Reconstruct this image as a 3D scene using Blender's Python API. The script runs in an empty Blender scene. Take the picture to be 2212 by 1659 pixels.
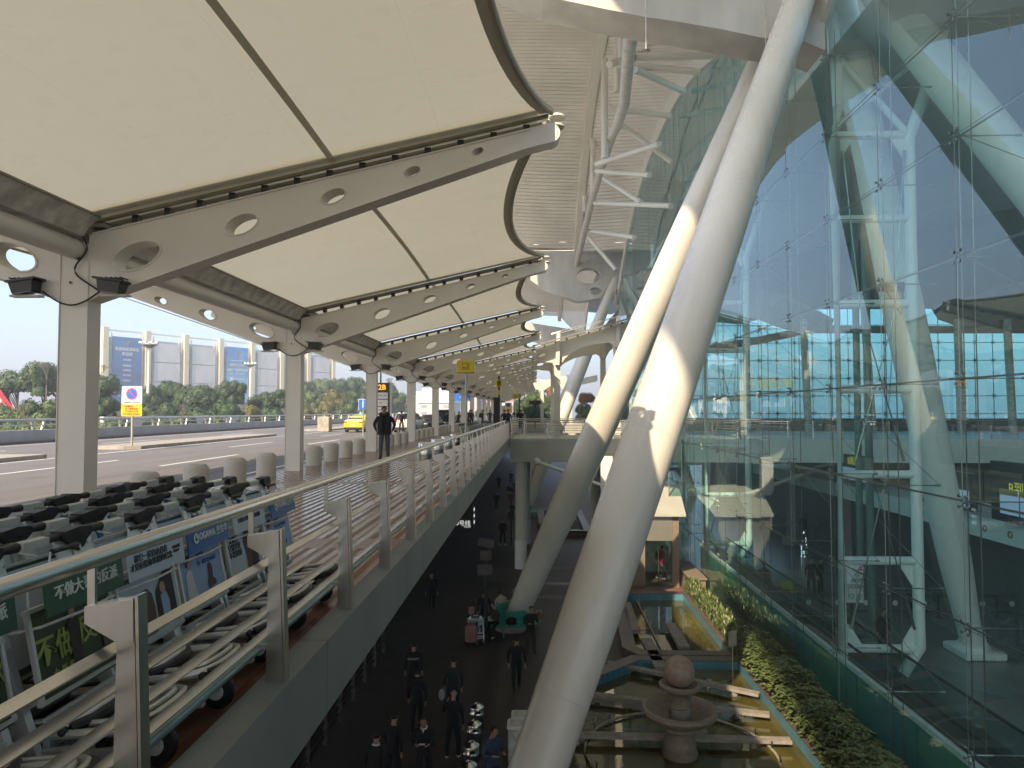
import bpy, bmesh, math, random
from mathutils import Vector, Matrix, noise
from mathutils.geometry import tessellate_polygon
rad=math.radians
SC=bpy.context.scene; COL=SC.collection
# ------------------------------------------------------------------ camera
F=1534.0; TH=math.atan(58.5/F); PS=math.atan(48/F*math.cos(TH)); EYE=1.62
cam=bpy.data.cameras.new('camera'); camo=bpy.data.objects.new('camera',cam); COL.objects.link(camo)
cam.sensor_width=36; cam.lens=36*F/2212; cam.clip_start=.05; cam.clip_end=4000
camo.location=(0,0,EYE); camo.rotation_euler=(rad(90)+TH,0,PS); SC.camera=camo
# ------------------------------------------------------------------ light
SUN_DIR=Vector((-.50,-1.19,1.0)).normalized()
w=bpy.data.worlds.new('World'); SC.world=w; w.use_nodes=True
nt=w.node_tree; bg=nt.nodes['Background']; sky=nt.nodes.new('ShaderNodeTexSky')
sky.sky_type='NISHITA'; sky.sun_disc=False; sky.sun_elevation=math.asin(SUN_DIR.z)
sky.sun_rotation=math.atan2(SUN_DIR.x,SUN_DIR.y)%(2*math.pi); sky.dust_density=2.2; sky.air_density=1.0; sky.ozone_density=1.0
_mx=nt.nodes.new('ShaderNodeMix'); _mx.data_type='RGBA'; _mx.inputs[0].default_value=.55; nt.links.new(sky.outputs[0],_mx.inputs[6]); _mx.inputs[7].default_value=(1.6,2.05,2.85,1)
nt.links.new(_mx.outputs[2],bg.inputs[0]); bg.inputs[1].default_value=.15
sl=bpy.data.lights.new('sun','SUN'); sl.energy=3.0; sl.angle=rad(.6); sl.color=(1,.79,.54)
so=bpy.data.objects.new('sun',sl); COL.objects.link(so); so.location=(-40,-80,80)
so.rotation_euler=(-SUN_DIR).to_track_quat('-Z','Y').to_euler()
SC.view_settings.view_transform='Standard'; SC.view_settings.look='None'; SC.view_settings.gamma=1
SC.view_settings.exposure=1.42
SC.cycles.max_bounces=10; SC.cycles.diffuse_bounces=4; SC.cycles.glossy_bounces=4; SC.cycles.transparent_max_bounces=24
SC.cycles.caustics_reflective=False; SC.cycles.caustics_refractive=False; SC.cycles.sample_clamp_indirect=4
try: SC.cycles.use_denoising=True
except: pass
R3=random.Random(7)
ORD=['first','second','third','fourth','fifth','sixth','seventh','eighth','ninth','tenth','eleventh','twelfth','thirteenth','fourteenth','fifteenth','sixteenth']
_ct,_st,_cp,_sp=math.cos(TH),math.sin(TH),math.cos(PS),math.sin(PS)
def at(px,py,X=None,Y=None,Z=None):
    a=(px-1106)/F; b=(829.5-py)/F
    d=Vector((_cp*a-_sp*_ct+b*_sp*_st, _sp*a+_cp*_ct-b*_cp*_st, _st+b*_ct))
    t=X/d.x if X is not None else Y/d.y if Y is not None else (Z-EYE)/d.z
    return Vector((0,0,EYE))+d*t
# ------------------------------------------------------------------ materials
def newmat(name):
    m=bpy.data.materials.new(name); m.use_nodes=True
    return m,m.node_tree,m.node_tree.nodes['Principled BSDF']
def N(nt,t,**k):
    n=nt.nodes.new(t)
    for a,b in k.items(): setattr(n,a,b)
    return n
def mth(nt,op,a,b=None,c=None):
    n=N(nt,'ShaderNodeMath',operation=op)
    for i,v in enumerate((a,b,c)):
        if v is None: continue
        if hasattr(v,'links'): nt.links.new(v,n.inputs[i])
        else: n.inputs[i].default_value=v
    return n.outputs[0]
def mixc(nt,f,a,b):
    n=N(nt,'ShaderNodeMix',data_type='RGBA')
    for s,v in ((0,f),(6,a),(7,b)):
        if hasattr(v,'links'): nt.links.new(v,n.inputs[s])
        elif s==0: n.inputs[0].default_value=v
        else: n.inputs[s].default_value=(*v,1)
    return n.outputs[2]
def coords(nt):
    return N(nt,'ShaderNodeNewGeometry').outputs['Position']
def objc(nt): return N(nt,'ShaderNodeTexCoord').outputs['Object']
def nz(nt,vec,scale,detail=3,stretch=None):
    if stretch:
        mp=N(nt,'ShaderNodeMapping'); mp.inputs['Scale'].default_value=stretch; nt.links.new(vec,mp.inputs[0]); vec=mp.outputs[0]
    n=N(nt,'ShaderNodeTexNoise'); n.inputs['Scale'].default_value=scale; n.inputs['Detail'].default_value=detail
    nt.links.new(vec,n.inputs['Vector']); return n.outputs['Fac']
def ramp(nt,f,a,b):
    n=N(nt,'ShaderNodeMapRange'); nt.links.new(f,n.inputs[0]); n.inputs[1].default_value=a; n.inputs[2].default_value=b
    return n.outputs[0]
def mat(name,c,r=.5,metal=0,var=.12,sc=3.0,bump=0,bsc=40,stretch=None,c2=None,spec=None,world=False,thr=(.35,.65)):
    m,nt,b=newmat(name)
    v=coords(nt) if world else objc(nt)
    f=ramp(nt,nz(nt,v,sc,4,stretch),*thr)
    cc=c2 if c2 else tuple(max(0,x*(1-var*2)) for x in c)
    nt.links.new(mixc(nt,f,cc,c),b.inputs['Base Color'])
    b.inputs['Roughness'].default_value=r; b.inputs['Metallic'].default_value=metal
    if spec is not None: b.inputs['Specular IOR Level'].default_value=spec
    if bump:
        bp=N(nt,'ShaderNodeBump'); bp.inputs['Strength'].default_value=bump; bp.inputs['Distance'].default_value=.02
        nt.links.new(nz(nt,v,bsc,4),bp.inputs['Height']); nt.links.new(bp.outputs[0],b.inputs['Normal'])
    return m
def emis(name,c,s):
    m,nt,b=newmat(name); b.inputs['Base Color'].default_value=(*c,1); b.inputs['Emission Color'].default_value=(*c,1); b.inputs['Emission Strength'].default_value=s
    return m
M={}
M['steel_white']=mat('steel_white',(.74,.72,.65),.38,var=.03,sc=1.2)
M['steel_grime']=mat('steel_grime',(.60,.58,.52),.45,var=.17,sc=3.5,stretch=(1,1,.25),thr=(.25,.6))
M['strut_paint']=mat('strut_paint',(.76,.745,.69),.30,var=.05,sc=.9,thr=(.3,.6),bump=.03,bsc=8)
def mk_strut():
    m,nt,b=newmat('strut_paint'); v=objc(nt)
    f=ramp(nt,nz(nt,v,.8,5,(1,1,.5)),.3,.7); g=ramp(nt,nz(nt,v,3.5,6,(2.2,2.2,.35)),.56,.78)
    base=mixc(nt,f,(.68,.655,.585),(.78,.755,.68)); base=mixc(nt,mth(nt,'MULTIPLY',g,.35),base,(.47,.44,.38))
    spk=ramp(nt,nz(nt,v,14,2),.73,.78); base=mixc(nt,mth(nt,'MULTIPLY',spk,.5),base,(.30,.26,.22))
    nt.links.new(base,b.inputs['Base Color']); nt.links.new(mth(nt,'ADD',mth(nt,'MULTIPLY',g,.25),.26),b.inputs['Roughness'])
    bp=N(nt,'ShaderNodeBump'); bp.inputs['Strength'].default_value=.12; bp.inputs['Distance'].default_value=.02; nt.links.new(nz(nt,v,1.8,3),bp.inputs['Height']); nt.links.new(bp.outputs[0],b.inputs['Normal'])
    return m
M['strut_paint']=mk_strut()
M['inside_paint']=mat('inside_paint',(.86,.86,.84),.45,var=.04)
M['gutter']=mat('gutter',(.74,.73,.67),.5,var=.2,sc=4)
M['rail_olive']=mat('rail_olive',(.27,.26,.19),.5,var=.1)
M['black_rubber']=mat('black_rubber',(.018,.018,.018),.5,var=.2)
M['black_metal']=mat('black_metal',(.03,.032,.034),.4,var=.2)
M['lamp_glass']=mat('lamp_glass',(.12,.13,.13),.1)
M['inox']=mat('inox',(.74,.725,.68),.24,metal=1,var=.06,sc=30,stretch=(1,.04,1))
M['inox_post']=mat('inox_post',(.56,.55,.51),.30,metal=1,var=.07,sc=12,stretch=(1,1,.1))
M['inox_dark']=mat('inox_dark',(.32,.33,.32),.3,metal=1,var=.1)
M['chrome']=mat('chrome',(.6,.6,.58),.12,metal=1,var=.02)
M['teal_tube']=mat('teal_tube',(.25,.36,.34),.35,metal=.6,var=.1)
M['cable']=mat('cable',(.30,.24,.20),.4,metal=.8)
M['cart_alu']=mat('cart_alu',(.64,.66,.62),.38,metal=.55,var=.06,sc=8)
M['cart_tray']=mat('cart_tray',(.30,.30,.27),.45,metal=.3,var=.14,sc=12)
M['cart_panel']=mat('cart_panel',(.44,.48,.45),.5,var=.05)
M['wire_white']=mat('wire_white',(.62,.65,.60),.4,var=.1,sc=20)
M['granite']=mat('granite',(.60,.58,.51),.75,var=.12,sc=60,bump=.25,bsc=90,c2=(.45,.43,.37))
M['road_white']=mat('road_white',(.74,.74,.72),.6,var=.12,sc=4,world=True,thr=(.15,.5))
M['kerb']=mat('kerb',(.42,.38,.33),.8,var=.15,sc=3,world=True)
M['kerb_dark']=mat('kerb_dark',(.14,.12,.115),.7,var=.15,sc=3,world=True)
M['parapet']=mat('parapet',(.42,.43,.44),.7,var=.08,sc=1,world=True)
M['concrete']=mat('concrete',(.60,.59,.56),.7,var=.17,sc=1.0,stretch=(1,1,.35),thr=(.2,.7),bump=.2,bsc=6)
M['fascia']=mat('fascia',(.52,.53,.48),.55,var=.06,sc=.8,world=True)
M['yellow']=mat('yellow',(.72,.56,.02),.4,var=.04)
M['orange']=emis('orange_letters',(1,.42,.02),.6); M['gold']=mat('gold_letters',(.5,.32,.05),.5)
M['white']=mat('white',(.8,.8,.78),.5,var=.03)
M['black']=mat('black',(.012,.012,.012),.5)
M['blue_sign']=mat('blue_sign',(.02,.14,.55),.4,var=.03)
M['sign_red']=mat('sign_red',(.70,.03,.05),.4,var=.03)
M['teal_paint']=mat('teal_paint',(.045,.42,.31),.4,var=.06)
M['sandstone']=mat('sandstone',(.27,.22,.165),.6,var=.12,sc=9,bump=.2,bsc=30)
M['stone_ball']=mat('stone_ball',(.38,.29,.22),.55,var=.14,sc=7,bump=.15,bsc=60)
M['plank_stone']=mat('plank_stone',(.34,.31,.27),.7,var=.15,sc=6)
M['blue_tile']=None
M['leaf_a']=mat('leaf_dark',(.05,.10,.03),.6,var=.3,sc=.7,world=True,c2=(.03,.065,.022))
M['leaf_b']=mat('leaf_mid',(.10,.145,.04),.6,var=.3,sc=.5,world=True,c2=(.04,.075,.02))
M['leaf_c']=mat('leaf_yellow',(.16,.15,.035),.6,var=.3,sc=.4,world=True,c2=(.09,.10,.03))
M['leaf_r']=mat('leaf_rust',(.30,.10,.03),.6,var=.3,sc=.4,world=True,c2=(.16,.10,.03))
M['leaf_h']=mat('leaf_hedge',(.135,.18,.06),.45,var=.3,sc=1.5,c2=(.075,.11,.038),world=True)
M['leaf_h2']=mat('leaf_hedge_old',(.10,.17,.04),.5,var=.3,sc=2,world=True)
M['bark']=mat('bark',(.10,.08,.06),.85,var=.2,sc=8)
M['twig']=mat('twig',(.20,.17,.14),.85,var=.2)
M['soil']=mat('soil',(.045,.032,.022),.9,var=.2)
M['pole_grey']=mat('pole_grey',(.50,.50,.47),.4,metal=.4)
M['cream_pier']=mat('cream_pier',(.74,.66,.44),.7,var=.12,sc=.5,c2=(.55,.40,.22),thr=(.2,.4))
M['grey_slab']=mat('grey_slab',(.72,.72,.70),.7,var=.08,sc=.35,stretch=(1,1,.3))
M['pale_wall']=mat('pale_wall',(.66,.65,.62),.7,var=.05,sc=.2)
M['win_dark']=mat('window_dark',(.06,.075,.09),.15,var=.1)
M['win_grey']=mat('window_grey',(.42,.46,.52),.15,var=.1,sc=.3)
M['taxi']=mat('taxi_yellow',(.86,.72,.0),.25,var=.02); M['taxi'].node_tree.nodes['Principled BSDF'].inputs['Coat Weight'].default_value=.6
M['car_white']=mat('car_white',(.72,.72,.72),.25,var=.02)
M['car_black']=mat('car_black',(.012,.012,.014),.15,var=.02)
M['car_silver']=mat('car_silver',(.38,.38,.36),.3,metal=.5,var=.02)
M['car_glass']=mat('car_glass',(.035,.045,.05),.06,var=.02)
M['tail_red']=mat('tail_red',(.28,.01,.012),.25)
M['plate']=mat('plate_green',(.45,.72,.55),.4)
M['pink']=mat('pink_case',(.38,.20,.20),.45)
M['skin']=mat('skin',(.42,.25,.17),.55,var=.05)
M['hair']=mat('hair',(.012,.011,.011),.6)
M['shoe_w']=mat('shoe_white',(.6,.6,.58),.6)
M['gravel_floor']=None
# membrane
def mk_membrane(name,c,tr,smudge=True):
    m,nt,b=newmat(name); v=coords(nt)
    f=ramp(nt,nz(nt,v,.35,5),.3,.7); f2=ramp(nt,nz(nt,v,2.6,6,(1,1,1)),.58,.64)
    base=mixc(nt,f,tuple(x*k_ for x,k_ in zip(c,(.80,.79,.76))),c)
    if smudge: 
        f3=mth(nt,'MULTIPLY',f2,.30); base=mixc(nt,f3,base,tuple(x*.72 for x in c))
        w1=ramp(nt,nz(nt,v,1.3,2,(.7,4,1)),.497,.503); w2=ramp(nt,nz(nt,v,1.3,2,(.7,4,1)),.503,.509)
        line=mth(nt,'MULTIPLY',mth(nt,'SUBTRACT',w1,w2),ramp(nt,nz(nt,v,.5,2),.52,.62))
        base=mixc(nt,mth(nt,'MULTIPLY',line,.55),base,tuple(x*.5 for x in c))
        w3=ramp(nt,nz(nt,v,.9,3,(3,.5,1)),.499,.5015); w4=ramp(nt,nz(nt,v,.9,3,(3,.5,1)),.5015,.504); line2=mth(nt,'MULTIPLY',mth(nt,'SUBTRACT',w3,w4),ramp(nt,nz(nt,v,.7,2),.55,.62)); base=mixc(nt,mth(nt,'MULTIPLY',line2,.5),base,tuple(x*.5 for x in c))
        sx=N(nt,'ShaderNodeSeparateXYZ'); nt.links.new(v,sx.inputs[0]); jl=mth(nt,'LESS_THAN',mth(nt,'FRACT',mth(nt,'DIVIDE',mth(nt,'ADD',sx.outputs[0],30.55),1.72)),.009); base=mixc(nt,mth(nt,'MULTIPLY',jl,.28),base,tuple(x*.6 for x in c))
    nt.links.new(base,b.inputs['Base Color']); b.inputs['Roughness'].default_value=.75
    t=N(nt,'ShaderNodeBsdfTranslucent'); t.inputs[0].default_value=(.60,.60,.52,1)
    mx=N(nt,'ShaderNodeMixShader'); mx.inputs[0].default_value=tr
    nt.links.new(b.outputs[0],mx.inputs[1]); nt.links.new(t.outputs[0],mx.inputs[2]); nt.links.new(mx.outputs[0],nt.nodes['Material Output'].inputs[0])
    return m
M['membrane']=mk_membrane('membrane',(.69,.685,.62),.29)
M['membrane_hem']=mk_membrane('membrane_hem',(.50,.48,.38),.10,False); M['membrane_seam']=mk_membrane('membrane_seam',(.62,.59,.47),.16,False)
M['soffit']=mat('soffit',(.86,.82,.74),.6,var=.08,sc=.25,world=True,c2=(.72,.68,.61))
M['soffit_gap']=mat('soffit_gap',(.26,.23,.19),.8)
# glass
def mk_glass(name,tint,ior,dust=0):
    m,nt,b=newmat(name); nt.nodes.remove(b)
    tr=N(nt,'ShaderNodeBsdfTransparent'); tr.inputs[0].default_value=(*tint,1)
    gl=N(nt,'ShaderNodeBsdfGlossy'); gl.inputs['Roughness'].default_value=0; gl.inputs[0].default_value=(.84,.97,1.0,1)
    lw=N(nt,'ShaderNodeLayerWeight'); lw.inputs[0].default_value=.5; f0=((ior-1)/(ior+1))**2*2
    fr=mth(nt,'ADD',mth(nt,'MULTIPLY',mth(nt,'POWER',lw.outputs['Facing'],5.0),1-f0),f0)
    mx=N(nt,'ShaderNodeMixShader'); nt.links.new(fr,mx.inputs[0]); nt.links.new(tr.outputs[0],mx.inputs[1]); nt.links.new(gl.outputs[0],mx.inputs[2])
    if dust:
        df=N(nt,'ShaderNodeBsdfDiffuse'); df.inputs[0].default_value=(.55,.80,.78,1); m2=N(nt,'ShaderNodeMixShader')
        v=coords(nt); streak=ramp(nt,nz(nt,v,1.1,5,(1,1,.22)),.25,.75); nt.links.new(mth(nt,'MULTIPLY',mth(nt,'ADD',streak,.5),dust),m2.inputs[0])
        nt.links.new(mx.outputs[0],m2.inputs[1]); nt.links.new(df.outputs[0],m2.inputs[2]); mx=m2
    nt.links.new(mx.outputs[0],nt.nodes['Material Output'].inputs[0]); return m
M['glass']=mk_glass('facade_glass',(.69,.97,.955),1.75,.045)
M['glass_far']=mk_glass('far_glass',(.42,.72,.80),1.4)
M['glass_clear']=mk_glass('clear_glass',(.55,.72,.70),1.5)
# road
def mk_road():
    m,nt,b=newmat('asphalt'); v=coords(nt)
    a=nz(nt,v,80,2); c=ramp(nt,nz(nt,v,.25,4,(4,.4,1)),.3,.7)
    base=mixc(nt,c,(.125,.120,.120),(.165,.158,.156)); base=mixc(nt,mth(nt,'MULTIPLY',ramp(nt,a,.35,.7),.35),base,(.23,.22,.22))
    tyre=ramp(nt,nz(nt,v,1.0,4,(1.4,.03,1)),.54,.66); base=mixc(nt,mth(nt,'MULTIPLY',tyre,.35),base,(.075,.072,.07))
    oil=ramp(nt,nz(nt,v,.9,5,(1,.5,1)),.64,.70); base=mixc(nt,mth(nt,'MULTIPLY',oil,.45),base,(.07,.068,.066))
    nt.links.new(base,b.inputs['Base Color']); b.inputs['Roughness'].default_value=.85
    return m
M['road']=mk_road()
def mk_deck():
    m,nt,b=newmat('deck_tiles'); v=coords(nt); s=N(nt,'ShaderNodeSeparateXYZ'); nt.links.new(v,s.inputs[0]); x,y=s.outputs[0],s.outputs[1]
    fx=mth(nt,'FRACT',mth(nt,'DIVIDE',mth(nt,'ADD',x,30),.15)); st=mth(nt,'LESS_THAN',fx,.5)
    dy=mth(nt,'LESS_THAN',mth(nt,'FRACT',mth(nt,'DIVIDE',mth(nt,'ADD',y,30),.035)),.55)
    dx=mth(nt,'LESS_THAN',mth(nt,'FRACT',mth(nt,'DIVIDE',mth(nt,'ADD',x,30),.025)),.6)
    dot=mth(nt,'MULTIPLY',st,mth(nt,'MULTIPLY',dx,dy))
    band=mth(nt,'LESS_THAN',mth(nt,'FRACT',mth(nt,'DIVIDE',mth(nt,'ADD',y,28.1),7.3)),.085)
    edge=mth(nt,'GREATER_THAN',x,-2.0)
    nb=mth(nt,'SUBTRACT',1,band)
    dot=mth(nt,'MULTIPLY',dot,nb); stp=mth(nt,'MULTIPLY',st,nb)
    joint=mth(nt,'LESS_THAN',mth(nt,'FRACT',mth(nt,'DIVIDE',mth(nt,'ADD',y,30),.6)),.012)
    base=mixc(nt,ramp(nt,nz(nt,v,.8,4),.3,.7),(.33,.24,.185),(.42,.315,.245))
    base=mixc(nt,stp,base,(.20,.145,.115)); base=mixc(nt,mth(nt,'MULTIPLY',dot,.7),base,(.07,.05,.04))
    base=mixc(nt,band,base,(.30,.23,.19)); base=mixc(nt,edge,base,(.23,.10,.055)); base=mixc(nt,mth(nt,'MULTIPLY',joint,.6),base,(.07,.05,.04))
    nt.links.new(base,b.inputs['Base Color'])
    r=mth(nt,'ADD',mth(nt,'MULTIPLY',stp,.42),.13); r=mth(nt,'ADD',r,mth(nt,'MULTIPLY',nz(nt,v,1.5,3),.12)); r=mth(nt,'ADD',r,mth(nt,'MULTIPLY',band,.2))
    nt.links.new(r,b.inputs['Roughness'])
    return m
M['deck']=mk_deck()
def mk_tiles(name,c1,c2,size,joint,jc,rough,band=None,j=.02):
    m,nt,b=newmat(name); v=coords(nt); s=N(nt,'ShaderNodeSeparateXYZ'); nt.links.new(v,s.inputs[0])
    js=[]
    for o in (0,1):
        js.append(mth(nt,'LESS_THAN',mth(nt,'FRACT',mth(nt,'DIVIDE',mth(nt,'ADD',s.outputs[o],200),size[o])),j))
    jj=mth(nt,'MAXIMUM',js[0],js[1])
    cell=N(nt,'ShaderNodeTexWhiteNoise'); sn=N(nt,'ShaderNodeVectorMath',operation='SNAP'); nt.links.new(v,sn.inputs[0]); sn.inputs[1].default_value=(size[0],size[1],500)
    nt.links.new(sn.outputs[0],cell.inputs[0])
    f=mth(nt,'MULTIPLY',mth(nt,'ADD',cell.outputs[0],ramp(nt,nz(nt,v,1.2,5),.3,.7)),.5)
    base=mixc(nt,f,c1,c2); base=mixc(nt,jj,base,jc)
    nt.links.new(base,b.inputs['Base Color']); b.inputs['Roughness'].default_value=rough
    return m
M['plaza']=mk_tiles('plaza_paving',(.06,.048,.043),(.10,.08,.071),(.6,.6),1,(.05,.04,.035),.55)
M['coping']=mk_tiles('coping_stone',(.10,.08,.07),(.17,.13,.115),(.5,.5),1,(.04,.03,.03),.4)
M['blue_tile']=mk_tiles('blue_pool_tile',(.08,.22,.30),(.12,.30,.37),(.2,.2),1,(.05,.16,.22),.25,j=.06)
M['hall_floor']=mk_tiles('hall_floor',(.20,.215,.215),(.25,.265,.265),(.9,.9),1,(.2,.2,.2),.25)
M['red_stone']=mk_tiles('red_stone',(.18,.10,.075),(.26,.155,.115),(.8,.8),1,(.15,.08,.06),.45)
def mk_water():
    m,nt,b=newmat('pool_water'); v=coords(nt)
    f=ramp(nt,nz(nt,v,.45,5),.35,.65); base=mixc(nt,f,(.055,.050,.018),(.12,.105,.03))
    nt.links.new(base,b.inputs['Base Color']); b.inputs['Roughness'].default_value=.03; b.inputs['IOR'].default_value=1.5
    bp=N(nt,'ShaderNodeBump'); bp.inputs['Strength'].default_value=.05; bp.inputs['Distance'].default_value=.02; nt.links.new(nz(nt,v,4,2),bp.inputs['Height']); nt.links.new(bp.outputs[0],b.inputs['Normal'])
    return m
M['water']=mk_water()
def mk_lake():
    m,nt,b=newmat('printed_lake'); v=coords(nt)
    f=ramp(nt,nz(nt,v,1.2,6,(1,.35,3)),.3,.7); base=mixc(nt,f,(.015,.18,.10),(.06,.40,.17)); base=mixc(nt,ramp(nt,nz(nt,v,.3,3),.4,.7),base,(.02,.22,.30))
    nt.links.new(base,b.inputs['Base Color']); b.inputs['Roughness'].default_value=.3; return m
M['lake']=mk_lake()
def mk_grad(name,ca,cb,h,sc=6,thr=(.4,.6),detail=5):
    m,nt,b=newmat(name); v=objc(nt); f=ramp(nt,nz(nt,v,sc,detail),*thr); s=N(nt,'ShaderNodeSeparateXYZ'); nt.links.new(v,s.inputs[0])
    g=mth(nt,'ADD',mth(nt,'MULTIPLY',ramp(nt,s.outputs[2],0,h),.7),mth(nt,'MULTIPLY',f,.3))
    nt.links.new(mixc(nt,g,ca,cb),b.inputs['Base Color']); b.inputs['Roughness'].default_value=.35; return m
M['ad_forest']=mk_grad('poster_forest',(.006,.011,.008),(.055,.08,.012),1.2)
M['ad_sky']=mk_grad('poster_pale_blue',(.30,.42,.50),(.10,.22,.42),1.1,3)
M['ad_grey']=mk_grad('poster_grey',(.34,.40,.40),(.42,.50,.52),1,3)
M['ad_green']=mk_grad('poster_dark_green',(.015,.05,.03),(.03,.09,.05),1,20)
M['ad_blue']=mat('poster_blue',(.03,.12,.30),.4,var=.04)
M['ban_dark']=mk_grad('banner_night',(.01,.035,.17),(.03,.22,.50),22,.3)
M['ban_blue']=mk_grad('banner_sky',(.45,.72,.85),(.03,.27,.62),14,.3)
# ------------------------------------------------------------------ mesh builder
class MB:
    def __init__(s): s.v=[]; s.f=[]; s.sm=[]; s.mi=[]
    def add(s,vs,fs,smooth=False,mi=0):
        o=len(s.v); s.v+= [tuple(p) for p in vs]; s.f+=[[i+o for i in f] for f in fs]; s.sm+=[smooth]*len(fs); s.mi+=[mi]*len(fs); return s
    def box(s,c,d,rot=None,mi=0,taper=1):
        hx,hy,hz=d[0]/2,d[1]/2,d[2]/2
        vs=[Vector((x*hx*(taper if z>0 else 1),y*hy*(taper if z>0 else 1),z*hz)) for z in(-1,1) for x,y in((-1,-1),(1,-1),(1,1),(-1,1))]
        if rot is not None: vs=[rot@p for p in vs]
        return s.add([Vector(c)+p for p in vs],[[3,2,1,0],[4,5,6,7],[0,1,5,4],[1,2,6,5],[2,3,7,6],[3,0,4,7]],mi=mi)
    def bx(s,x0,x1,y0,y1,z0,z1,mi=0): return s.box(((x0+x1)/2,(y0+y1)/2,(z0+z1)/2),(abs(x1-x0),abs(y1-y0),abs(z1-z0)),mi=mi)
    def bbox(s,c,d,b=.02,rot=None,mi=0):
        hx,hy,hz=[q/2 for q in d]; P=[]
        for z,i in((-hz,b),(-hz+b,0),(hz-b,0),(hz,b)):
            for x,y in((-1,-1),(1,-1),(1,1),(-1,1)):
                P.append(Vector((x*(hx-i-b),y*(hy-i),z))); 
                P.append(Vector((x*(hx-i),y*(hy-i-b),z)))
        # ring order per corner
        ring=[]
        for k in range(4):
            q=k*8
            o=[0,1,3,2,4,5,7,6]
            ring.append([q+i for i in (1,0,2,3,5,4,6,7)])
        vs=[rot@p if rot is not None else p for p in P]
        fs=[ring[0][::-1],ring[3]]
        for a in range(3):
            for i in range(8):
                j=(i+1)%8; fs.append([ring[a][i],ring[a][j],ring[a+1][j],ring[a+1][i]])
        return s.add([Vector(c)+p for p in vs],fs,mi=mi)
    def ring(s,c,ax,r,n,ph=0):
        ax=Vector(ax).normalized(); u=ax.orthogonal().normalized(); 
        if abs(ax.z)<.999: u=ax.cross(Vector((0,0,1))).normalized()
        v=ax.cross(u)
        return [Vector(c)+u*math.cos(2*math.pi*i/n+ph)*r+v*math.sin(2*math.pi*i/n+ph)*r for i in range(n)]
    def tube(s,pts,r,n=8,caps=True,mi=0,closed=False):
        pts=[Vector(p) for p in pts]; rs=r if isinstance(r,(list,tuple)) else [r]*len(pts); vs=[]; fs=[]
        L=len(pts)
        for i,p in enumerate(pts):
            if closed: d=pts[(i+1)%L]-pts[i-1]
            elif i==0: d=pts[1]-p
            elif i==L-1: d=p-pts[-2]
            else: d=(p-pts[i-1]).normalized()+(pts[i+1]-p).normalized()
            vs+=s.ring(p,d if d.length>1e-9 else (0,0,1),rs[i],n)
        for i in range(L if closed else L-1):
            a=i*n; b=((i+1)%L)*n
            for k in range(n): fs.append([a+k,a+(k+1)%n,b+(k+1)%n,b+k])
        s.add(vs,fs,True,mi)
        if caps and not closed: 
            s.add(vs[:n],[list(range(n))[::-1]],mi=mi); s.add(vs[-n:],[list(range(n))],mi=mi)
        return s
    def lathe(s,prof,c=(0,0,0),n=20,mi=0,rot=None,smooth=True):
        vs=[];fs=[]; c=Vector(c)
        for r,z in prof:
            for i in range(n):
                p=Vector((r*math.cos(2*math.pi*i/n),r*math.sin(2*math.pi*i/n),z)); vs.append(c+(rot@p if rot is not None else p))
        for j in range(len(prof)-1):
            for i in range(n): fs.append([j*n+i,j*n+(i+1)%n,(j+1)*n+(i+1)%n,(j+1)*n+i])
        return s.add(vs,fs,smooth,mi)
    def prism(s,outer,holes,fn,t0,t1,mi=0,smooth_holes=True):
        """outer/holes: 2D loops; fn(u,v,t)->3D"""
        loops=[outer]+list(holes); flat=[p for l in loops for p in l]
        tr=tessellate_polygon([[Vector((p[0],p[1],0)) for p in l] for l in loops]); n=len(flat)
        vs=[fn(p[0],p[1],t0) for p in flat]+[fn(p[0],p[1],t1) for p in flat]
        s.add(vs,[list(t) for t in tr]+[[i+n for i in t][::-1] for t in tr],mi=mi)
        o=0
        for li,l in enumerate(loops):
            k=len(l); a=[fn(p[0],p[1],t0) for p in l]; b=[fn(p[0],p[1],t1) for p in l]
            s.add(a+b,[[i,(i+1)%k,k+(i+1)%k,k+i] for i in range(k)],smooth=(li>0 and smooth_holes),mi=mi)
        return s
    def sphere(s,c,r,n=12,m=8,mi=0,rot=None):
        r=r if isinstance(r,(tuple,list)) else (r,r,r); vs=[];fs=[]; c=Vector(c)
        for j in range(m+1):
            a=math.pi*j/m
            for i in range(n):
                p=Vector((r[0]*math.sin(a)*math.cos(2*math.pi*i/n),r[1]*math.sin(a)*math.sin(2*math.pi*i/n),r[2]*math.cos(a))); vs.append(c+(rot@p if rot is not None else p))
        for j in range(m):
            for i in range(n): fs.append([j*n+i,j*n+(i+1)%n,(j+1)*n+(i+1)%n,(j+1)*n+i])
        return s.add(vs,fs,True,mi)
    def build(s,name,m,parent=None,kind=None,label=None,local=False,fixn=True):
        me=bpy.data.meshes.new(name)
        off=Vector((0,0,0))
        if parent is not None and not local:
            p=parent
            while p is not None: off+=p.location; p=p.parent
        me.from_pydata([tuple(Vector(p)-off) for p in s.v],[],s.f); 
        ms=m if isinstance(m,list) else [m]
        for q in ms: me.materials.append(M[q] if isinstance(q,str) else q)
        me.polygons.foreach_set('material_index',s.mi)
        if fixn:
            bm=bmesh.new(); bm.from_mesh(me)
            bmesh.ops.remove_doubles(bm,verts=bm.verts,dist=1e-5)
            bmesh.ops.recalc_face_normals(bm,faces=bm.faces); bm.to_mesh(me); bm.free()
            sm=None
        me.update()
        if len(me.polygons)==len(s.sm): me.polygons.foreach_set('use_smooth',s.sm)
        else: me.polygons.foreach_set('use_smooth',[any(s.sm)]*len(me.polygons))
        if any(s.sm):
            try: me.set_sharp_from_angle(angle=rad(40))
            except Exception: pass
        o=bpy.data.objects.new(name,me); COL.objects.link(o); o.parent=parent
        if kind: o['kind']=kind
        if label: o['label']=label
        return o
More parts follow.
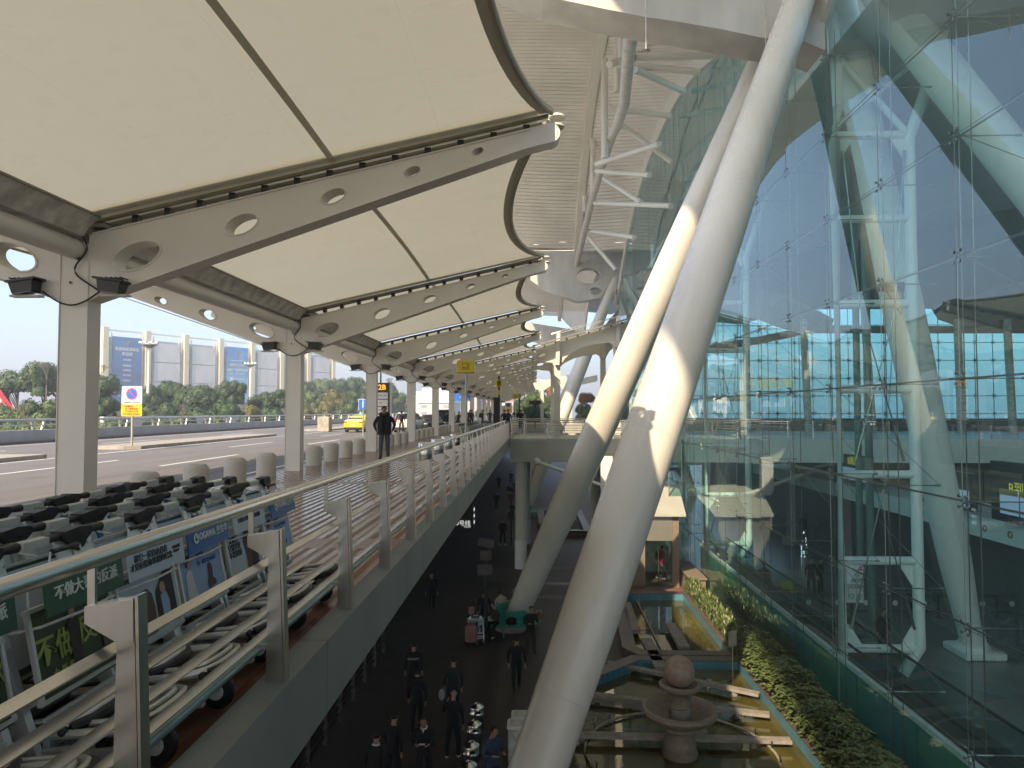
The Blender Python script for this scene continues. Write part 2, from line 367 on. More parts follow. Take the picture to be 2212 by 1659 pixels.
def tag(o,label,cat,group=None,kind=None):
    o['label']=label; o['category']=cat
    if group: o['group']=group
    if kind: o['kind']=kind
    return o
def thing(name,label,cat,loc=(0,0,0),rz=0,group=None):
    o=bpy.data.objects.new(name,None); COL.objects.link(o); o.location=loc; o.rotation_euler=(0,0,rz); o.empty_display_size=.2
    return tag(o,label,cat,group)
def kids(o): return [c for c in o.children]
def dup(root,loc,rz=None,label=None,parent=None,scale=None):
    c=root.copy(); COL.objects.link(c)
    if parent is not None: c.parent=parent
    if loc is not None: c.location=loc
    if rz is not None: c.rotation_euler=(0,0,rz)
    if label: c['label']=label
    if scale: c.scale=scale if isinstance(scale,tuple) else (scale,)*3
    for ch in list(root.children): 
        d=dup(ch,None,None,None,c)
    return c
_tc={}
def text(s,size,m,parent,loc,rot=None,name='lettering',align='CENTER',bold=0,sx=1,ext=.002):
    cu=bpy.data.curves.new('txt','FONT'); cu.body=s; cu.size=1; cu.align_x=align; cu.align_y='CENTER'; cu.offset=bold; cu.resolution_u=2; cu.extrude=.001
    o=bpy.data.objects.new('txt',cu); COL.objects.link(o); dg=bpy.context.evaluated_depsgraph_get(); dg.update()
    me=bpy.data.meshes.new_from_object(o.evaluated_get(dg)); bpy.data.objects.remove(o); me.name=name
    rot=rot or Matrix.Identity(3)
    for v in me.vertices: v.co=rot@Vector((v.co.x*size*sx,v.co.y*size,v.co.z*ext/.001))
    me.materials.clear(); me.materials.append(M[m] if isinstance(m,str) else m)
    ob=bpy.data.objects.new(name,me); COL.objects.link(ob); ob.parent=parent; ob.location=loc
    return ob
# text orientation matrices: columns = text right, text up, normal
def orient(right,up):
    r=Vector(right).normalized(); u=Vector(up).normalized(); return Matrix((r,u,r.cross(u))).transposed()
FACE_CAM=orient((1,0,0),(0,0,1))      # readable when looking along +Y
FACE_XP=orient((0,1,0),(0,0,1))       # faces +X
# ================================================================== SETTING
COLX=-6.55; PITCH=9.24; COLY=[.76+PITCH*i for i in range(0,16)]   # canopy frames
ROADZ=-.15; PL=-7.4
def struct(name,mb,m): return mb.build(name,m,kind='structure')
b=MB(); b.add([(-640,-240,PL-.02),(640,-240,PL-.02),(640,940,PL-.02),(-640,940,PL-.02)],[[0,1,2,3]]); struct('ground',b,mat('ground',(.10,.11,.06),.9,var=.2,sc=.03,world=True))
b=MB(); b.add([(-13,-30,PL),(8.9,-30,PL),(8.9,150,PL),(-13,150,PL)],[[0,1,2,3]]); struct('plaza',b,'plaza')
b=MB(); b.add([(8.9,-30,PL+.004),(60,-30,PL+.004),(60,120,PL+.004),(8.9,120,PL+.004)],[[0,1,2,3]]); struct('hall_floor',b,'hall_floor')
b=MB(); b.add([(-1.9,10,PL+.004),(-1.2,10,PL+.004),(-1.2,29,PL+.004),(-1.9,29,PL+.004)],[[0,1,2,3]])
for y in (37.2,51.5,66): b.add([(-12,y,PL+.004),(3,y,PL+.004),(3,y+.7,PL+.004),(-12,y+.7,PL+.004)],[[0,1,2,3]])
struct('plaza_dark_band',b,mat('plaza_band',(.035,.03,.03),.4,world=True))
b=MB()
for y in (41.0,34.6):
    for i in range(22): b.bx(-.3+i*.14,-.3+i*.14+.07,y,y+.55,PL+.002,PL+.006)
struct('drain_strip',b,'plank_stone')
def mk_edge():
    m,nt,b=newmat('edge_beam'); v=coords(nt); q=N(nt,'ShaderNodeSeparateXYZ'); nt.links.new(v,q.inputs[0])
    f=ramp(nt,nz(nt,v,1.2,5,(1,1,.35)),.3,.7); st=ramp(nt,nz(nt,v,3.0,5,(1,1.6,.12)),.52,.72)
    base=mixc(nt,f,(.15,.17,.155),(.21,.225,.205)); base=mixc(nt,mth(nt,'MULTIPLY',st,.4),base,(.17,.16,.13))
    j=mth(nt,'LESS_THAN',mth(nt,'FRACT',mth(nt,'DIVIDE',mth(nt,'ADD',q.outputs[1],30),2.89)),.006); base=mixc(nt,j,base,(.08,.08,.07))
    nt.links.new(base,b.inputs['Base Color']); b.inputs['Roughness'].default_value=.5; return m
# elevated walkway slab with kerb, road slab
b=MB(); b.bx(-6.95,-1.545,-12,150,-.359,0); struct('walkway_deck',b,'deck')
b=MB(); b.bx(-1.544,-1.36,-12,150,-.36,.115); b.bx(-2.6,-1.95,-12,150,-.9,-.361)
wf=b.build('walkway_edge_beam',mk_edge(),kind='structure')
b=MB(); b.bx(-7.12,-6.951,-12,150,-.5,-.004); struct('walkway_kerb',b,'kerb')
b=MB(); b.bx(-28.6,-7.121,-60,640,-1.3,ROADZ); struct('road',b,'road')
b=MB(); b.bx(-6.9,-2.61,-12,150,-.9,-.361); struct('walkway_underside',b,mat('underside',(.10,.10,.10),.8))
# road marks
b=MB(); z0=ROADZ+.004
def mark(x0,x1,y0,y1): b.add([(x0,y0,z0),(x1,y0,z0),(x1,y1,z0),(x0,y1,z0)],[[0,1,2,3]])
for k in range(14):
    y=10.6+k*15; mark(-12.13,-11.98,y-3,y+3); 
    mark(-15.05,-14.9,19.5+k*15,25.2+k*15)
mark(-18.05,-17.9,-20,300); mark(-23.6,-23.45,18,31); mark(-26.5,-26.35,-20,300); mark(-20.9,-20.78,-20,26)
for k in range(14): mark(-23.6,-23.45,38+k*15,44+k*15)
mark(-8.2,-8.05,-20,300)
struct('road_markings',b,'road_white')
def island(x0,x1,y0,y1):
    o=[(x0,y0+.4),(x0+.6,y0),(x1-.6,y0),(x1,y0+.4),(x1,y1),(x0,y1)]
    return MB().prism(o,[],lambda u,v,t:Vector((u,v,t)),ROADZ-.1,ROADZ+.15)
for y0,y1 in((5,26.2),(32.2,50),(62,300)): struct('road_island',island(-20.6,-18.3,y0,y1),'kerb')
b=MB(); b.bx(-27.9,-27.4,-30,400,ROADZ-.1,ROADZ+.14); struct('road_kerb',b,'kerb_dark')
# far parapet with rail
p=thing('road_parapet','grey concrete parapet with slanted steel double rail along the far road edge','parapet',(-28,0,ROADZ))
b=MB(); b.bx(-28.3,-27.9,-30,300,ROADZ-.1,ROADZ+.72); b.build('wall',M['parapet'],p)
b=MB(); b.tube([(-28.1,-30,1.12),(-28.1,300,1.12)],.07,8); b.tube([(-28.1,-30,.84),(-28.1,300,.84)],.04,6); b.build('top_rail',M['pole_grey'],p)
for dy in(-.35,.35):
    pb=MB(); pb.prism([(-.07,0),(.07,0),(.10+.2*(1 if dy>0 else -1),.55),(.10+.2*(1 if dy>0 else -1)-.12,.55)],[],lambda u,v,t:Vector((t,u+dy,v)),-.05,.05)
    pp=pb.build('rail_bracket',M['pole_grey'],p,local=True); pp.location=(-.1,10,.72)
    for k in range(1,34): c=pp.copy(); COL.objects.link(c); c.location=(-.1,10+k*4.2,.72)
b=MB(); b.bbox((-17.9,60.3,.5),(1.0,1.0,1.3),.05); tag(b.build('concrete_block',M['kerb']),'square beige concrete block at the end of the road island beside the taxi','block')
# ================================================================== WALKWAY RAILING
r=thing('walkway_railing','brushed steel guard railing with flat bars along the walkway edge','railing',(-1.45,0,.115))
b=MB(); b.tube([(-1.60,-3,1.085),(-1.60,39.2,1.085)],.034,16); b.build('handrail',M['inox'],r)
for z in(.365,.495,.625,.76):
    b=MB(); b.prism([(-1.54,z+.008),(-1.503,z-.014),(-1.499,z-.005),(-1.536,z+.017)],[],lambda u,v,t:Vector((u,t,v)),-3,39.2); b.build('flat_bar',M['inox'],r)
b=MB(); b.tube([(-1.60,-3,.245),(-1.60,39.2,.245)],.026,10); b.build('lower_tube',M['teal_tube'],r)
pb=MB()
pb.prism([(-.135,0),(0,0),(-.02,.80),(-.02,.835),(-.10,.835),(-.10,.80)],[],lambda u,v,t:Vector((u,t,v)),-.045,-.02)
pb.prism([(-.13,0),(-.02,0),(-.035,.80),(-.105,.80)],[],lambda u,v,t:Vector((u,t,v)),-.02,.03)
pb.prism([(.008,0),(.022,0),(.004,.845),(-.012,.845)],[],lambda u,v,t:Vector((u,t,v)),-.055,.055)
pb.prism([(-.02,.835),(-.26,.805),(-.26,.745),(-.10,.68),(-.02,.68)],[],lambda u,v,t:Vector((u,t,v)),-.055,.05)
pb.bx(-.262,-.225,-.02,.01,.80,.945)
pb.bx(-.30,-.13,-.01,.01,.17,.20)
post=None
for k in range(-1,26):
    y=2.55+1.445*k
    if post is None: pb.v=[(a*.74-.02*d/.835,c*.55,d) for a,c,d in pb.v]; post=pb.build('post',M['inox_post'],r,local=True); post.location=(.052,y,0)
    else: c=post.copy(); COL.objects.link(c); c.location=(.052,y,0)
# railing beyond the bridge
r2=thing('far_walkway_railing','steel guard railing continuing along the walkway beyond the bridge','railing',(-1.5,52,.115))
b=MB(); b.tube([(-1.6,50.5,1.085),(-1.6,120,1.085)],.03,8); b.build('handrail',M['inox'],r2)
b=MB()
for z in(.365,.495,.625,.76): b.bx(-1.54,-1.47,50.5,120,z-.01,z+.01)
b.build('flat_bar',M['inox'],r2)
b=MB()
for k in range(40): b.bx(-1.56,-1.40,51+k*1.6,51.05+k*1.6,.115,1.05)
b.build('post_row',M['inox_post'],r2)
# ================================================================== CANOPY FRAMES
WING=6.9
def wing_pts(sgn):
    # outline in (u along wing from column axis, z)
    L=6.93 if sgn>0 else 6.6
    zt0,zt1=4.13,5.66; zb0,zb1=3.20,5.30
    o=[(.2,zb0),(L-.45,5.325)]
    for k in range(9):
        a=-1.2+(1.2+1.8)*k/8; o.append((L-.15+.14*math.cos(a),5.535+.135*math.sin(a)))
    o+= [(.2,zt0)]
    hs=[]
    sl=(zt1-zt0)/L
    for u,zc,rx,rz in((.90,3.83,.34,.19),(2.40,4.27,.235,.14),(3.71,4.66,.18,.10),(4.83,5.0,.12,.07),(5.76,5.28,.08,.048)):
        loop=[]
        for k in range(22):
            a=2*math.pi*k/22; x=rx*math.cos(a); z=rz*math.sin(a)+x*.28; loop.append((u+x,zc+z))
        hs.append(loop)
    return o,hs
def mkframe(label):
    t=thing('canopy_support',label,'canopy frame',(COLX,0,0),0,'white steel frames holding up the walkway canopy')
    b=MB(); b.box((0,0,2.0),(.40,.28,4.0)); 
    for sx in(-.203,.203): b.box((sx,0,2.0),(.012,.31,4.0))
    b.build('column',M['steel_white'],t,local=True)
    for sg in(1,-1):
        o,h=wing_pts(sg); b=MB(); b.prism(o,h,lambda u,v,tt:Vector((sg*u,tt,v)),-.14,.14)
        # flange lips
        b.prism([(.2,3.185),(6.4,5.295),(6.4,5.31),(.2,3.20)],[],lambda u,v,tt:Vector((sg*u,tt,v)),-.16,.16)
        b.prism([(.2,4.13),(6.5,5.575),(6.5,5.593),(.2,4.148)],[],lambda u,v,tt:Vector((sg*u,tt,v)),-.16,.16)
        w=b.build('wing_beam',M['steel_white'],t,local=True)
        for hl in h:
            cu=sum(q[0] for q in hl)/len(hl); cz_=sum(q[1] for q in hl)/len(hl)
            b=MB(); b.prism([(cu+(p[0]-cu)*1.07,cz_+(p[1]-cz_)*1.09) for p in hl],[[(cu+(p[0]-cu)*.985,cz_+(p[1]-cz_)*.98) for p in hl]],lambda u,v,tt:Vector((sg*u,tt,v)),-.155,.155); b.build('hole_collar',M['steel_white'],w,local=True)
        # stand-off clips and rail carrying the membrane
        for k in range(14):
            f=.05+k*.068; u=6.9*f; z=4.14+1.53*f
            if k==0: b=MB(); b.box((0,0,0),(.09,.12,.12)); cl0=b.build('clip',M['black_metal'],t,local=True) if sg==1 else None; c=cl0 or CLIP.copy(); CLIP=cl0 or CLIP
            else: c=CLIP.copy()
            if c is not cl0: COL.objects.link(c)
            c.location=(sg*u,0,z+.06); c.parent=t
        
        for y in(-.12,.12): b=MB(); b.prism([(.1,4.27),(6.75,5.76),(6.75,5.80),(.1,4.31)],[],lambda u,v,tt:Vector((sg*u,tt,v)),y-.03,y+.03); b.build('membrane_rail',M['rail_olive'],t,local=True)
        b=MB(); b.prism([(.05,4.42),(6.6,5.90),(6.6,5.91),(.05,4.43)],[],lambda u,v,tt:Vector((sg*u,tt,v)),-.42,.42); b.build('cover_flap',M['membrane'],t,local=True)
    # tip shackle
    b=MB(); b.lathe([(0,-.09),(.13,-.09),(.13,-.06),(0,-.06)],(6.86,0,5.75),12); b.lathe([(0,0),(.12,0),(.12,.03),(0,.03)],(6.88,0,5.80),12); b.tube([(6.75,-.1,5.70),(6.78,.12,5.82)],.03,6); b.tube([(6.8,.12,5.7),(6.8,.12,5.88)],.02,6)
    b.build('tip_shackle',M['steel_white'],t,local=True)
    for sg in(1,-1):
        bb=MB(); rot=Matrix.Rotation(rad(8*sg),3,'Y')
        cx=sg*.62; cz=3.36 
        bb.box((cx,-.26,cz),(.34,.22,.15),Matrix.Rotation(math.pi,3,'Y')@rot,taper=.85); bb.box((cx,-.26,cz+.095),(.42,.27,.03),rot); 
        for k in range(6): bb.box((cx-.17+k*.068,-.26,cz+.122),(.012,.20,.018),rot)
        fl=bb.build('floodlight',M['black_metal'],t,local=True)
        bb=MB(); bb.box((cx,-.26,cz-.083),(.27,.17,.01),rot); bb.build('lens',M['lamp_glass'],fl,local=True)
        bb=MB(); bb.bx(cx-.2*sg,cx+.22*sg,-.28,-.15,cz-.13,cz-.10); bb.build('bracket',M['steel_grime'],fl,local=True)
    bb=MB(); P=[]
    for k in range(17):
        s=k/16; P.append((-.42+.84*s,-.20,3.32-.20*math.sin(math.pi*s)))
    bb.tube(P,.012,6); P=[(.10+.10*math.sin(k*.55)+ (k/14)**4*.2,-.18,4.15-.84*(k/14)**.9) for k in range(15)]; bb.tube(P,.012,6)
    bb.build('power_cable',M['black_rubber'],t,local=True)
    bb=MB(); bb.lathe([(0,-.0),(.03,0),(.03,.01)],(.06,-.152,3.8),8,rot=Matrix.Rotation(rad(90),3,'X')); bb.lathe([(0,0),(.02,0)],(-.05,-.153,3.45),8,rot=Matrix.Rotation(rad(90),3,'X')); bb.build('bolt_hole',M['black'],t,local=True)
    bb=MB(); bb.box((.0,.0,4.2),(.5,.42,.12)); bb.box((.28,0,4.27),(.3,.34,.06)); bb.build('valley_cap',M['rail_olive'],t,local=True)
    return t
f0=mkframe('x'); 
for i,y in enumerate(COLY):
    lab='white steel canopy frame with holed beams, %s from the camera'%ORD[i] if i else 'white steel canopy frame beside the camera, nearest of the row'
    if i==0: f0.location=(COLX,y,0); f0['label']=lab
    else: dup(f0,(COLX,y,0),label=lab)
for k in(1,2): dup(f0,(COLX,.76-PITCH*k,0),label='white steel canopy frame behind the camera, %s'%('nearest','next')[k-1])  # unseen frames added to keep the sun off the railing
# loudspeakers on some columns
for i in(2,4,6):
    b=MB(); b.lathe([(.11,-.16),(.09,-.10),(.03,0),(.03,.08),(0,.08)],(COLX+.02,COLY[i]-.26,3.85),12,rot=Matrix.Rotation(rad(70),3,'X')@Matrix.Rotation(rad(0),3,'Y')); b.box((COLX+.02,COLY[i]-.18,3.80),(.05,.08,.05))
    tag(b.build('horn_speaker',M['steel_grime']),'small grey horn loudspeaker on the canopy column, %s of three'%('nearest','middle','farthest')[(i-2)//2],'loudspeaker')
# gutter tubes + membranes per bay
def memb(sg,u,s,i):
    """u 0..1 valley->edge ; s 0..1 along bay"""
    L=6.80-(.72 if sg>0 else .6)*(1-(2*s-1)**2)**.85*1.0
    x=COLX+sg*(.12+(L-.12)*u); f=(abs(x-COLX))/6.9
    z=4.33+1.53*f+ .16*math.sin(math.pi*s)*(math.sin(math.pi*min(1,u)))-.10*math.sin(math.pi*s)*u
    return Vector((x,.76+PITCH*i+.16+(PITCH-.32)*s,z))
for i in range(-2,len(COLY)-1):  # negative bays are unseen, added behind the camera to shade the railing
    nm=ORD[i] if i>=0 else ('zeroth','previous')[i+2]
    if i<0: nm=('second','first')[i+2]+' unseen behind camera,'
    tb=thing('gutter_tube','round steel tube and gutter linking canopy frames, %s bay from the camera'%nm,'gutter',(COLX,(.76+PITCH*i)+.2,4),0,'tubes linking the canopy frames')
    b=MB(); b.tube([(COLX,(.76+PITCH*i)+.16,3.93),(COLX,(.76+PITCH*(i+1))-.16,3.93)],.145,16); b.build('tube',M['steel_white'],tb)
    b=MB(); b.prism([(-.38,4.36),(-.26,4.24),(-.16,4.10),(.16,4.10),(.26,4.24),(.38,4.36),(.38,4.39),(.24,4.28),(.14,4.14),(-.14,4.14),(-.24,4.28),(-.38,4.39)],[],lambda u,v,t:Vector((COLX+u,t,v)),(.76+PITCH*i)+.2,(.76+PITCH*(i+1))-.2); b.build('gutter_channel',M['gutter'],tb)
    b=MB(); 
    for u in(-.36,.36): b.bx(COLX+u-.05,COLX+u+.05,(.76+PITCH*i)+.2,(.76+PITCH*(i+1))-.2,4.36,4.39)
    b.build('edge_clamp',M['rail_olive'],tb)
    mm=thing('canopy_membrane','beige stretched canopy membrane with scalloped edge, %s bay from the camera'%nm,'canopy',(COLX,(.76+PITCH*i)+4.6,4.5),0,'membranes between the canopy frames')
    for sg in(1,-1):
        nu,ns=(14,24) if i<5 else (8,12)
        b=MB(); vs=[memb(sg,a/nu,c/ns,i) for a in range(nu+1) for c in range(ns+1)]
        fs=[[a*(ns+1)+c,a*(ns+1)+c+1,(a+1)*(ns+1)+c+1,(a+1)*(ns+1)+c] for a in range(nu) for c in range(ns)]
        b.add(vs,fs,True); b.build('fabric_sheet',M['membrane'],mm)
        b=MB()   # hem: pocket following the scalloped edge
        P=[]
        for c in range(ns+1):
            e=memb(sg,1,c/ns,i); P.append(e)
        vs=[];fs=[]
        for c,e in enumerate(P):
            vs+=[e+Vector((-sg*.15,0,-.045)),e+Vector((sg*.03,0,-.012)),e+Vector((sg*.03,0,.03))]
        for c in range(ns): 
            k=c*3; fs+=[[k,k+3,k+4,k+1],[k+1,k+4,k+5,k+2]]
        b.add(vs,fs,False); b.tube([e+Vector((sg*.0,0,-.03)) for e in P],.035,6); b.build('edge_hem',M['membrane_hem'],mm)
        b=MB(); vs=[]; fs=[]
        for c in range(ns+1):
            s=c/ns
            L_=6.80-(.72 if sg>0 else .6)*(1-(2*s-1)**2)**.85; e=memb(sg,(3.72-.12)/(L_-.12),s,i); vs+=[e+Vector((-.045,0,-.03)),e+Vector((.045,0,-.01))]
        for c in range(ns): fs.append([2*c,2*c+2,2*c+3,2*c+1])
        b.add(vs,fs); b.build('seam_strip',M['membrane_seam'],mm)
# bollards
bp=MB(); bp.lathe([(0,0),(.235,0),(.235,.50),(.215,.545),(.17,.585),(0,.585)],n=28)
bb=None
for i in range(0,13):
    for k in range(4):
        y=COLY[i]+1.9+k*1.82
        if y>92 or y<1: continue
        j=len([1 for o in COL.objects if o.name.startswith('bollard')])
        lab='round granite bollard on the walkway edge, %s after the %s canopy frame'%(ORD[k],ORD[i] if i else 'nearest')
        if bb is None: bb=bp.build('bollard','granite',local=True); bb.location=(COLX-.05,y,0); tag(bb,lab,'bollard','granite bollards along the kerb')
        else: dup(bb,(COLX-.05,y,0),rz=j*.7,label=lab)
# ================================================================== BRIDGES
def bridge(y0,y1,nm,lab,det):
    t=thing('footbridge',lab,'bridge',(3,(y0+y1)/2,0))
    b=MB(); b.bx(-1.358,8.24,y0+.12,y1-.12,-1.22,-.02); b.build('slab','fascia',t)
    x=-1.358; k=0
    while x<8.2:
        x2=min(x+1.28,8.24)
        for yy,d in((y0,.06),(y1,-.06)): b=MB(); b.bx(x+.008,x2-.008,min(yy,yy+d),max(yy,yy+d),-1.25,-.18); b.build('fascia_panel','fascia',t); b=MB(); b.bx(x+.008,x2-.008,min(yy-.03,yy+d),max(yy-.03,yy+d) if d>0 else yy+.03,-.17,.06); b.build('coping_panel','fascia',t)
        x=x2; k+=1
    if not det: return t
    for yy in(y0+.12,y1-.12):
        rr=thing('bridge_railing','steel multi bar railing on the %s edge of the footbridge ahead'%('near' if yy<y0+1 else 'far'),'railing',(3,yy,.0))
        b=MB()
        for z,rd in((1.08,.035),(.98,.02),(.80,.012),(.66,.012),(.52,.012),(.38,.012),(.24,.02)): b.tube([(-1.3,yy,z),(8.2,yy,z)],rd,6)
        b.build('rail_bars','inox',rr)
        for x in(-1.28,-.55,.75,1.7,3.4,5.1,6.8,8.1):
            b=MB(); b.bx(x-.03,x+.03,yy-.02,yy+.02,.06,1.08); b.build('post','inox_post',rr)
    return t
bridge(40.2,50.2,'b','grey panelled footbridge crossing ahead from the walkway into the glass hall',True)
bridge(-9.5,.25,'b','grey panelled footbridge under the camera',False)
bridge(89.7,99.7,'b','second grey footbridge, far beyond the first one',False)
# canopy over bridge ahead: arched beams on square columns
for row,(yy,lab) in enumerate(((41.0,'near'),(49.2,'far'))):
    xs=[1.32,4.75,8.15]
    hs=[5.95,6.95,7.9]
    for j,x in enumerate(xs):
        t=thing('bridge_column','square white steel column, %s from the walkway in the %s row on the footbridge'%(ORD[j],lab),'column',(x,yy,0),0,'columns of the footbridge canopy')
        b=MB(); b.bx(x-.17,x+.17,yy-.15,yy+.15,.0,hs[j]-.6); b.bx(x-.18,x-.165,yy-.17,yy+.17,0,hs[j]-.6); b.bx(x+.165,x+.18,yy-.17,yy+.17,0,hs[j]-.6); b.build('shaft','steel_white',t)
        b=MB(); b.prism([(-.12,hs[j]-1.7),(.12,hs[j]-1.7),(.17,hs[j]+.1),(-.02,hs[j]+.1)],[],lambda u,v,tt:Vector((x+u+.0,yy-.15+tt,v)),-.36,-.02); b.build('fin','steel_white',t)
    bt=thing('bridge_canopy_beam','white arched canopy beam with rounded tip over the %s row of footbridge columns'%lab,'beam',(4,yy,5))
    o=[]
    o+= [(-.12,4.75),(.0,4.58),(.5,4.45),(1.05,4.40),(1.13,4.2)]
    o+= [(1.52,4.2),(1.58,4.35),(1.75,4.62),(2.1,4.95),(2.7,5.25),(3.4,5.45),(4.3,5.55),(4.5,5.45),(4.56,5.25),(4.94,5.25),(5.0,5.4),(5.2,5.75),(5.7,6.15),(6.5,6.45),(7.7,6.5),(7.96,6.2),(8.22,6.2)]
    o+= [(8.22,7.55),(4.75,6.55),(1.3,5.55),(.2,5.2),(-.05,5.05)]
    hl=[(.42+.24*math.cos(2*math.pi*k/16),4.86+.10*math.sin(2*math.pi*k/16)+.05*math.cos(2*math.pi*k/16)) for k in range(16)]
    hl2=[(6.5+.35*math.cos(2*math.pi*k/16),6.78+.12*math.sin(2*math.pi*k/16)+.08*math.cos(2*math.pi*k/16)) for k in range(16)]
    b=MB(); b.prism(o,[hl,hl2],lambda u,v,tt:Vector((u,yy+tt,v)),-.14,.14); b.build('beam','steel_white',bt)
    b=MB()
    for k in range(12): x=.6+k*.64; b.box((x,yy,5.35+(x-.6)*.288+.06),(.10,.1,.14))
    b.build('clip_row','black_metal',bt)
    b=MB()
    for e in(0,.12): b.tube([(1.0,yy-.28,5.98+e),(4.75,yy-.28,6.98+e*.5)],.02,6); b.tube([(4.75,yy-.28,7.0+e),(8.2,yy-.28,7.95+e*.5)],.02,6)
    b.tube([(1.0,yy-.28,6.03),(1.5,yy-.28,6.18)],.05,8); b.tube([(4.3,yy-.28,6.9),(4.75,yy-.28,7.02)],.05,8)
    b.build('tie_rod','inox',bt)
t=thing('bridge_canopy_roof','beige membrane roof sloping up over the footbridge ahead','canopy',(4,45,6))
b=MB(); vs=[];n1,n2=12,12
for a in range(n1+1):
    for c in range(n2+1):
        x=-.1+8.35*a/n1; s=c/n2; y=39.9+10.4*s; ex=.35*math.sin(math.pi*s)*(1-a/n1) if a<2 else 0
        vs.append((x+ex,y,5.22+.288*(x-.1)+.25*math.sin(math.pi*s)))
b.add(vs,[[a*(n2+1)+c,a*(n2+1)+c+1,(a+1)*(n2+1)+c+1,(a+1)*(n2+1)+c] for a in range(n1) for c in range(n2)],True); b.build('fabric_sheet','membrane',t)
b=MB(); b.prism([(-.1,5.23),(8.25,7.60),(8.25,7.68),(-.1,5.31)],[],lambda u,v,tt:Vector((u,39.9+tt,v)),-.06,.02); b.build('edge_rail','rail_olive',t)
# farther canopy columns (second bridge)
for j,x in enumerate((1.0,4.6)):
    b=MB(); b.bx(x-.2,x+.2,90,90.4,0,5.5); b.prism([(x-1.4,4.9),(x-1.1,4.4),(x-.3,4.3),(x+.3,4.3),(x+1.2,4.9),(x+3.4,5.4),(x+3.4,6.2),(x-1.1,5.2)],[],lambda u,v,tt:Vector((u,90.2+tt,v)),-.14,.14)
    tag(b.build('distant_bridge_column','steel_white'),'%s white canopy column on the second footbridge far ahead'%('left','right')[j],'column')
# bridge supports under
for (x,y,rr,lab) in((-.78,41.2,.33,'round white column under the near edge of the footbridge, left one'),(-.60,48.8,.33,'round white column behind it under the far edge of the footbridge'),(4.2,49.0,.33,'round white column under the footbridge, right one')):
    t=thing('bridge_pier',lab,'pier',(x,y,PL)); b=MB(); b.lathe([(rr,PL),(rr,-1.25)],(x,y,0),24); b.build('shaft','strut_paint',t); b=MB(); b.lathe([(rr+.02,PL),(rr+.02,PL+1.6),(rr,PL+1.62)],(x,y,0),24); b.build('base_sleeve','inside_paint',t)
t=thing('pipe_brace','white inclined pipe with ball end under the footbridge','pipe',(2,39.8,-1.6))
b=MB(); b.tube([at(1158,997,Y=39.7),at(1196,1010,Y=39.7),at(1290,1045,Y=39.5),at(1390,1075,Y=39.2)],.10,10); b.sphere(at(1160,997,Y=39.6),.2); b.build('pipe','inside_paint',t)
b=MB(); b.prism([at(1297,985,Y=39.5).xz,at(1322,985,Y=39.5).xz,at(1322,1058,Y=39.5).xz,at(1318,1068,Y=39.5).xz,at(1304,1068,Y=39.5).xz,at(1297,1058,Y=39.5).xz],[],lambda u,v,tt:Vector((u,39.5+tt,v)),-.25,.0); tag(b.build('hanging_bracket','inside_paint'),'white rounded bracket plate hanging below the footbridge','bracket')
# ================================================================== STRUTS
BX=-.963; JX=8.93; JZ=16.70
def strut(p0,p1,prof,label,m='strut_paint',name='roof_strut'):
    t=thing(name,label,'strut',tuple(p0)); p0=Vector(p0); p1=Vector(p1); P=[];Rr=[]
    for k in range(41):
        s=k/40; P.append(p0.lerp(p1,s))
        for (a,ra),(c,rc) in zip(prof,prof[1:]):
            if a<=s<=c: 
                f=(s-a)/(c-a); f=f*f*(3-2*f); rr=ra+(rc-ra)*f; break
        Rr.append(rr)
    b=MB(); b.tube(P,Rr,48); sh_=b.build('shaft',m,t)
    if name=='roof_strut':
        for s in(.16,.36,.56,.76):
            k=int(s*40); b=MB(); c=p0.lerp(p1,k/40); d_=(p1-p0).normalized(); b.tube([c-d_*.012,c,c+d_*.012],[Rr[k]+.001,Rr[k]+.006,Rr[k]+.001],48,caps=False); b.build('weld_ring',m,sh_)
    return t
PR=[(0,.43),(.1,.52),(.25,.583),(.38,.597),(.53,.573),(.86,.44),(1,.38)]
names=['nearest of the pair','behind the nearest one']
def pair(yc,l1,l2):
    A=strut((BX,yc-8.91,PL),(JX,yc,JZ),PR,l1); B=strut((BX,yc+8.91,PL),(JX,yc,JZ),PR,l2); return A,B
pair(21.23,'huge white tapered inclined strut in the foreground right of centre','second huge white inclined strut rising out of the round teal bench')
pair(70.7,'distant white inclined strut behind the footbridge columns','farther distant white inclined strut, second beyond the footbridge')
# inner struts
D0=at(2105,1415,Z=PL); 
strut(D0,(8.6,20.9,16.3),[(0,.38),(.2,.55),(.5,.62),(.8,.5),(1,.4)],'tapered leg inside the glass hall standing on a square footing','inside_paint','hall_strut')
b=MB(); b.bbox((D0.x,D0.y,PL+.16),(1.5,1.5,.32),.06); b.lathe([(.6,.3),(.45,.55),(.40,.9)],(D0.x-.05,D0.y,PL),20); tag(b.build('strut_footing','inside_paint'),'white square steel footing under the hall leg','footing')
C1=at(2212,378,Y=19.8); C0=at(1911,0,Y=20.3); dv=(C1-C0).normalized()
strut(C0-dv*1.8,C1+dv*16,[(0,.42),(.2,.58),(.5,.6),(1,.45)],'thick leg inside the hall sweeping from top centre to the right edge','inside_paint','hall_strut')
strut((9.0,70.3,15),(17,77,PL),[(0,.42),(.2,.58),(.5,.6),(1,.45)],'far leg inside the glass hall','inside_paint','hall_strut')
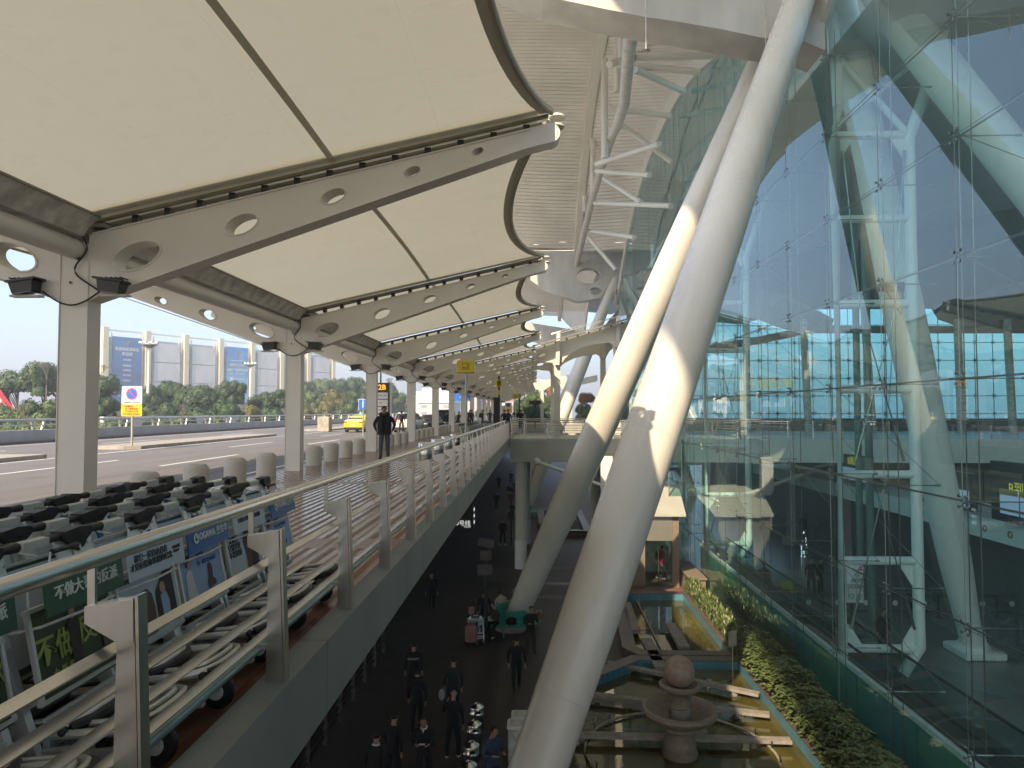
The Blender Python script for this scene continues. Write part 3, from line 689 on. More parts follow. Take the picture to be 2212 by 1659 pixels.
# ================================================================== ROOF
def vh(y,yc=45.6,half=24.7): return 17.3+8.0*(1-((y-yc)/half)**2)      # soffit height
def gt(y,yc=45.6,half=24.7): return 12.1+7.6*(1-abs((y-yc)/half)**2.2)    # glass top
def roof(yc,label,ridge):
    t=thing('hall_roof',label,'roof',(3,yc,20))
    y0,y1=yc-24.6,yc+24.6; n=int(56) if ridge else 30
    b=MB(); g=MB()
    ys=[y0+(y1-y0)*k/n for k in range(n+1)]
    # outer soffit
    def edge_x(y): return (-2.9-5.0*max(0,min(1,(2-y)/9))) if yc<0 else -2.6-7.2*max(0,math.sin(math.pi*(y-y0)/(y1-y0)))**4  # over the camera the unseen edge is shaped to shade the upper struts
    ys=[]; s=y0
    while s<y1: ys.append(s); sl=abs(-16*(s-yc)/24.7**2); s+=.46/math.sqrt(1+sl*sl)
    def gy(y):
        r_=(vh(y,yc)-EYE)/max(4,y); lo_,hi_=y0,y1
        if not ridge: return y
        for _ in range(30):
            m_=(lo_+hi_)/2
            if (gt(m_,yc)+.9-EYE)/m_>r_: lo_=m_
            else: hi_=m_
        return (lo_+hi_)/2
    for k in range(len(ys)-1):
        a,c=ys[k],ys[k+1]-.045; za,zc=vh(a,yc),vh(c,yc); xa=edge_x(a)
        b.add([(xa,a,za+.3),(.8,a,za+.1),(4.0,a,za),(4.0,c,zc),(.8,c,zc+.1),(xa,c,zc+.3)],[[0,1,4,5],[1,2,3,4]])
        d=ys[k+1]; zd=vh(d,yc); g.add([(xa,c,zc+.34),(4,c,zc+.04),(4,d,zd+.04),(xa,d,zd+.34)],[[0,1,2,3]])
        # inner panel from trim down to glass
        Ya,Yc,Yd=gy(a),gy(c),gy(d); ga,gc,gd=gt(Ya,yc)+.9,gt(Yc,yc)+.9,gt(Yd,yc)+.9
        b.add([(4.5,a,za-.25),(8.3,Ya,ga),(8.3,Yc,gc),(4.5,c,zc-.25)],[[0,1,2,3]])
        g.add([(4.5,c,zc-.2),(8.3,Yc,gc+.04),(8.3,Yd,gd+.04),(4.5,d,zd-.2)],[[0,1,2,3]])
    b.build('soffit_slats','soffit',t,fixn=False); g.build('soffit_joints','soffit_gap',t,fixn=False)
    b=MB(); m=36
    def strip(f):
        q=[f(y0+(y1-y0)*k/m) for k in range(m+1)]; L=len(q[0]); vs=[p for r_ in q for p in r_]
        b.add(vs,[[k*L+i,k*L+(i+1)%L,(k+1)*L+(i+1)%L,(k+1)*L+i] for k in range(m) for i in range(L)],True)
    strip(lambda y:[(3.95,y,vh(y,yc)-.02),(4.0,y,vh(y,yc)-.6),(4.55,y,vh(y,yc)-.6),(4.55,y,vh(y,yc)+.1),(3.95,y,vh(y,yc)+.1)])
    strip(lambda y:[(8.18,y,gt(y,yc)),(8.42,y,gt(y,yc)),(8.42,y,gt(y,yc)+1.0),(8.18,y,gt(y,yc)+1.0)])
    b.build('trim_beam','steel_white',t)
    # top skin, strips left open to let light into the hall
    b=MB(); vs=[];k2=20
    for k in range(k2+1):
        y=y0+(y1-y0)*k/k2; vs+=[(edge_x(y)-.1,y,vh(y,yc)+.35),(edge_x(y)-.15,y,vh(y,yc)+.6),(4,y,vh(y,yc)+1.2),(9,y,vh(y,yc)+1.0),(13,y,vh(y,yc)*.8+4),(24,y,vh(y,yc)*.5+14),(46,y,vh(y,yc)*.3+12)]
    b.add(vs,[[k*7+i,k*7+i+1,(k+1)*7+i+1,(k+1)*7+i] for k in range(k2) for i in range(6) if not (i==4 and yc<20) and i!=5],True); b.build('roof_skin','pale_wall',t)
roof(45.6,'wide vaulted hall roof with slatted soffit over the footbridge',True)
roof(95.1,'second slatted roof vault, beyond the far concrete girder',False)
roof(-3.7,'unseen slatted roof vault above the camera, edge shaped to shade the struts',False)
# hall ceiling (inside)
b=MB(); b.add([(8.8,-28,12.3),(46,-28,20),(46,120,20),(8.8,120,12.3)],[[0,1,2,3]]); tag(b.build('hall_ceiling','pale_wall'),'dark grey ceiling inside the glass hall','ceiling')
# girders
def girder(y0,y1,outer,holes,label):
    t=thing('roof_girder',label,'girder',(4,y0,12)); b=MB(); b.prism(outer,holes,lambda u,v,tt:Vector((u,tt,v)),y0,y1); b.build('body','concrete',t); return t
lo=[at(x,y,Y=20.1) for x,y in((1803,108),(1740,91),(1640,80),(1560,63),(1460,46),(1392,36),(1310,20),(1240,5),(1173,-8))]
outer=[(p.x,p.z) for p in lo]+[(-2.0,14.6),(-6,16.5),(-6,17.0),(-1.5,16.2),(2,15.6),(8.3,15.3)]
outer[0]=(8.28,outer[0][1])
g=girder(20.1,21.45,outer,[],'streaked grey concrete roof girder crossing the top of the photo')
b=MB(); 
for x in(3.2,6.6): b.bx(x,x+.03,20.085,20.1,12.0,15.4)
b.build('panel_joint','gutter',g)
b=MB(); b.bx(7.0,8.9,20.3,21.7,9.9+1.6,11.75); 
def G(p): v=at(p[0],p[1],Y=70); return (v.x,v.z)
Z7=lambda x,y:((1900+x*.7234)*.5486,y*.7234*.5486)
outer=[G(Z7(*p)) for p in((262,1530),(350,1578),(520,1632),(560,1600),(600,1560),(700,1500),(765,1478),(870,1478),(870,1370),(480,1385),(250,1365))]
h1=[G(Z7(575+66*math.cos(a),1503+42*math.sin(a))) for a in [2*math.pi*k/18 for k in range(18)]]
h2=[G(Z7(612+34*math.cos(a),1588-22*math.sin(a)+0)) for a in [2*math.pi*k/14 for k in range(14)]]
outer=[G(Z7(*p)) for p in((262,1530),(350,1590),(520,1645),(640,1625),(680,1560),(740,1500),(870,1490),(870,1370),(480,1385),(250,1365))]
girder(69.6,71.0,outer,[h1,h2],'distant grey concrete girder with oval openings')
girder(119,120.4,[(-4,15),(2,12.5),(8.3,11.8),(8.3,15),(-4,17)],[],'farthest concrete girder, seen small above the walkway')
# truss chord, posts and tubes under the near vault
t=thing('soffit_truss','white tubular arch truss hanging under the slatted roof','truss',(4.4,45,17))
CH=[(1362,79,27),(1356,140,31),(1349,222,36.5),(1336,262,40.5),(1320,298,44),(1300,360,50),(1280,428,56),(1262,502,63),(1245,575,70)]
P=[at(x,y,Y=Y) for x,y,Y in CH]
b=MB(); b.tube([at(1372,10,Y=23)]+P,.28,16); b.build('chord','steel_grime',t)
for (x0,ya,yb) in((735,180,500),(757,170,320),(665,350,860),(600,600,1060),(556,920,1150),(515,1260,1400)):
    xx,y2=Z7(x0,yb); 
    Y=min(CH,key=lambda c:abs(c[0]-6-xx))[2]; p=at(xx,y2,Y=Y); q=at(Z7(x0,ya)[0],Z7(x0,ya)[1],Y=Y); q.z+=.3
    b=MB(); b.tube([p,q],.21,12); b.build('hanger','steel_white',t)
for (xa,ya,xb,yb,Ya) in((830,312,1280,300,30),(700,345,1178,392,34),(830,380,1092,497,33),(690,590,1022,632,41),(745,672,1026,878,42),(620,892,960,785,47),(620,930,908,952,50),(660,970,862,1100,51),(610,1105,1025,1120,56),(575,1255,825,1292,63),(575,1290,725,1468,63),(690,350,980,250,33)):
    a=at(*Z7(xa,ya),Y=Ya); xx,yy=Z7(xb,yb); bX=at(xx,yy,X=8.0 if xb>960 else 7.0); 
    b=MB(); b.tube([a,bX],.165,12); b.lathe([(0,0),(.18,0),(.18,.05),(0,.05)],bX,10,rot=Vector((0,0,1)).rotation_difference((bX-a).normalized()).to_matrix()); b.build('strut_tube','steel_white',t)
# ================================================================== GLASS FACADE
GX=8.3; CY=[4.85+3.09*k for k in range(0,22)]; RZ=[PL+.5,-4.96,-2.56,-.14,2.26,4.66,7.06,9.46,11.86,14.3,16.9,19.8]
ga=thing('glass_facade','tall teal cable net glass wall of the terminal hall','glass wall',(GX,4.8,PL))
cnt=0; far=MB(); rr_=random.Random(3)
def gtop(y): return gt(y) if y>20.9 else gt(y,-3.7)
for i in range(len(CY)-1):
    for j in range(len(RZ)-1):
        y0,y1,z0_,z1=CY[i],CY[i+1],RZ[j],RZ[j+1]
        ta,tb=gtop(y0+.01),gtop(y1-.01)
        if z0_>max(ta,tb): continue
        if y1<11: continue
        za,zb=min(z1,ta),min(z1,tb)
        if za<=z0_: za=z0_+.01
        if zb<=z0_: zb=z0_+.01
        d=[rr_.uniform(-.011,.011) for _ in range(2)]; e=.008
        q=[(GX+d[0],y0+e,z0_+e),(GX+d[1],y1-e,z0_+e),(GX-d[0],y1-e,zb-e),(GX-d[1],y0+e,za-e)]
        if i<12 and cnt<98: b=MB(); b.add(q,[[0,1,2,3]]); b.build('glass_pane','glass',ga,fixn=False); cnt+=1
        else: far.add(q,[[0,1,2,3]])
o=far.build('far_glass_panes','glass',ga,fixn=False); o['kind']='stuff'
b=MB()
for y in CY[2:]: b.bx(GX-.002,GX+.012,y-.004,y+.004,PL+.5,gtop(y))
b.build('vertical_seal','inox_dark',ga)
b=MB()
for z in RZ[1:8]: b.bx(GX-.002,GX+.012,11,70,z-.004,z+.004)
b.build('horizontal_seal','inox_dark',ga)
# mullion edge seal lines & cables
for y in CY[2:]:
    b=MB(); zt=gtop(y); 
    for dx in(.10,.34): b.tube([(GX+dx,y,PL),(GX+dx,y,zt)],.014,5)
    b.build('vertical_cable','cable',ga)
for z in RZ[1:8]:
    b=MB(); ya=11; yb=70
    if z>12: continue
    for dx in(.12,): b.tube([(GX+dx,ya,z),(GX+dx,yb,z)],.02,5)
    b.build('horizontal_cable','cable',ga)
sp=MB()
for a in(45,135,225,315):
    c,s_=math.cos(rad(a)),math.sin(rad(a)); sp.tube([(.06,0,0),(.03,c*.13,s_*.13),(-.0,c*.15,s_*.15)],[.018,.013,.018],6); sp.lathe([(0,0),(.032,0),(.032,.02),(0,.02)],(-.02,c*.15,s_*.15),8,rot=Matrix.Rotation(rad(90),3,'Y'))
sp.tube([(-.02,0,0),(.45,0,0)],.020,8); sp.tube([(.4,0,0),(1.25,0,.0)],.013,6); sp.tube([(1.2,0,0),(1.32,0,0)],.026,8)
s0=None; c_=0
for y in CY[2:14]:
    for z in RZ[1:9]:
        if z>gtop(y) or c_>96: continue
        if s0 is None: s0=sp.build('spider_fitting','inox_dark',ga,local=True); s0.location=(0,y-4.8,z-PL)
        else: c=s0.copy(); COL.objects.link(c); c.location=(0,y-4.8,z-PL)
        c_+=1
# diagonal stay cables in the hall
b=MB()
for y in CY[2:12]:
    for z in RZ[1:8]:
        b.tube([(GX+1.3,y,z),(GX+.2,y+3.09,z+2.4)],.009,4) if (int(y*10)+int(z*10))%3==0 else None
b.build('stay_cable','cable',ga)
# corner glass fin and return
cf=thing('glass_return','narrow glass return with steel corner at the far end of the facade base','glass fin',(7.2,40,PL))
b=MB(); b.add([(7.25,38.6,PL+1.0),(8.25,38.6,PL+1.0),(8.25,38.6,-.1),(7.25,38.6,-.1)],[[0,1,2,3]]); b.build('glass_pane','glass_clear',cf,fixn=False)
b=MB(); b.bx(7.2,7.25,38.55,38.65,PL,-.1); b.bx(7.9,7.95,38.62,38.68,PL+1,-.1); b.build('frame','inox',cf)
# ---- masts
MY=at(1812,900,X=9.05).y; MXI=at(1976,900,Y=MY).x; MR=[at(1900,yy,Y=MY).z for yy in(1401,1211,1025,841,656,473,292)]
def mast(y,lab):
    t=thing('hall_mast',lab,'mast',(9.05,y,PL)); xa,xb=9.05,MXI; zb_,zt_=MR[0],MR[-1]
    b=MB(); b.tube([(xa,y,PL),(xa,y,zt_-.3),(xa+.15,y,zt_+.9),(xa,y,zt_+4.5)],.165,16); b.build('outer_chord','inside_paint',t)
    b=MB(); b.tube([(xa+1.0,y,PL+.25),(xb,y,zb_+.05),(xb,y,zt_-.1),(xb+.55,y,zt_+1.4),(xb+1.1,y,zt_+3.2)],.165,16); b.build('inner_chord','inside_paint',t)
    for z in MR:
        b=MB(); b.tube([(xa,y,z),(xb,y,z)],.125,12); b.build('rung','inside_paint',t)
    b=MB(); b.tube([(xb,y,zt_),(xa,y,zt_+2.6)],.10,10); b.tube([(xa,y,zt_+.2),(xb+.9,y,zt_+2.8)],.10,10); b.build('top_brace','inside_paint',t)
    for z,s in((zb_+.1,1),(zt_-.1,-1),(MR[1]-.1,-1)):
        b=MB()
        for x,sx in((xa+.14,1),(xb-.14,-1)): b.prism([(0,0),(.42*sx,0),(.06*sx,.6*s),(0,.6*s)],[],lambda u,v,tt:Vector((x+u,y+tt,z+v)),-.02,.02)
        b.build('gusset','inside_paint',t)
    for (p,q) in(((xa+.2,zb_+.6),(xb-.9,MR[2])),((xb-.2,zb_+.6),(xa+.9,MR[2])),((xa+.2,zt_-.5),(xa+.9,MR[3]-.4)),((xb-.2,zt_-.5),(xb-.8,MR[3]-.4)),((xa+.4,MR[2]+.4),(xb-.5,MR[4])),((xb-.4,MR[2]+.4),(xa+.6,MR[4]))):
        b=MB(); a_=Vector((p[0],y-.12,p[1])); c_=Vector((q[0],y-.12,q[1])); b.tube([a_,c_],.018,6); b.tube([a_,a_.lerp(c_,.22)],.04,8); b.build('tie_rod','inox_dark',t)
mast(MY,'teal tinted ladder mast of white pipes inside the glass, nearest')
mast(MY+16.5,'second ladder mast of white pipes farther inside the glass')
mast(MY+33,'third ladder mast inside the glass, far')
for (px_,X,y) in((1885,13.6,0),(1862,14.9,0)):
    p=at(px_,1400,X=X); b=MB(); b.tube([(X,p.y,PL),(X,p.y,15)],.15,12); tag(b.build('drain_pipe',mat('pipe_green%d'%px_,(.16,.24,.22),.4)),'%s dark vertical pipe behind the nearest mast'%('right' if px_==1885 else 'left'),'pipe')
b=MB(); c0=at(1900,450,Y=23.0); 
for k in range(3): b.box(c0+Vector((0,0,-.3*k)),(.55-.1*k,.3,.1),Matrix.Rotation(.5,3,'Y'))
b.tube([c0+Vector((-.4,0,.3)),c0+Vector((.2,0,-.6)),c0+Vector((.5,0,.1))],.03,6); tag(b.build('hall_spotlight','black_metal'),'upper dark spotlight cluster mounted high inside the glass','spotlight')
b=MB(); c0=at(1925,620,Y=23.0)
b.box(c0,(.7,.3,.25)); b.box(c0+Vector((0,0,-.45)),(.5,.3,.12)); b.tube([c0+Vector((-.4,0,.3)),c0+Vector((.3,0,-.9)),c0+Vector((.4,0,.1))],.03,6); tag(b.build('hall_spotlight','black_metal'),'lower dark spotlight cluster mounted inside the glass','spotlight')
# ---- hall interior: mezzanine at walkway level, lower band, far glass, print wall
b=MB(); b.bx(8.45,45,40.2,40.32,-1.25,.05); b.bx(8.45,45,40.33,62,-.9,-.05); tag(b.build('hall_balcony','inside_paint'),'white balcony edge running across the hall at walkway level','balcony')
rr=thing('balcony_railing','steel railing on the balcony inside the hall','railing',(20,40.4,0)); b=MB()
for z,rd in((1.08,.03),(.95,.015),(.78,.01),(.62,.01),(.46,.01),(.3,.01)): b.tube([(8.5,40.4,z),(45,40.4,z)],rd,5)
for k in range(26): b.bx(8.6+k*1.4,8.64+k*1.4,40.38,40.42,.05,1.08)
b.build('rail_bars','inox',rr)
mz=thing('hall_gallery','white edged gallery with round downlights and sign boards in the hall','gallery',(17.5,30,-3))
b=MB(); b.bx(17.6,17.75,11,58,-3.35,-2.55); b.bx(17.75,21,11,58,-2.75,-2.65); b.build('fascia','inside_paint',mz)
for k in range(14):
    y=13.5+k*1.5; b=MB(); b.lathe([(.13,0),(.13,.05),(.09,.05),(.09,.0)],(17.60,y,-2.95),14,rot=Matrix.Rotation(rad(-90),3,'Y')); b.build('downlight','sandstone',mz)
b=MB(); b.bx(21,21.2,11,90,PL,-2.7); b.bx(21,45,59,59.3,PL,-1); b.bx(45,45.2,-20,60.5,PL,16); b.bx(8.6,45,61.6,61.9,10.4,22); tag(b.build('hall_wall',mat('hall_wall',(.10,.125,.12),.6,var=.15,sc=.4)),'dark back wall inside the glass hall','wall')
# B arrivals sign
sb=thing('arrivals_sign','black hall sign with yellow arrivals lettering and lit flight screens','sign',(17.3,14.5,-1.5))
p0=at(2140,1042,X=17.3)
b=MB(); b.bx(17.3,17.55,11.5,p0.y,-2.45,-.25); b.build('case','black_metal',sb)
OR=orient((0,-1,0),(0,0,1))
OXM=orient((0,1,0),(0,0,1))
OF=Matrix((Vector((0,-1,0)),Vector((0,0,1)),Vector((-1,0,0)))).transposed()
yel=emis('sign_yellow',(.75,.62,.03),.18)
pp=at(2175,1055,X=17.28); text('B到达',.52,yel,sb,Vector((17.28,pp.y-.75,pp.z))-sb.location,OF,align='CENTER')
for k in range(3):
    y=p0.y-.55-k*1.1; b=MB(); b.bx(17.27,17.3,y-1.0,y,-2.15,-1.25); s_=b.build('screen',emis('screen_blue%d'%k,(.30,.38,.55),.2),sb)
    b=MB(); b.bx(17.26,17.27,y-1.0,y,-1.45,-1.25); b.build('screen_header',M['gold'],s_)
for k,(y,z) in enumerate(((30.5,-1.6),(39,-1.5))):
    t=thing('arrivals_sign','smaller arrivals screen board hanging in the hall, %s'%('middle' if k==0 else 'far'),'sign',(17.2,y,z)); b=MB(); b.bx(17.2,17.4,y-1.9,y+1.9,z-.75,z+.75); b.build('case','black_metal',t); b=MB(); b.bx(17.18,17.2,y-1.7,y+1.7,z-.6,z+.05); b.build('screen',emis('screen_far%d'%k,(.3,.36,.5),.2),t); text('B到达',.5,yel,t,Vector((-.03,0,.4)),OF)
# far glazed wall of the hall, sky behind
fw=thing('far_glazed_wall','far glazed wall of the hall with square panes against the sky','glass wall',(27,61,0))
b=MB(); b.add([(8.6,61,1.0),(45,61,1.0),(45,61,10.4),(8.6,61,10.4)],[[0,1,2,3]]); b.build('glass','glass_far',fw,fixn=False)
b=MB()
for k in range(25): b.tube([(8.6+k*1.5,60.9,1.0),(8.6+k*1.5,60.9,10.4)],.03,4)
for k in range(7): b.tube([(8.6,60.9,1.4+k*1.5),(45,60.9,1.4+k*1.5)],.03,4)
for k in range(24):
    for j in range(5):
        for a in(45,135,): c,s_=math.cos(rad(a))*.2,math.sin(rad(a))*.2; b.tube([(8.6+k*1.5-c,60.85,1.4+j*1.5-s_),(8.6+k*1.5+c,60.85,1.4+j*1.5+s_)],.03,4)
b.build('glazing_net','black_metal',fw)
b=MB(); b.bx(8.6,45,60.6,61.4,-.9,1.0); b.build('dado',mat('dado',(.10,.11,.11),.6),fw)
t=thing('hall_arch_beam','dark sweeping roof beams inside the hall above the far glazing','beam',(20,57,8))
b=MB(); P=[at(x,y,Y=57) for x,y in((1490,640),(1560,617),(1640,625),(1700,640),(1765,672),(1800,690))]; Q=[at(x,y,Y=57) for x,y in((1790,716),(1700,712),(1640,690),(1600,700),(1540,695),(1490,690))]
b.prism([(p.x,p.z) for p in P+Q],[],lambda u,v,tt:Vector((u,57+tt,v)),-.2,.2)
P=[at(x,y,Y=57) for x,y in((2010,660),(2080,645),(2150,620),(2260,600),(2500,560))]; Q=[at(x,y,Y=57) for x,y in((2500,720),(2260,712),(2100,714),(2030,690))]
b.prism([(p.x,p.z) for p in P+Q],[],lambda u,v,tt:Vector((u,57+tt,v)),-.2,.2)
P=[at(x,y,Y=56.5) for x,y in((1490,760),(1640,735),(1750,712),(2500,712))]; b.tube(P,.3,8)
b.build('beams',mat('hall_beam',(.22,.23,.22),.6),t)
for k,(x0,x1) in enumerate(((1735,1748),(1868,1888),(2068,2078),(2175,2190))):
    a=at(x0,690,Y=56); c=at(x1,960,Y=56); b=MB(); b.tube([a,c],.28,10); tag(b.build('hall_column','hall_beam' if 'hall_beam' in M else 'gutter'),'%s dark leaning column against the bright far glazing'%ORD[k],'column')
# orange roof letters on the terminal beyond (seen through glass)
b0=at(1660,835,Y=62); lt=thing('roof_letters','orange illuminated rooftop characters seen through the far glazing','sign',b0)
text('茶香的地',1.1,'orange',lt,(0,0,.2),FACE_CAM); b=MB(); b.bx(b0.x-2.5,b0.x+2.5,b0.y+.02,b0.y+.1,b0.z-.5,b0.z-.4); b.build('letter_rail','black_metal',lt)
# printed lake wall and escalator trench beside glass
pw=thing('printed_wall','low wall printed with a green lake picture behind the glass','wall',(8.95,25,PL))
for k in range(9):
    y=11+k*3.09; b=MB(); b.bx(8.92,9.0,y,y+3.03,PL,PL+1.72); b.build('print_panel','lake',pw)
b=MB(); b.bx(8.9,9.05,11,39,PL+1.73,PL+1.86); b.build('cap','inside_paint',pw)
et=thing('escalator','dark escalator trench with black handrail beside the printed wall','escalator',(9.6,25,PL))
b=MB(); b.bx(9.1,10.4,11,39,PL+.01,PL+1.6); b.build('casing','black_metal',et)
b=MB(); b.tube([(9.2,11,PL+2.2),(9.2,39,PL+2.2)],.04,6); b.tube([(10.35,11,PL+2.2),(10.35,39,PL+2.2)],.04,6); b.build('handrail','black_rubber',et)
b=MB(); b.add([(10.35,11,PL+1.6),(10.35,39,PL+1.6),(10.35,39,PL+2.16),(10.35,11,PL+2.16)],[[0,1,2,3]]); b.build('glass_side','glass_clear',et,fixn=False)
# hall notice board, yellow board, barriers, etc.
nb=thing('notice_board','white upright notice board with red header and rows of prohibition symbols','sign',at(1850,1300,Y=25.5))
L=nb.location.copy(); p1=at(1829,1222,Y=25.5); p2=at(1866,1302,Y=25.5)
b=MB(); b.bx(p1.x,p2.x,25.5,25.62,p2.z,p1.z); b.build('panel','white',nb)
b=MB(); b.bx(p1.x+.02,p2.x-.02,25.49,25.498,p1.z-.16,p1.z-.02); b.build('header','sign_red',nb)
b=MB(); wd=p2.x-p1.x
for j in range(3):
    for i in range(4):
        if j==0 and i in(0,3): continue
        c=Vector((p1.x+wd*(.14+.24*i),25.485,p1.z-.30-j*.2)); b.lathe([(.055,0),(.068,0),(.068,.005),(.055,.005)],c,14,rot=Matrix.Rotation(rad(90),3,'X')); b.box(c,(.10,.004,.014),Matrix.Rotation(.8,3,'Y'))
for i in range(2):
    x=p1.x+wd*(.06+.48*i); b.bx(x,x+wd*.4,25.488,25.492,p2.z+.12,p2.z+.13); b.bx(x,x+wd*.4,25.488,25.492,p2.z+.5,p2.z+.51); b.bx(x,x+.01,25.488,25.492,p2.z+.12,p2.z+.5); c=Vector((x+wd*.2,25.487,p2.z+.24)); b.lathe([(.06,0),(.08,0),(.08,.005)],c,14,rot=Matrix.Rotation(rad(90),3,'X'))
b.build('symbols','black',nb); text('乘坐自动扶梯须知',.09,'white',nb,Vector(((p1.x+p2.x)/2,25.48,p1.z-.09))-L,FACE_CAM)
ys=at(1698,1252,Y=34); 
t=thing('caution_board','yellow folding caution board standing in the hall','sign',(ys.x,34,PL)); b=MB(); b.box((ys.x,33.8,PL+.5),(.55,.04,1.1),Matrix.Rotation(rad(-10),3,'X')); b.box((ys.x,34.2,PL+.5),(.55,.04,1.1),Matrix.Rotation(rad(10),3,'X')); b.build('panels','yellow',t); b=MB(); b.box((ys.x,33.75,PL+.6),(.2,.02,.3),Matrix.Rotation(rad(-10),3,'X')); b.build('mark','black',t)
bar=None
for k in range(9):
    x=10.8+k*1.25; 
    if bar is None:
        bar=thing('crowd_barrier','low black crowd barrier in the hall, leftmost of the line','barrier',(x,32,PL),0,'black barriers in the hall')
        b=MB()
        for z in(.25,.9,.98): b.tube([(-.6,0,z),(.6,0,z)],.02,6)
        for xx in(-.6,.6): b.tube([(xx,0,0),(xx,0,1)],.025,6); b.lathe([(.14,0),(.14,.03),(0,.03)],(xx,0,0),10)
        b.build('frame','black_metal',bar,local=True); b=MB(); b.lathe([(.0,0),(.12,0),(.12,.01)],(0,-.03,.62),14,rot=Matrix.Rotation(rad(90),3,'X')); b.build('badge','white',bar,local=True)
    else: dup(bar,(x,32,PL),label='low black crowd barrier in the hall, %s from the left of the line'%ORD[k])
for k,(x,y,lit) in enumerate(((1735,1175,.9),(1900,1180,.0),(1880,1200,.9))):
    p=at(x,y,Y=45); t=thing('hanging_sign','%s black vertical sign with white characters in the hall'%('tall','grey framed','small lit')[k],'sign',p); b=MB(); b.box(p,(.5,.2,3.2 if k==0 else 1.4)); b.build('case','black_metal',t); text('1\n号\n门\n厅' if k==0 else 'A\n区',.42,emis('sgn%d'%k,(.8,.85,.9),.5+lit*.4),t,(0,-.12,0),FACE_CAM)
# hall benches of plants
b=MB(); rr2=random.Random(9)
for k in range(500):
    c=Vector((18.6+rr2.gauss(0,.7),25+rr2.gauss(0,1.6),PL+.9+abs(rr2.gauss(0,.5)))); a=rr2.uniform(0,6.28); u=Vector((math.cos(a),math.sin(a),rr2.uniform(-.3,.6)))*.22; v=Vector((-math.sin(a),math.cos(a),.3))*.05; b.add([c-v,c+u,c+v,c-u*.3],[[0,1,2,3]])
tag(b.build('potted_plants','leaf_a',fixn=False),'dark green potted shrub behind the hall leg','plant')
# ================================================================== VESTIBULE
vt=thing('entrance_vestibule','beige stone and steel entrance box with glass door beyond the pool','building',(6.2,36.5,PL))
pl=at(1394,1268,Z=PL+.15); Yv=pl.y; xl=pl.x; xr=at(1453,1268,Y=Yv).x
zt=at(1394,1168,Y=Yv).z; zt2=at(1394,1107,Y=Yv).z; XR=at(1467,1200,Y=Yv).x; XL=at(1340,1200,Y=Yv).x
b=MB(); b.bx(XL-1.5,XR+.1,Yv-.9,Yv+6,PL,PL+.15); b.build('step','red_stone',vt)
b=MB(); b.bx(xr,XR,Yv,Yv+.3,PL+.15,zt2); b.bx(xl-.9,xl,Yv,Yv+.3,PL+.15,zt); b.bx(xl-3.4,xl-.92,Yv+.05,Yv+.3,PL+.15,PL+1); b.build('pier','sandstone',vt)
b=MB(); b.bx(xl-.9,xr,Yv-.02,Yv+.28,zt,zt2-.1); b.build('lintel_panel',mat('steel_panel',(.42,.40,.36),.3,metal=.6,var=.05),vt)
b=MB(); b.add([(xl,Yv+.1,PL+.15),(xr,Yv+.1,PL+.15),(xr,Yv+.1,zt),(xl,Yv+.1,zt)],[[0,1,2,3]]); d_=b.build('glass_door','glass_clear',vt,fixn=False)
b=MB(); b.bx((xl+xr)/2-.02,(xl+xr)/2+.02,Yv+.06,Yv+.1,PL+.4,zt-.3); b.build('door_handle','chrome',d_)
b=MB(); b.add([(xl-.9,Yv-.3,zt2-.06),(XR+.3,Yv-.3,zt2-.06),(8.1,Yv+4,zt2+1.0),(xl-1.5,Yv+4,zt2+1.0)],[[0,1,2,3]]); b.add([(xl-.9,Yv-.3,zt2-.16),(XR+.3,Yv-.3,zt2-.16),(XR+.3,Yv-.3,zt2-.06),(xl-.9,Yv-.3,zt2-.06)],[[0,1,2,3]]); b.build('sloping_canopy','fascia',vt)
b=MB(); b.bx(xl-.6,xr+.3,Yv+3.5,Yv+3.7,PL+.15,zt2); b.build('back_wall','gutter',vt)
b=MB(); b.bx(7.45,8.2,34.6,38.6,PL,PL+.95); b.bx(7.4,8.25,34.5,38.7,PL+.951,PL+1.03); tag(b.build('stone_plinth','sandstone'),'beige stone plinth wall below the glass corner','wall')
# ================================================================== POOLS
WZ=PL+.12; CZ=PL+.42
def ring_wall(loop,th,z0,z1,nm,m):
    c=Vector((sum(p[0] for p in loop)/len(loop),sum(p[1] for p in loop)/len(loop)))
    n=len(loop); out=[]
    for i in range(n):
        p0,p,p1=[Vector(loop[k%n]) for k in(i-1,i,i+1)]; d0=(p-p0).normalized(); d1=(p1-p).normalized(); n0=Vector((d0.y,-d0.x)); n1=Vector((d1.y,-d1.x)); m_=(n0+n1).normalized(); m_/=max(.4,m_.dot(n0)); 
        if m_.dot(p-c)<0: m_=-m_
        out.append(tuple(p+m_*th))
    return out
def pool(loop,lab,cop=.5):
    t=thing('pool_basin',lab,'pool',(loop[0][0],loop[0][1],PL))
    o=ring_wall(loop,.10,0,0,'','') ; oo=ring_wall(loop,cop,0,0,'','')
    b=MB(); b.prism(oo,[loop],lambda u,v,tt:Vector((u,v,tt)),CZ-.14,CZ,smooth_holes=False); b.build('coping','coping',t)
    b=MB(); b.prism(o,[ring_wall(loop,-.012,0,0,'','')],lambda u,v,tt:Vector((u,v,tt)),PL-.05,CZ-.02,smooth_holes=False); b.build('tiled_wall','blue_tile',t)
    b=MB(); b.add([(p[0],p[1],WZ) for p in loop],[list(range(len(loop)))]); b.build('water','water',kind='structure')
    b=MB(); b.prism(ring_wall(loop,cop-.04,0,0,'',''),[ring_wall(loop,.11,0,0,'','')],lambda u,v,tt:Vector((u,v,tt)),PL,CZ-.141,smooth_holes=False); b.build('outer_wall','coping',t)
    return t
XR_=7.0
pool([(XR_,26.08),(XR_,34.0),(4.6,34.0),(4.15,33.4),(3.7,26.5),(3.95,26.08)],'rectangular far pool with blue tiled edge and stepping slabs')
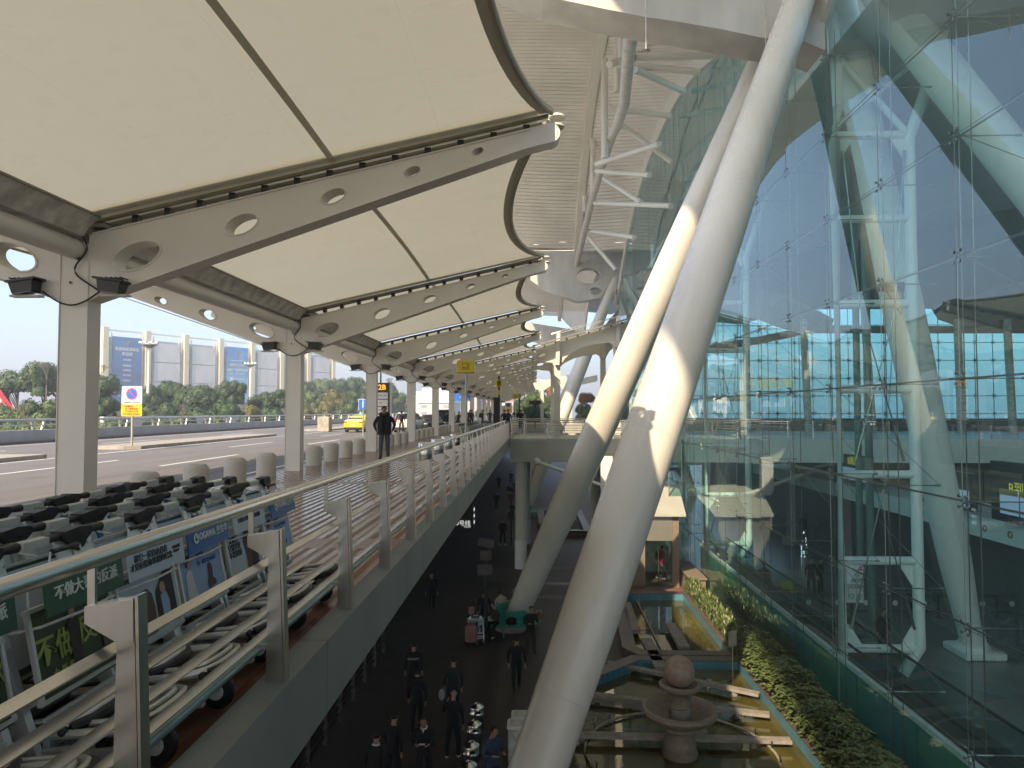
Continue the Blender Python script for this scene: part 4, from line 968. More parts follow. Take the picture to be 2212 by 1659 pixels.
pool([(XR_,9.5),(XR_,25.0),(3.6,25.0),(1.9,23.3),(.6,21.0),(.6,9.5)],'large near pool with blue tiled edge around the ball fountain')
pool([(3.6,52),(3.6,62),(.8,62),(.8,55),(1.6,52)],'distant dark pool with blue tiles beyond the footbridge')
for k,(x0,y0,x1,y1) in enumerate(((1352,1300,1372,1360),(1448,1345,1478,1395),(1395,1378,1428,1440))):
    p=at(x0,y0,Z=WZ+.3); q=at(x1,y1,Z=WZ+.3); b=MB(); d=q-p; L_=d.length; ang=math.atan2(d.y,d.x); b.bbox(((p+q)/2)-Vector((0,0,.08)),(L_,.42,.16),.015,Matrix.Rotation(ang,3,'Z'))
    b.box(((p+q)/2)-Vector((0,0,.3)),(L_*.8,.2,.3),Matrix.Rotation(ang,3,'Z'))
    tag(b.build('stepping_slab','plank_stone'),'grey stone slab standing in the far pool, %s'%('left one','right one','nearest one')[k],'slab')
for k,(a,c) in enumerate((((1312,1431),(1640,1500)),((1230,1495),(1662,1544)),((1180,1585),(1708,1600)))):
    p=at(*a,Z=WZ+.2); q=at(*c,Z=WZ+.2); d=q-p; b=MB(); b.box((p+q)/2,(d.length,.26,.09),Matrix.Rotation(math.atan2(d.y,d.x),3,'Z')); 
    for s in(.15,.85): b.box(p.lerp(q,s)-Vector((0,0,.15)),(.15,.15,.22))
    tag(b.build('stone_plank','plank_stone'),'narrow grey stone plank crossing the near pool, %s'%('far','middle','near')[k],'plank')
fy=at(1469,1630,Z=WZ); FC=(fy.x,fy.y,WZ)
ft=thing('ball_fountain','sandstone ball fountain with round bowl rising from the near pool','fountain',FC)
sc_=1.0
b=MB(); b.lathe([(.46,0),(.46,.1),(.40,.16),(.42,.28),(.40,.32),(.36,.5),(.36,.62),(.42,.68),(.42,.76),(.50,.82)],FC,28); b.build('pedestal','sandstone',ft)
b=MB(); b.lathe([(.3,.80),(.62,.86),(.90,1.0),(.97,1.12),(.95,1.2),(.88,1.22),(.80,1.18),(.70,1.08),(.4,.98),(0,.96)],FC,40); b.build('bowl','sandstone',ft)
b=MB(); b.lathe([(.27,.97),(.27,1.2),(.25,1.22)],FC,24); b.build('collar','kerb',ft)
b=MB(); b.lathe([(.25,1.2),(.32,1.26),(.33,1.34),(.27,1.40),(.27,1.44),(.36,1.62),(.44,1.66),(.52,1.72),(.53,1.8),(.46,1.84),(.40,1.80),(0,1.78)],FC,28); b.build('neck','sandstone',ft)
b=MB(); b.sphere((FC[0],FC[1],WZ+2.12),.405,32,20); b.build('ball','stone_ball',ft)
pr=thing('fountain_pipe','pale ring of fountain pipe with black nozzles round the ball fountain','pipe',(FC[0],FC[1],WZ))
b=MB(); b.tube([(FC[0]+2.45*math.cos(a),FC[1]+2.45*math.sin(a),WZ+.06) for a in[2*math.pi*k/48 for k in range(48)]],.035,6,closed=True); b.build('ring',mat('pipe_pale',(.42,.40,.28),.6),pr)
b=MB()
for k in range(20): a=2*math.pi*k/20+.1; b.tube([(FC[0]+2.45*math.cos(a),FC[1]+2.45*math.sin(a),WZ+.02),(FC[0]+2.45*math.cos(a),FC[1]+2.45*math.sin(a),WZ+.26)],.02,6)
b.build('nozzles','black_metal',pr)
b=MB(); pa=at(1376,1298,Z=WZ+.05); pb_=at(1445,1436,Z=WZ+.05); b.tube([pa,pb_],.03,6)
for k in range(5): c=pa.lerp(pb_,.1+.2*k); b.tube([c,c+Vector((0,0,.3))],.015,5)
c=pa.lerp(pb_,.5); b.tube([c-Vector((.6,0,0)),c],.015,5); tag(b.build('water_pipe',mat('pipe_white',(.5,.5,.38),.5)),'thin pale pipe with upright nozzles in the far pool','pipe')
# small sign in pool
sg_=at(1441*1.0+2,1525,Z=WZ); ps_=at(1443*1.0,1480,Y=23)
sgn=at(1429+14+144,1480,Z=PL); 
t=thing('pool_warning_sign','small grey warning plate on a thin post beside the hedge','sign',at(1583,1478,Z=PL)); L=t.location.copy(); b=MB(); b.tube([L,L+Vector((0,0,1.75))],.02,6); b.build('post','pole_grey',t); b=MB(); b.box(L+Vector((0,-.03,1.5)),(.34,.02,.5),Matrix.Rotation(.5,3,'Z')); b.build('plate','kerb',t)
# ================================================================== HEDGE
b=MB(); b.bx(7.15,8.15,9,26.3,PL,PL+.55); b.bx(7.15,7.34,26.3,34.5,PL,PL+.3); b.bx(7.62,8.2,26.3,34.5,PL,PL+.3); tag(b.build('planter','coping'),'dark stone planter bed between the pool and the glass','planter')
def leafy(b,c,size,up,rng,n=7,fold=.25):
    # a rosette of pointed leaves
    a0=rng.uniform(0,6.28)
    for k in range(n):
        a=a0+2*math.pi*k/n+rng.uniform(-.2,.2); r=size*rng.uniform(.8,1.15); el=rng.uniform(-.15,.55)
        d=Vector((math.cos(a)*math.cos(el),math.sin(a)*math.cos(el),math.sin(el))); w_=Vector((-math.sin(a),math.cos(a),0))*r*.24
        m_=c+d*r*.55+Vector((0,0,r*.06)); tip=c+d*r-Vector((0,0,r*.18))
        b.add([c,m_-w_,tip,m_+w_],[[0,1,2],[0,2,3]])
rg=random.Random(5); hd=thing('hedge','thick bright green hedge of rosette leaves along the glass wall','hedge',(7.65,17,PL))
b=MB()
for k in range(3600):
    y=9.5+16.9*rg.random(); u=rg.uniform(-1,1); wv=.10*math.sin(y*2.1)+.07*math.sin(y*5.3+1); h=.62*(1-abs(u)**3.2)**.6+wv*.8
    x=7.68+u*.62; z=PL+.62+h+rg.uniform(-.22,.05)
    if abs(u)>.8: z=PL+.45+rg.random()*.6
    leafy(b,Vector((x,y,z)),.19,0,rg,7)
b.build('foliage','leaf_h',hd,fixn=False)
b=MB(); 
for k in range(260):
    y=9.5+16.8*rg.random(); x=7.65+rg.uniform(-.35,.35); b.tube([(x,y,PL+.4),(x+rg.uniform(-.1,.1),y,PL+.9)],.012,4,caps=False)
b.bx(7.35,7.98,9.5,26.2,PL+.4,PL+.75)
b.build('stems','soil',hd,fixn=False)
hd=thing('hedge','narrow hedge of upright pointed leaves beside the far pool','hedge',(7.48,30,PL)); b=MB()
for k in range(2600):
    y=26.3+8.3*rg.random(); x=7.48+rg.uniform(-.33,.33); c=Vector((x,y,PL+.35+rg.random()*.6)); a=rg.uniform(0,6.28); d=Vector((math.cos(a)*.5,math.sin(a)*.5,1)).normalized()*.24; w_=Vector((-math.sin(a),math.cos(a),0))*.03; b.add([c-w_,c+d*.5+w_*1.2,c+d,c+d*.5-w_*1.2],[[0,1,2,3]])
b.build('foliage','leaf_h',hd,fixn=False); b=MB(); b.bx(7.34,7.62,26.3,34.5,PL,PL+.4); b.build('soil_bed','soil',hd)
hd=thing('hedge','dark shrub row inside the glass opposite the far pool','hedge',(8.75,32,PL)); b=MB()
for k in range(1500): 
    y=24.5+12*rg.random(); leafy(b,Vector((8.68+rg.uniform(-.18,.18),y,PL+.4+rg.random()*.8)),.13,0,rg,5)
b.build('foliage','leaf_a',hd,fixn=False)
# ================================================================== ROUND BENCHES
def bench(x,y,label):
    t=thing('round_bench',label,'bench',(x,y,PL),0,'round teal slatted benches around the strut feet')
    b=MB(); n=60
    for k in range(n):
        a=2*math.pi*k/n; rot=Matrix.Rotation(a,3,'Z'); b.box(Vector((x,y,PL+.44))+rot@Vector((1.02,0,0)),(.56,.075,.03),rot)
    b.build('seat_slats','teal_paint',t)
    b=MB()
    for k in range(n):
        a=2*math.pi*k/n; rot=Matrix.Rotation(a,3,'Z'); b.box(Vector((x,y,PL+.67))+rot@Vector((.71,0,0)),(.025,.05,.42),rot@Matrix.Rotation(rad(10),3,'Y'))
    b.build('back_slats','teal_paint',t)
    b=MB(); 
    for r_,z in((.70,.88),(.76,.45),(1.28,.43)): b.tube([(x+r_*math.cos(a),y+r_*math.sin(a),PL+z) for a in[2*math.pi*k/40 for k in range(40)]],.022,6,closed=True)
    b.build('hoops','teal_paint',t)
    for k in range(6):
        a=2*math.pi*k/6+.3; b=MB(); b.tube([(x+1.2*math.cos(a),y+1.2*math.sin(a),PL),(x+1.2*math.cos(a),y+1.2*math.sin(a),PL+.43)],.03,8); b.build('leg','teal_paint',t)
    b=MB(); b.lathe([(.66,0),(.66,.32),(.5,.36)],(x,y,PL),28); b.build('stone_base','kerb',t)
bench(BX,29.8,'round teal slatted bench around the foot of the second strut')
bench(BX,61.4,'farther round teal bench behind the round white column')
# ================================================================== PLAZA OBJECTS
def ashbin(x,y,lab,src=[None]):
    if src[0] is None:
        t=thing('waste_bin',lab,'waste bin',(x,y,PL),0,'round steel waste bins on the plaza')
        b=MB(); b.lathe([(.17,0),(.19,.02),(.19,.60),(.17,.62)],n=24); b.build('body','inox_dark',t,local=True)
        b=MB(); b.lathe([(.20,.62),(.205,.66),(.19,.68),(.19,.80),(.185,.82)],n=24); b.build('collar','inox',t,local=True)
        b=MB(); b.lathe([(.205,.82),(.20,.84),(.07,.92),(.06,.90),(0,.90)],n=24); b.build('lid','inox',t,local=True)
        b=MB(); b.box((.04,-.18,.74),(.14,.03,.07),Matrix.Rotation(.2,3,'Z')); b.build('opening','black',t,local=True)
        src[0]=t
    else: dup(src[0],(x,y,PL),label=lab)
for k,(px_,py_) in enumerate(((1030,1521),(1024,1558),(1018,1604),(1012,1646))):
    p=at(px_,py_,Z=PL+.9); ashbin(p.x,p.y,'round stainless waste bin on the plaza, %s of the row of four'%('farthest','second farthest','third farthest','nearest')[k])
def bin2(px_,py_,lab,m,lid):
    p=at(px_,py_,Z=PL+.95); t=thing('plastic_bin',lab,'waste bin',(p.x,p.y,PL)); b=MB(); b.bbox((p.x,p.y,PL+.42),(.48,.5,.84),.02); b.build('body',m,t); b=MB(); b.bbox((p.x,p.y,PL+.89),(.54,.56,.09),.03); b.build('lid',lid,t); b=MB(); b.box((p.x,p.y,PL+.94),(.38,.4,.01)); b.build('lid_inset','gutter',t)
bin2(1126,1541,'grey plastic bin with pale lid behind the front strut, farther one','gutter','white'); bin2(1118,1560,'grey plastic bin with pale lid behind the front strut, nearer one','gutter','white')
p=at(1110,1590,Z=PL+.4); t=thing('blue_bucket','small blue plastic bucket beside the grey bins','bucket',(p.x,p.y,PL)); b=MB(); b.lathe([(0,.01),(.13,.0),(.17,.38),(.18,.38),(.18,.40),(.16,.40),(.125,.03),(0,.03)],(p.x,p.y,PL),16); b.build('pail',mat('bucket_blue',(.02,.12,.42),.4),t); b=MB(); b.tube([(p.x-.17,p.y,PL+.38),(p.x,p.y-.12,PL+.24),(p.x+.17,p.y,PL+.38)],.006,5); b.build('handle','pole_grey',t)
# speaker poles
for k,(px_,Y_,lab) in enumerate(((1050,28.0,'dark pole with two box loudspeakers and a slanted panel on the plaza'),(1104,48.0,'farther dark pole with tilted panel box on the plaza'))):
    p=at(px_,1173 if k==0 else 1058,Y=Y_); t=thing('speaker_pole',lab,'pole',(p.x,Y_,PL)); b=MB(); b.tube([(p.x,Y_,PL),(p.x,Y_,p.z-.5)],.075,10); b.build('pole','black_metal',t)
    b=MB(); b.box((p.x,Y_,p.z),(.62,.5,.05),Matrix.Rotation(.4,3,'X')@Matrix.Rotation(.25,3,'Y')); b.build('panel','kerb_dark',t); b=MB(); b.box((p.x,Y_,p.z-.45),(.42,.36,.36)); b.build('speaker_box','kerb_dark',t)
    if k==0: b=MB(); b.box((p.x-.05,Y_,p.z-1.0),(.55,.4,.42)); b.build('speaker_box','kerb_dark',t)
# plaza railing under deck
t=thing('plaza_railing','dark steel railing on the plaza under the walkway edge','railing',(-5.65,20,PL)); b=MB()
for z in(.25,.45,.65,.85,1.08): b.bx(-5.68,-5.62,9,26.8,PL+z-.02,PL+z+.02)
b.build('bars','inox_dark',t)
for k in range(13): b=MB(); b.bx(-5.7,-5.6,9+k*1.48-.03,9+k*1.48+.03,PL,PL+1.1); b.build('post','inox_dark',t)
p=at(830,1350,X=-5.6); t=thing('stand_sign','thin black tripod stand with small blue box at the end of the plaza railing','stand',(p.x,p.y,PL)); b=MB(); b.tube([(p.x,p.y,PL+.4),(p.x,p.y,PL+1.5)],.02,6)
for a in(0,2.1,4.2): b.tube([(p.x,p.y,PL+.5),(p.x+.5*math.cos(a),p.y+.5*math.sin(a),PL)],.015,5)
b.build('tripod','black_metal',t); b=MB(); b.box((p.x,p.y,PL+1.55),(.2,.15,.12)); b.build('box','blue_sign',t)
# metro sign hanging under deck
p=at(1003,1117,Y=31.5); t=thing('metro_sign','black hanging sign for metro line 10 under the walkway','sign',(p.x,p.y,p.z)); b=MB(); b.bx(p.x-1.9,p.x+.40,p.y,p.y+.5,p.z-.5,p.z+.55); b.build('case','black',t); wl=emis('sign_white',(.8,.8,.78),.35)
text('轨道交通10号线',.26,wl,t,(.28,-.01,-.28),FACE_CAM,align='RIGHT'); text('T3/19',.13,wl,t,(.28,-.01,-.43),FACE_CAM,align='RIGHT')
b=MB(); 
for k in range(3): b.box((p.x+.42,p.y+.25,p.z-.25+k*.28),(.02,.3,.12))
b.build('side_marks',wl,t)
b=MB(); 
for x in(-1.5,.2): b.tube([(p.x+x,p.y+.25,p.z+.55),(p.x+x,p.y+.25,-.9)],.03,6)
b.build('hanger','black_metal',t)
# luggage trolley with pink suitcases on plaza handled below with carts
# ================================================================== LUGGAGE TROLLEYS
def mkcart(ad,side,label):
    """local: width along Y, front toward +X, handle at x=0"""
    t=thing('luggage_trolley',label,'luggage trolley',(0,0,0),0,'nested luggage trolleys on the walkway')
    b=MB(); b.prism([(-.085,-.020),(.085,-.020),(.085,.020),(-.085,.020)],[],lambda u,v,tt:Vector((tt+.012*math.cos(u*9),u,1.0+v)),-.028,.028); b.tube([(0,-.09,1.0),(0,.09,1.0)],.024,12); h=b.build('handle_bar',mat('handle_pale',(.50,.50,.44),.5,var=.08,sc=20) if 'handle_pale' not in M else M['handle_pale'],t,local=True)
    M['handle_pale']=h.data.materials[0]
    for s in(-1,1):
        b=MB(); b.tube([(0,s*.085,1.0),(.0,s*.14,1.0),(0,s*.20,1.0),(0,s*.235,1.002)],[.025,.021,.017,.02],10)
        O=[(.205,.024),(.31,.034),(.345,.020),(.362,-.012),(.355,-.05),(.335,-.078),(.30,-.088),(.27,-.072),(.24,-.038),(.205,-.014)]
        b.prism([(s*u,v) for u,v in O],[],lambda u,v,tt:Vector((tt-.01,u,1.0+v)),-.028,.045); b.lathe([(0,0),(.006,0),(.006,.004)],(.0445,s*.30,.985),8,rot=Matrix.Rotation(rad(90),3,'Y'))
        g=b.build('grip','black_rubber',t,local=True)
        # side column
        b=MB(); b.prism([(-.05,.95),(.02,.95),(.30,.14),(.22,.14)],[],lambda u,v,tt:Vector((u,tt,v)),s*.30-.02,s*.30+.02); c=b.build('side_column','cart_alu',t,local=True)
        b=MB(); b.prism([(-.035,.90),(.012,.90),(.16,.45),(.11,.45)],[],lambda u,v,tt:Vector((u+.03,tt,v)),s*.30-.024,s*.30+.024); b.build('side_strip','ad_blue' if side=='blue' else 'cart_panel',c,local=True)
        b=MB(); b.box((.02,s*.22,.90),(.012,.10,.16),Matrix.Rotation(-.3,3,'Y')); 
        for yy in(-.025,.025): b.lathe([(0,0),(.009,0),(.009,.005)],(.03,s*.22+yy,.94),8,rot=Matrix.Rotation(rad(90),3,'Y'))
        b.build('handle_plate','cart_alu',t,local=True)
    # back panel
    b=MB(); b.box((.06,0,.70),(.012,.56,.42),Matrix.Rotation(-.25,3,'Y')); b.build('back_panel','cart_panel',t,local=True)
    # basket
    b=MB(); rr_=.0065
    top=[(.04,-.29,.86),(.09,-.29,.835),(.13,-.29,.86),(.25,-.28,.915),(.275,-.2,.92),(.275,.2,.92),(.25,.28,.915),(.13,.29,.86),(.09,.29,.835),(.04,.29,.86)]
    b.tube(top,rr_,6); b.tube([(.08,-.27,.66),(.25,-.26,.70),(.27,0,.70),(.25,.26,.70),(.08,.27,.66)],rr_,6)
    for x,y,z in((.13,-.29,.86),(.20,-.285,.89),(.13,.29,.86),(.20,.285,.89)): b.tube([(x,y,z),(x,y*.93,.68)],rr_*.8,5)
    b.tube([(.17,-.10,.985),(.18,-.12,.94),(.26,-.14,.92)],rr_*.8,5); b.tube([(.17,.10,.985),(.18,.12,.94),(.26,.14,.92)],rr_*.8,5)
    bk=b.build('basket','wire_white',t,local=True)
    b=MB(); b.tube([(.17,-.09,.985),(.17,.09,.985)],.012,8); b.build('basket_grip','black_rubber',bk,local=True)
    # header board and ad board
    R_=Matrix.Rotation(rad(-8),3,'Y')
    hm,bm_=ad
    b=MB(); b.box((.275,0,.825),(.012,.56,.165),R_); b.build('header_board',hm,t,local=True)
    b=MB(); b.box((.235,0,.56),(.014,.57,.40),Matrix.Rotation(rad(-12),3,'Y')); b.build('poster_board',bm_,t,local=True)
    b=MB(); 
    for z,x in((.385,.277),(.765,.195)): b.box((x,0,z),(.02,.60,.018))
    for s in(-1,1): b.box((.238,s*.285,.575),(.02,.018,.40),Matrix.Rotation(rad(-12),3,'Y'))
    b.build('poster_frame','cart_alu',t,local=True)
    b=MB(); b.box((.27,0,.22),(.02,.50,.18)); 
    for k in range(20): b.box((.282,-.24+k*.025,.22),(.008,.01,.17))
    b.build('kick_panel','cart_panel',t,local=True)
    # tray: tapered frame with looped rails
    b=MB()
    def loop(cx,cy,lx,ly,z): 
        P=[]
        for k in range(20):
            a=2*math.pi*k/20; c,s_=math.cos(a),math.sin(a); P.append((cx+lx*abs(c)**.6*(1 if c>0 else -1),cy+ly*abs(s_)**.6*(1 if s_>0 else -1),z+.04*c))
        return P
    b.tube(loop(.42,0,.27,.235,.245),.020,8,closed=True); b.build('tray_loop','cart_alu',t,local=True); b=MB(); b.tube(loop(.47,0,.19,.165,.265),.014,8,closed=True)
    b.build('inner_tray_loop','cart_alu',t,local=True)
    b=MB(); b.box((.42,0,.215),(.50,.42,.012),Matrix.Rotation(-.10,3,'Y')); b.box((.62,0,.275),(.05,.10,.02)); b.build('tray','cart_tray',t,local=True)
    for s in(-1,1): b=MB(); b.prism([(.0,.13),(.72,.21),(.72,.165),(.0,.07)],[],lambda u,v,tt:Vector((u,tt,v)),s*.25-.018,s*.25+.018); b.build('base_rail','cart_alu',t,local=True)
    b=MB(); b.tube([(.66,-.20,.262),(.705,-.12,.268),(.715,0,.27),(.705,.12,.268),(.66,.20,.262)],.026,8); 
    for s in(-1,1): b.sphere((.64,s*.215,.255),.022,8,6)
    b.build('front_bumper','black_rubber',t,local=True)
    for (x,s) in((.05,-1),(.05,1),(.62,0)):
        b=MB(); b.lathe([(0,-.02),(.05,-.022),(.092,-.018),(.098,0),(.092,.018),(.05,.022),(0,.02)],(x,s*.25,.098),20,rot=Matrix.Rotation(rad(90),3,'X')); wv=b.build('wheel','black_rubber',t,local=True)
        b=MB(); b.lathe([(0,-.026),(.045,-.024),(.045,.024),(0,.026)],(x,s*.25,.098),14,rot=Matrix.Rotation(rad(90),3,'X')); b.build('hub','gutter',wv,local=True)
        b=MB(); b.prism([(x-.03,.1),(x+.03,.1),(x+.04,.2),(x-.04,.2)],[],lambda u,v,tt:Vector((u,s*.25+tt,v)),-.035,-.028); b.prism([(x-.03,.1),(x+.03,.1),(x+.04,.2),(x-.04,.2)],[],lambda u,v,tt:Vector((u,s*.25+tt,v)),.028,.035); b.build('fork','cart_alu',wv,local=True)
    return t
OX=orient((0,1,0),(0,0,1))        # reads from +X side, text right = +Y
def on_header(t,s,size,m,y=0,z=.828,al='CENTER',sx=1): return text(s,size,m,t,(.2835,y,z),Matrix.Rotation(rad(-8),3,'Y')@OX,align=al,sx=sx,bold=.012)
def on_board(t,s,size,m,y=0,z=.54,al='CENTER',sx=1):
    z=.575+(z-.54)*.92; size*=.95
    x=.235+.008+(.575-z)*math.tan(rad(12)); return text(s,size,m,t,(x,y,z),Matrix.Rotation(rad(-12),3,'Y')@OX,align=al,sx=sx,bold=.012)
def shape_on_board(t,polys,name,m,d=.003):
    b=MB()
    for P in polys: b.prism([(u,.575+(v-.54)*.92) for u,v in P],[],lambda u,v,tt:Vector((.235+.0085+(.575-v)*math.tan(rad(12))+tt,u,v)),0,d)
    return b.build(name,m,t,local=True)
def ell(cx,cz,rx,rz,n=16): return [(cx+rx*math.cos(2*math.pi*k/n),cz+rz*math.sin(2*math.pi*k/n)) for k in range(n)]
M['ad_yellow']=mat('lettering_lime',(.26,.32,.07),.5); M['ad_white']=mat('lettering_pale',(.62,.68,.60),.5); M['ad_ink']=mat('lettering_ink',(.04,.05,.05),.5); M['ad_navy']=mat('lettering_navy',(.05,.13,.34),.5); M['fig_dark']=mat('figure_dark',(.03,.025,.02),.6); M['fig_skin']=mat('figure_skin',(.40,.27,.2),.6); M['fig_white']=mat('figure_white',(.6,.62,.6),.6); M['fig_brown']=mat('figure_brown',(.10,.075,.055),.7); M['jeans']=mat('jeans',(.10,.13,.16),.8,var=.15,sc=12)
def ad_villain(lab):
    t=mkcart(('ad_green','ad_forest'),'pale',lab); on_header(t,'不做大哥的反派',.066,'ad_white')
    on_board(t,'不做',.145,'ad_yellow',y=-.15,z=.54); on_board(t,'反派',.145,'ad_yellow',y=.14,z=.56); on_board(t,'大 哥 的',.045,'ad_yellow',y=-.12,z=.43)
    shape_on_board(t,[[(-.055,.38),(.0,.38),(.012,.50),(.02,.62),(.0,.645),(-.04,.645),(-.06,.62),(-.055,.5)]],'poster_figure_coat','fig_dark',.004); shape_on_board(t,[ell(-.02,.67,.02,.028)],'poster_figure_face','fig_skin',.004)
    shape_on_board(t,[[(.17,.44),(.22,.44),(.225,.58),(.24,.62),(.20,.65),(.165,.62),(.175,.55)]],'poster_dog','fig_brown',.004)
    return t
def ad_elephant(lab):
    t=mkcart(('ad_grey','ad_grey'),'pale',lab); on_header(t,'和它一起自由自在\n才是值得你珍藏的纪念',.042,'ad_ink',y=-.07); on_header(t,'中国文旅\nWILD+',.022,'ad_ink',y=.19); 
    on_board(t,'中国文旅  WILD+',.028,'ad_ink',y=-.15,z=.70)
    shape_on_board(t,[[(-.12,.36),(.02,.36),(.03,.5),(.02,.58),(-.02,.62),(-.09,.61),(-.13,.56)]],'poster_elephant','fig_brown'); shape_on_board(t,[[(.05,.38),(.25,.38),(.25,.68),(.16,.68),(.06,.58)]],'poster_car_door','fig_dark',.002); shape_on_board(t,[[(.10,.38),(.16,.38),(.18,.5),(.16,.56),(.10,.55)]],'poster_figure_dress','ad_sky',.005); shape_on_board(t,[ell(.13,.59,.028,.035)],'poster_figure_face','fig_skin',.005)
    return t
def ad_ogawa(lab):
    t=mkcart(('ad_blue','ad_sky'),'blue',lab); on_header(t,'OGAWA 奥佳华',.062,'ad_white',y=.06,sx=.9)
    b=MB(); b.lathe([(.020,0),(.032,0),(.032,.003),(.020,.003)],(.287,-.19,.828),20,rot=Matrix.Rotation(rad(82),3,'Y')); b.lathe([(0,0),(.010,0),(.010,.003)],(.287,-.185,.836),12,rot=Matrix.Rotation(rad(82),3,'Y')); b.build('ring_emblem','ad_white',t,local=True)
    on_board(t,'奥佳华',.036,'ad_navy',y=-.0,z=.66); on_board(t,'再一次定义AI按摩',.034,'ad_navy',y=.08,z=.61)
    shape_on_board(t,[[(-.24,.35),(-.10,.35),(-.13,.5),(-.14,.58),(-.18,.60),(-.22,.57)]],'poster_figure_dress','fig_white'); shape_on_board(t,[ell(-.165,.645,.03,.04)],'poster_figure_face','fig_skin',.004); shape_on_board(t,[[(-.20,.62),(-.185,.69),(-.14,.695),(-.15,.66),(-.18,.65)]],'poster_figure_hair','fig_dark',.005)
    shape_on_board(t,[[(.05,.42),(.15,.43),(.155,.46),(.12,.48),(.13,.55),(.11,.59),(.08,.58),(.07,.50),(.05,.47)]],'poster_massage_chair','fig_brown')
    # side strip lettering
    text('OGAWA',.055,'ad_white',t,(.085,-.3245,.66),orient((.32,0,-1),(1,0,.3)),name='strip_lettering'); 
    return t
def ad_travel(lab):
    t=mkcart(('ad_grey','ad_grey'),'pale',lab); on_header(t,'让旅行只留美好 不留遗憾',.036,'ad_ink',y=-.02)
    on_board(t,'让旅行\n只留美好\n不留遗憾',.055,'ad_ink',y=-.15,z=.60); 
    shape_on_board(t,[[(.02,.36),(.10,.36),(.12,.5),(.13,.66),(.10,.71),(.04,.70),(.01,.62),(.03,.5)]],'poster_elephant','fig_brown'); shape_on_board(t,[[(.11,.36),(.22,.36),(.23,.5),(.20,.56),(.13,.56)]],'poster_figure_shirt','fig_dark',.004); shape_on_board(t,[ell(.165,.605,.028,.036)],'poster_figure_face','fig_skin',.004)
    return t
SY=[2.55,3.26,3.88,4.58,5.29,6.05]
kinds=[ad_villain,ad_villain,ad_elephant,ad_ogawa,ad_travel,ad_ogawa]
desc=['with dark poster','with dark green forest film poster','with elephant and car poster','with pale blue massage chair poster','with black and white travel poster','with blue header board']
XR0=[-2.37,-2.35,-2.35,-2.39,-2.41,-2.43]
protos=[]
for i,(y,k) in enumerate(zip(SY,kinds)):
    base='%s in stack %d'%(desc[i],i+1) if 0 else desc[i]
    c=k('luggage trolley %s, front of the %s stack'%(desc[i],ORD[i])); c.location=(XR0[i],y,0); protos.append(c)
    for j in range(1,4):
        src=protos[i]
        dup(src,(XR0[i]-.30*j,y+R3.uniform(-.03,.03),0),label='luggage trolley nested %s behind the front one, %s stack from the camera'%(ORD[j-1],ORD[i]))
# far trolleys on the walkway
n=0
for i in range(7):
    for j in range(2):
        n+=1; dup(protos[(i+j)%6],(-3.1-.33*j+.05*i*0,33+i*.72,0),label='distant luggage trolley, %s row, %s from the near end'%('right' if j==0 else 'left',ORD[i]))
for i in range(6): dup(protos[i],(-2.6-.33*(i%2),40+i*.75,0),label='luggage trolley farther down the walkway near the footbridge, %s in line'%ORD[i])
# plaza trolleys
def plaza_cart(x,y,rz,lab,cases):
    c=dup(protos[2],(x,y,PL),rz=rz,label=lab); del c['group']; return c
p=at(1027,1385,Z=PL); plaza_cart(p.x,p.y,rad(-80),'luggage trolley carrying suitcases beside the round bench',0)
cs=thing('suitcase','pink upright suitcase with dark corners leaning on the plaza trolley','suitcase',(p.x-.1,p.y-.75,PL)); b=MB(); b.bbox((p.x-.1,p.y-.75,PL+.55),(.46,.27,.68),.04); b.build('shell','pink',cs); b=MB()
for sx in(-1,1):
    for sz in(-1,1): b.bbox((p.x-.1+sx*.21,p.y-.75,PL+.55+sz*.32),(.08,.29,.08),.015)
b.build('corner','black_rubber',cs); b=MB(); b.tube([(p.x-.2,p.y-.7,PL+.9),(p.x-.2,p.y-.7,PL+1.0),(p.x,p.y-.7,PL+1.0),(p.x,p.y-.7,PL+.9)],.012,6); b.build('handle','pole_grey',cs)
cs=thing('plush_toy','pink fluffy toy on top of the plaza trolley','toy',(p.x-.15,p.y-.1,PL+1.05)); b=MB(); b.sphere((p.x-.15,p.y-.1,PL+1.16),.13,10,8); b.sphere((p.x-.20,p.y-.1,PL+1.30),.07,8,6); b.sphere((p.x-.10,p.y-.1,PL+1.30),.07,8,6); b.build('body','pink',cs)
p2=at(1124,1330,Z=PL); plaza_cart(p2.x,p2.y+1.0,rad(150),'luggage trolley standing behind the second strut with white bags',0)
# bins on the walkway
bn=None
for k,(px_,py_) in enumerate(((917,990.6),(943.6,980),(964,970),(984,962))):
    y=(24.2,27.2,30.2,33.4)[k]; x=-3.72
    if bn is None:
        bn=thing('ash_bin','stainless cylinder ash bin on the walkway, nearest of four','ash bin',(x,y,0),0,'stainless cylinder ash bins on the walkway'); b=MB(); b.lathe([(0,0),(.235,0),(.235,.15)],n=28); b.build('base','inox_dark',bn,local=True); b=MB(); b.lathe([(.235,.15),(.235,.53),(.22,.55),(0,.55)],n=28); b.build('body','inox',bn,local=True); b=MB(); b.prism([(-.03,-.025),(.03,-.025),(0,.03)],[],lambda u,v,tt:Vector((u-.12,-.207+tt,.44+v)),0,.004); b.build('mark','black',bn,local=True)
    else: dup(bn,(x,y,0),label='stainless cylinder ash bin on the walkway, %s of four'%('nearest','second','third','farthest')[k])
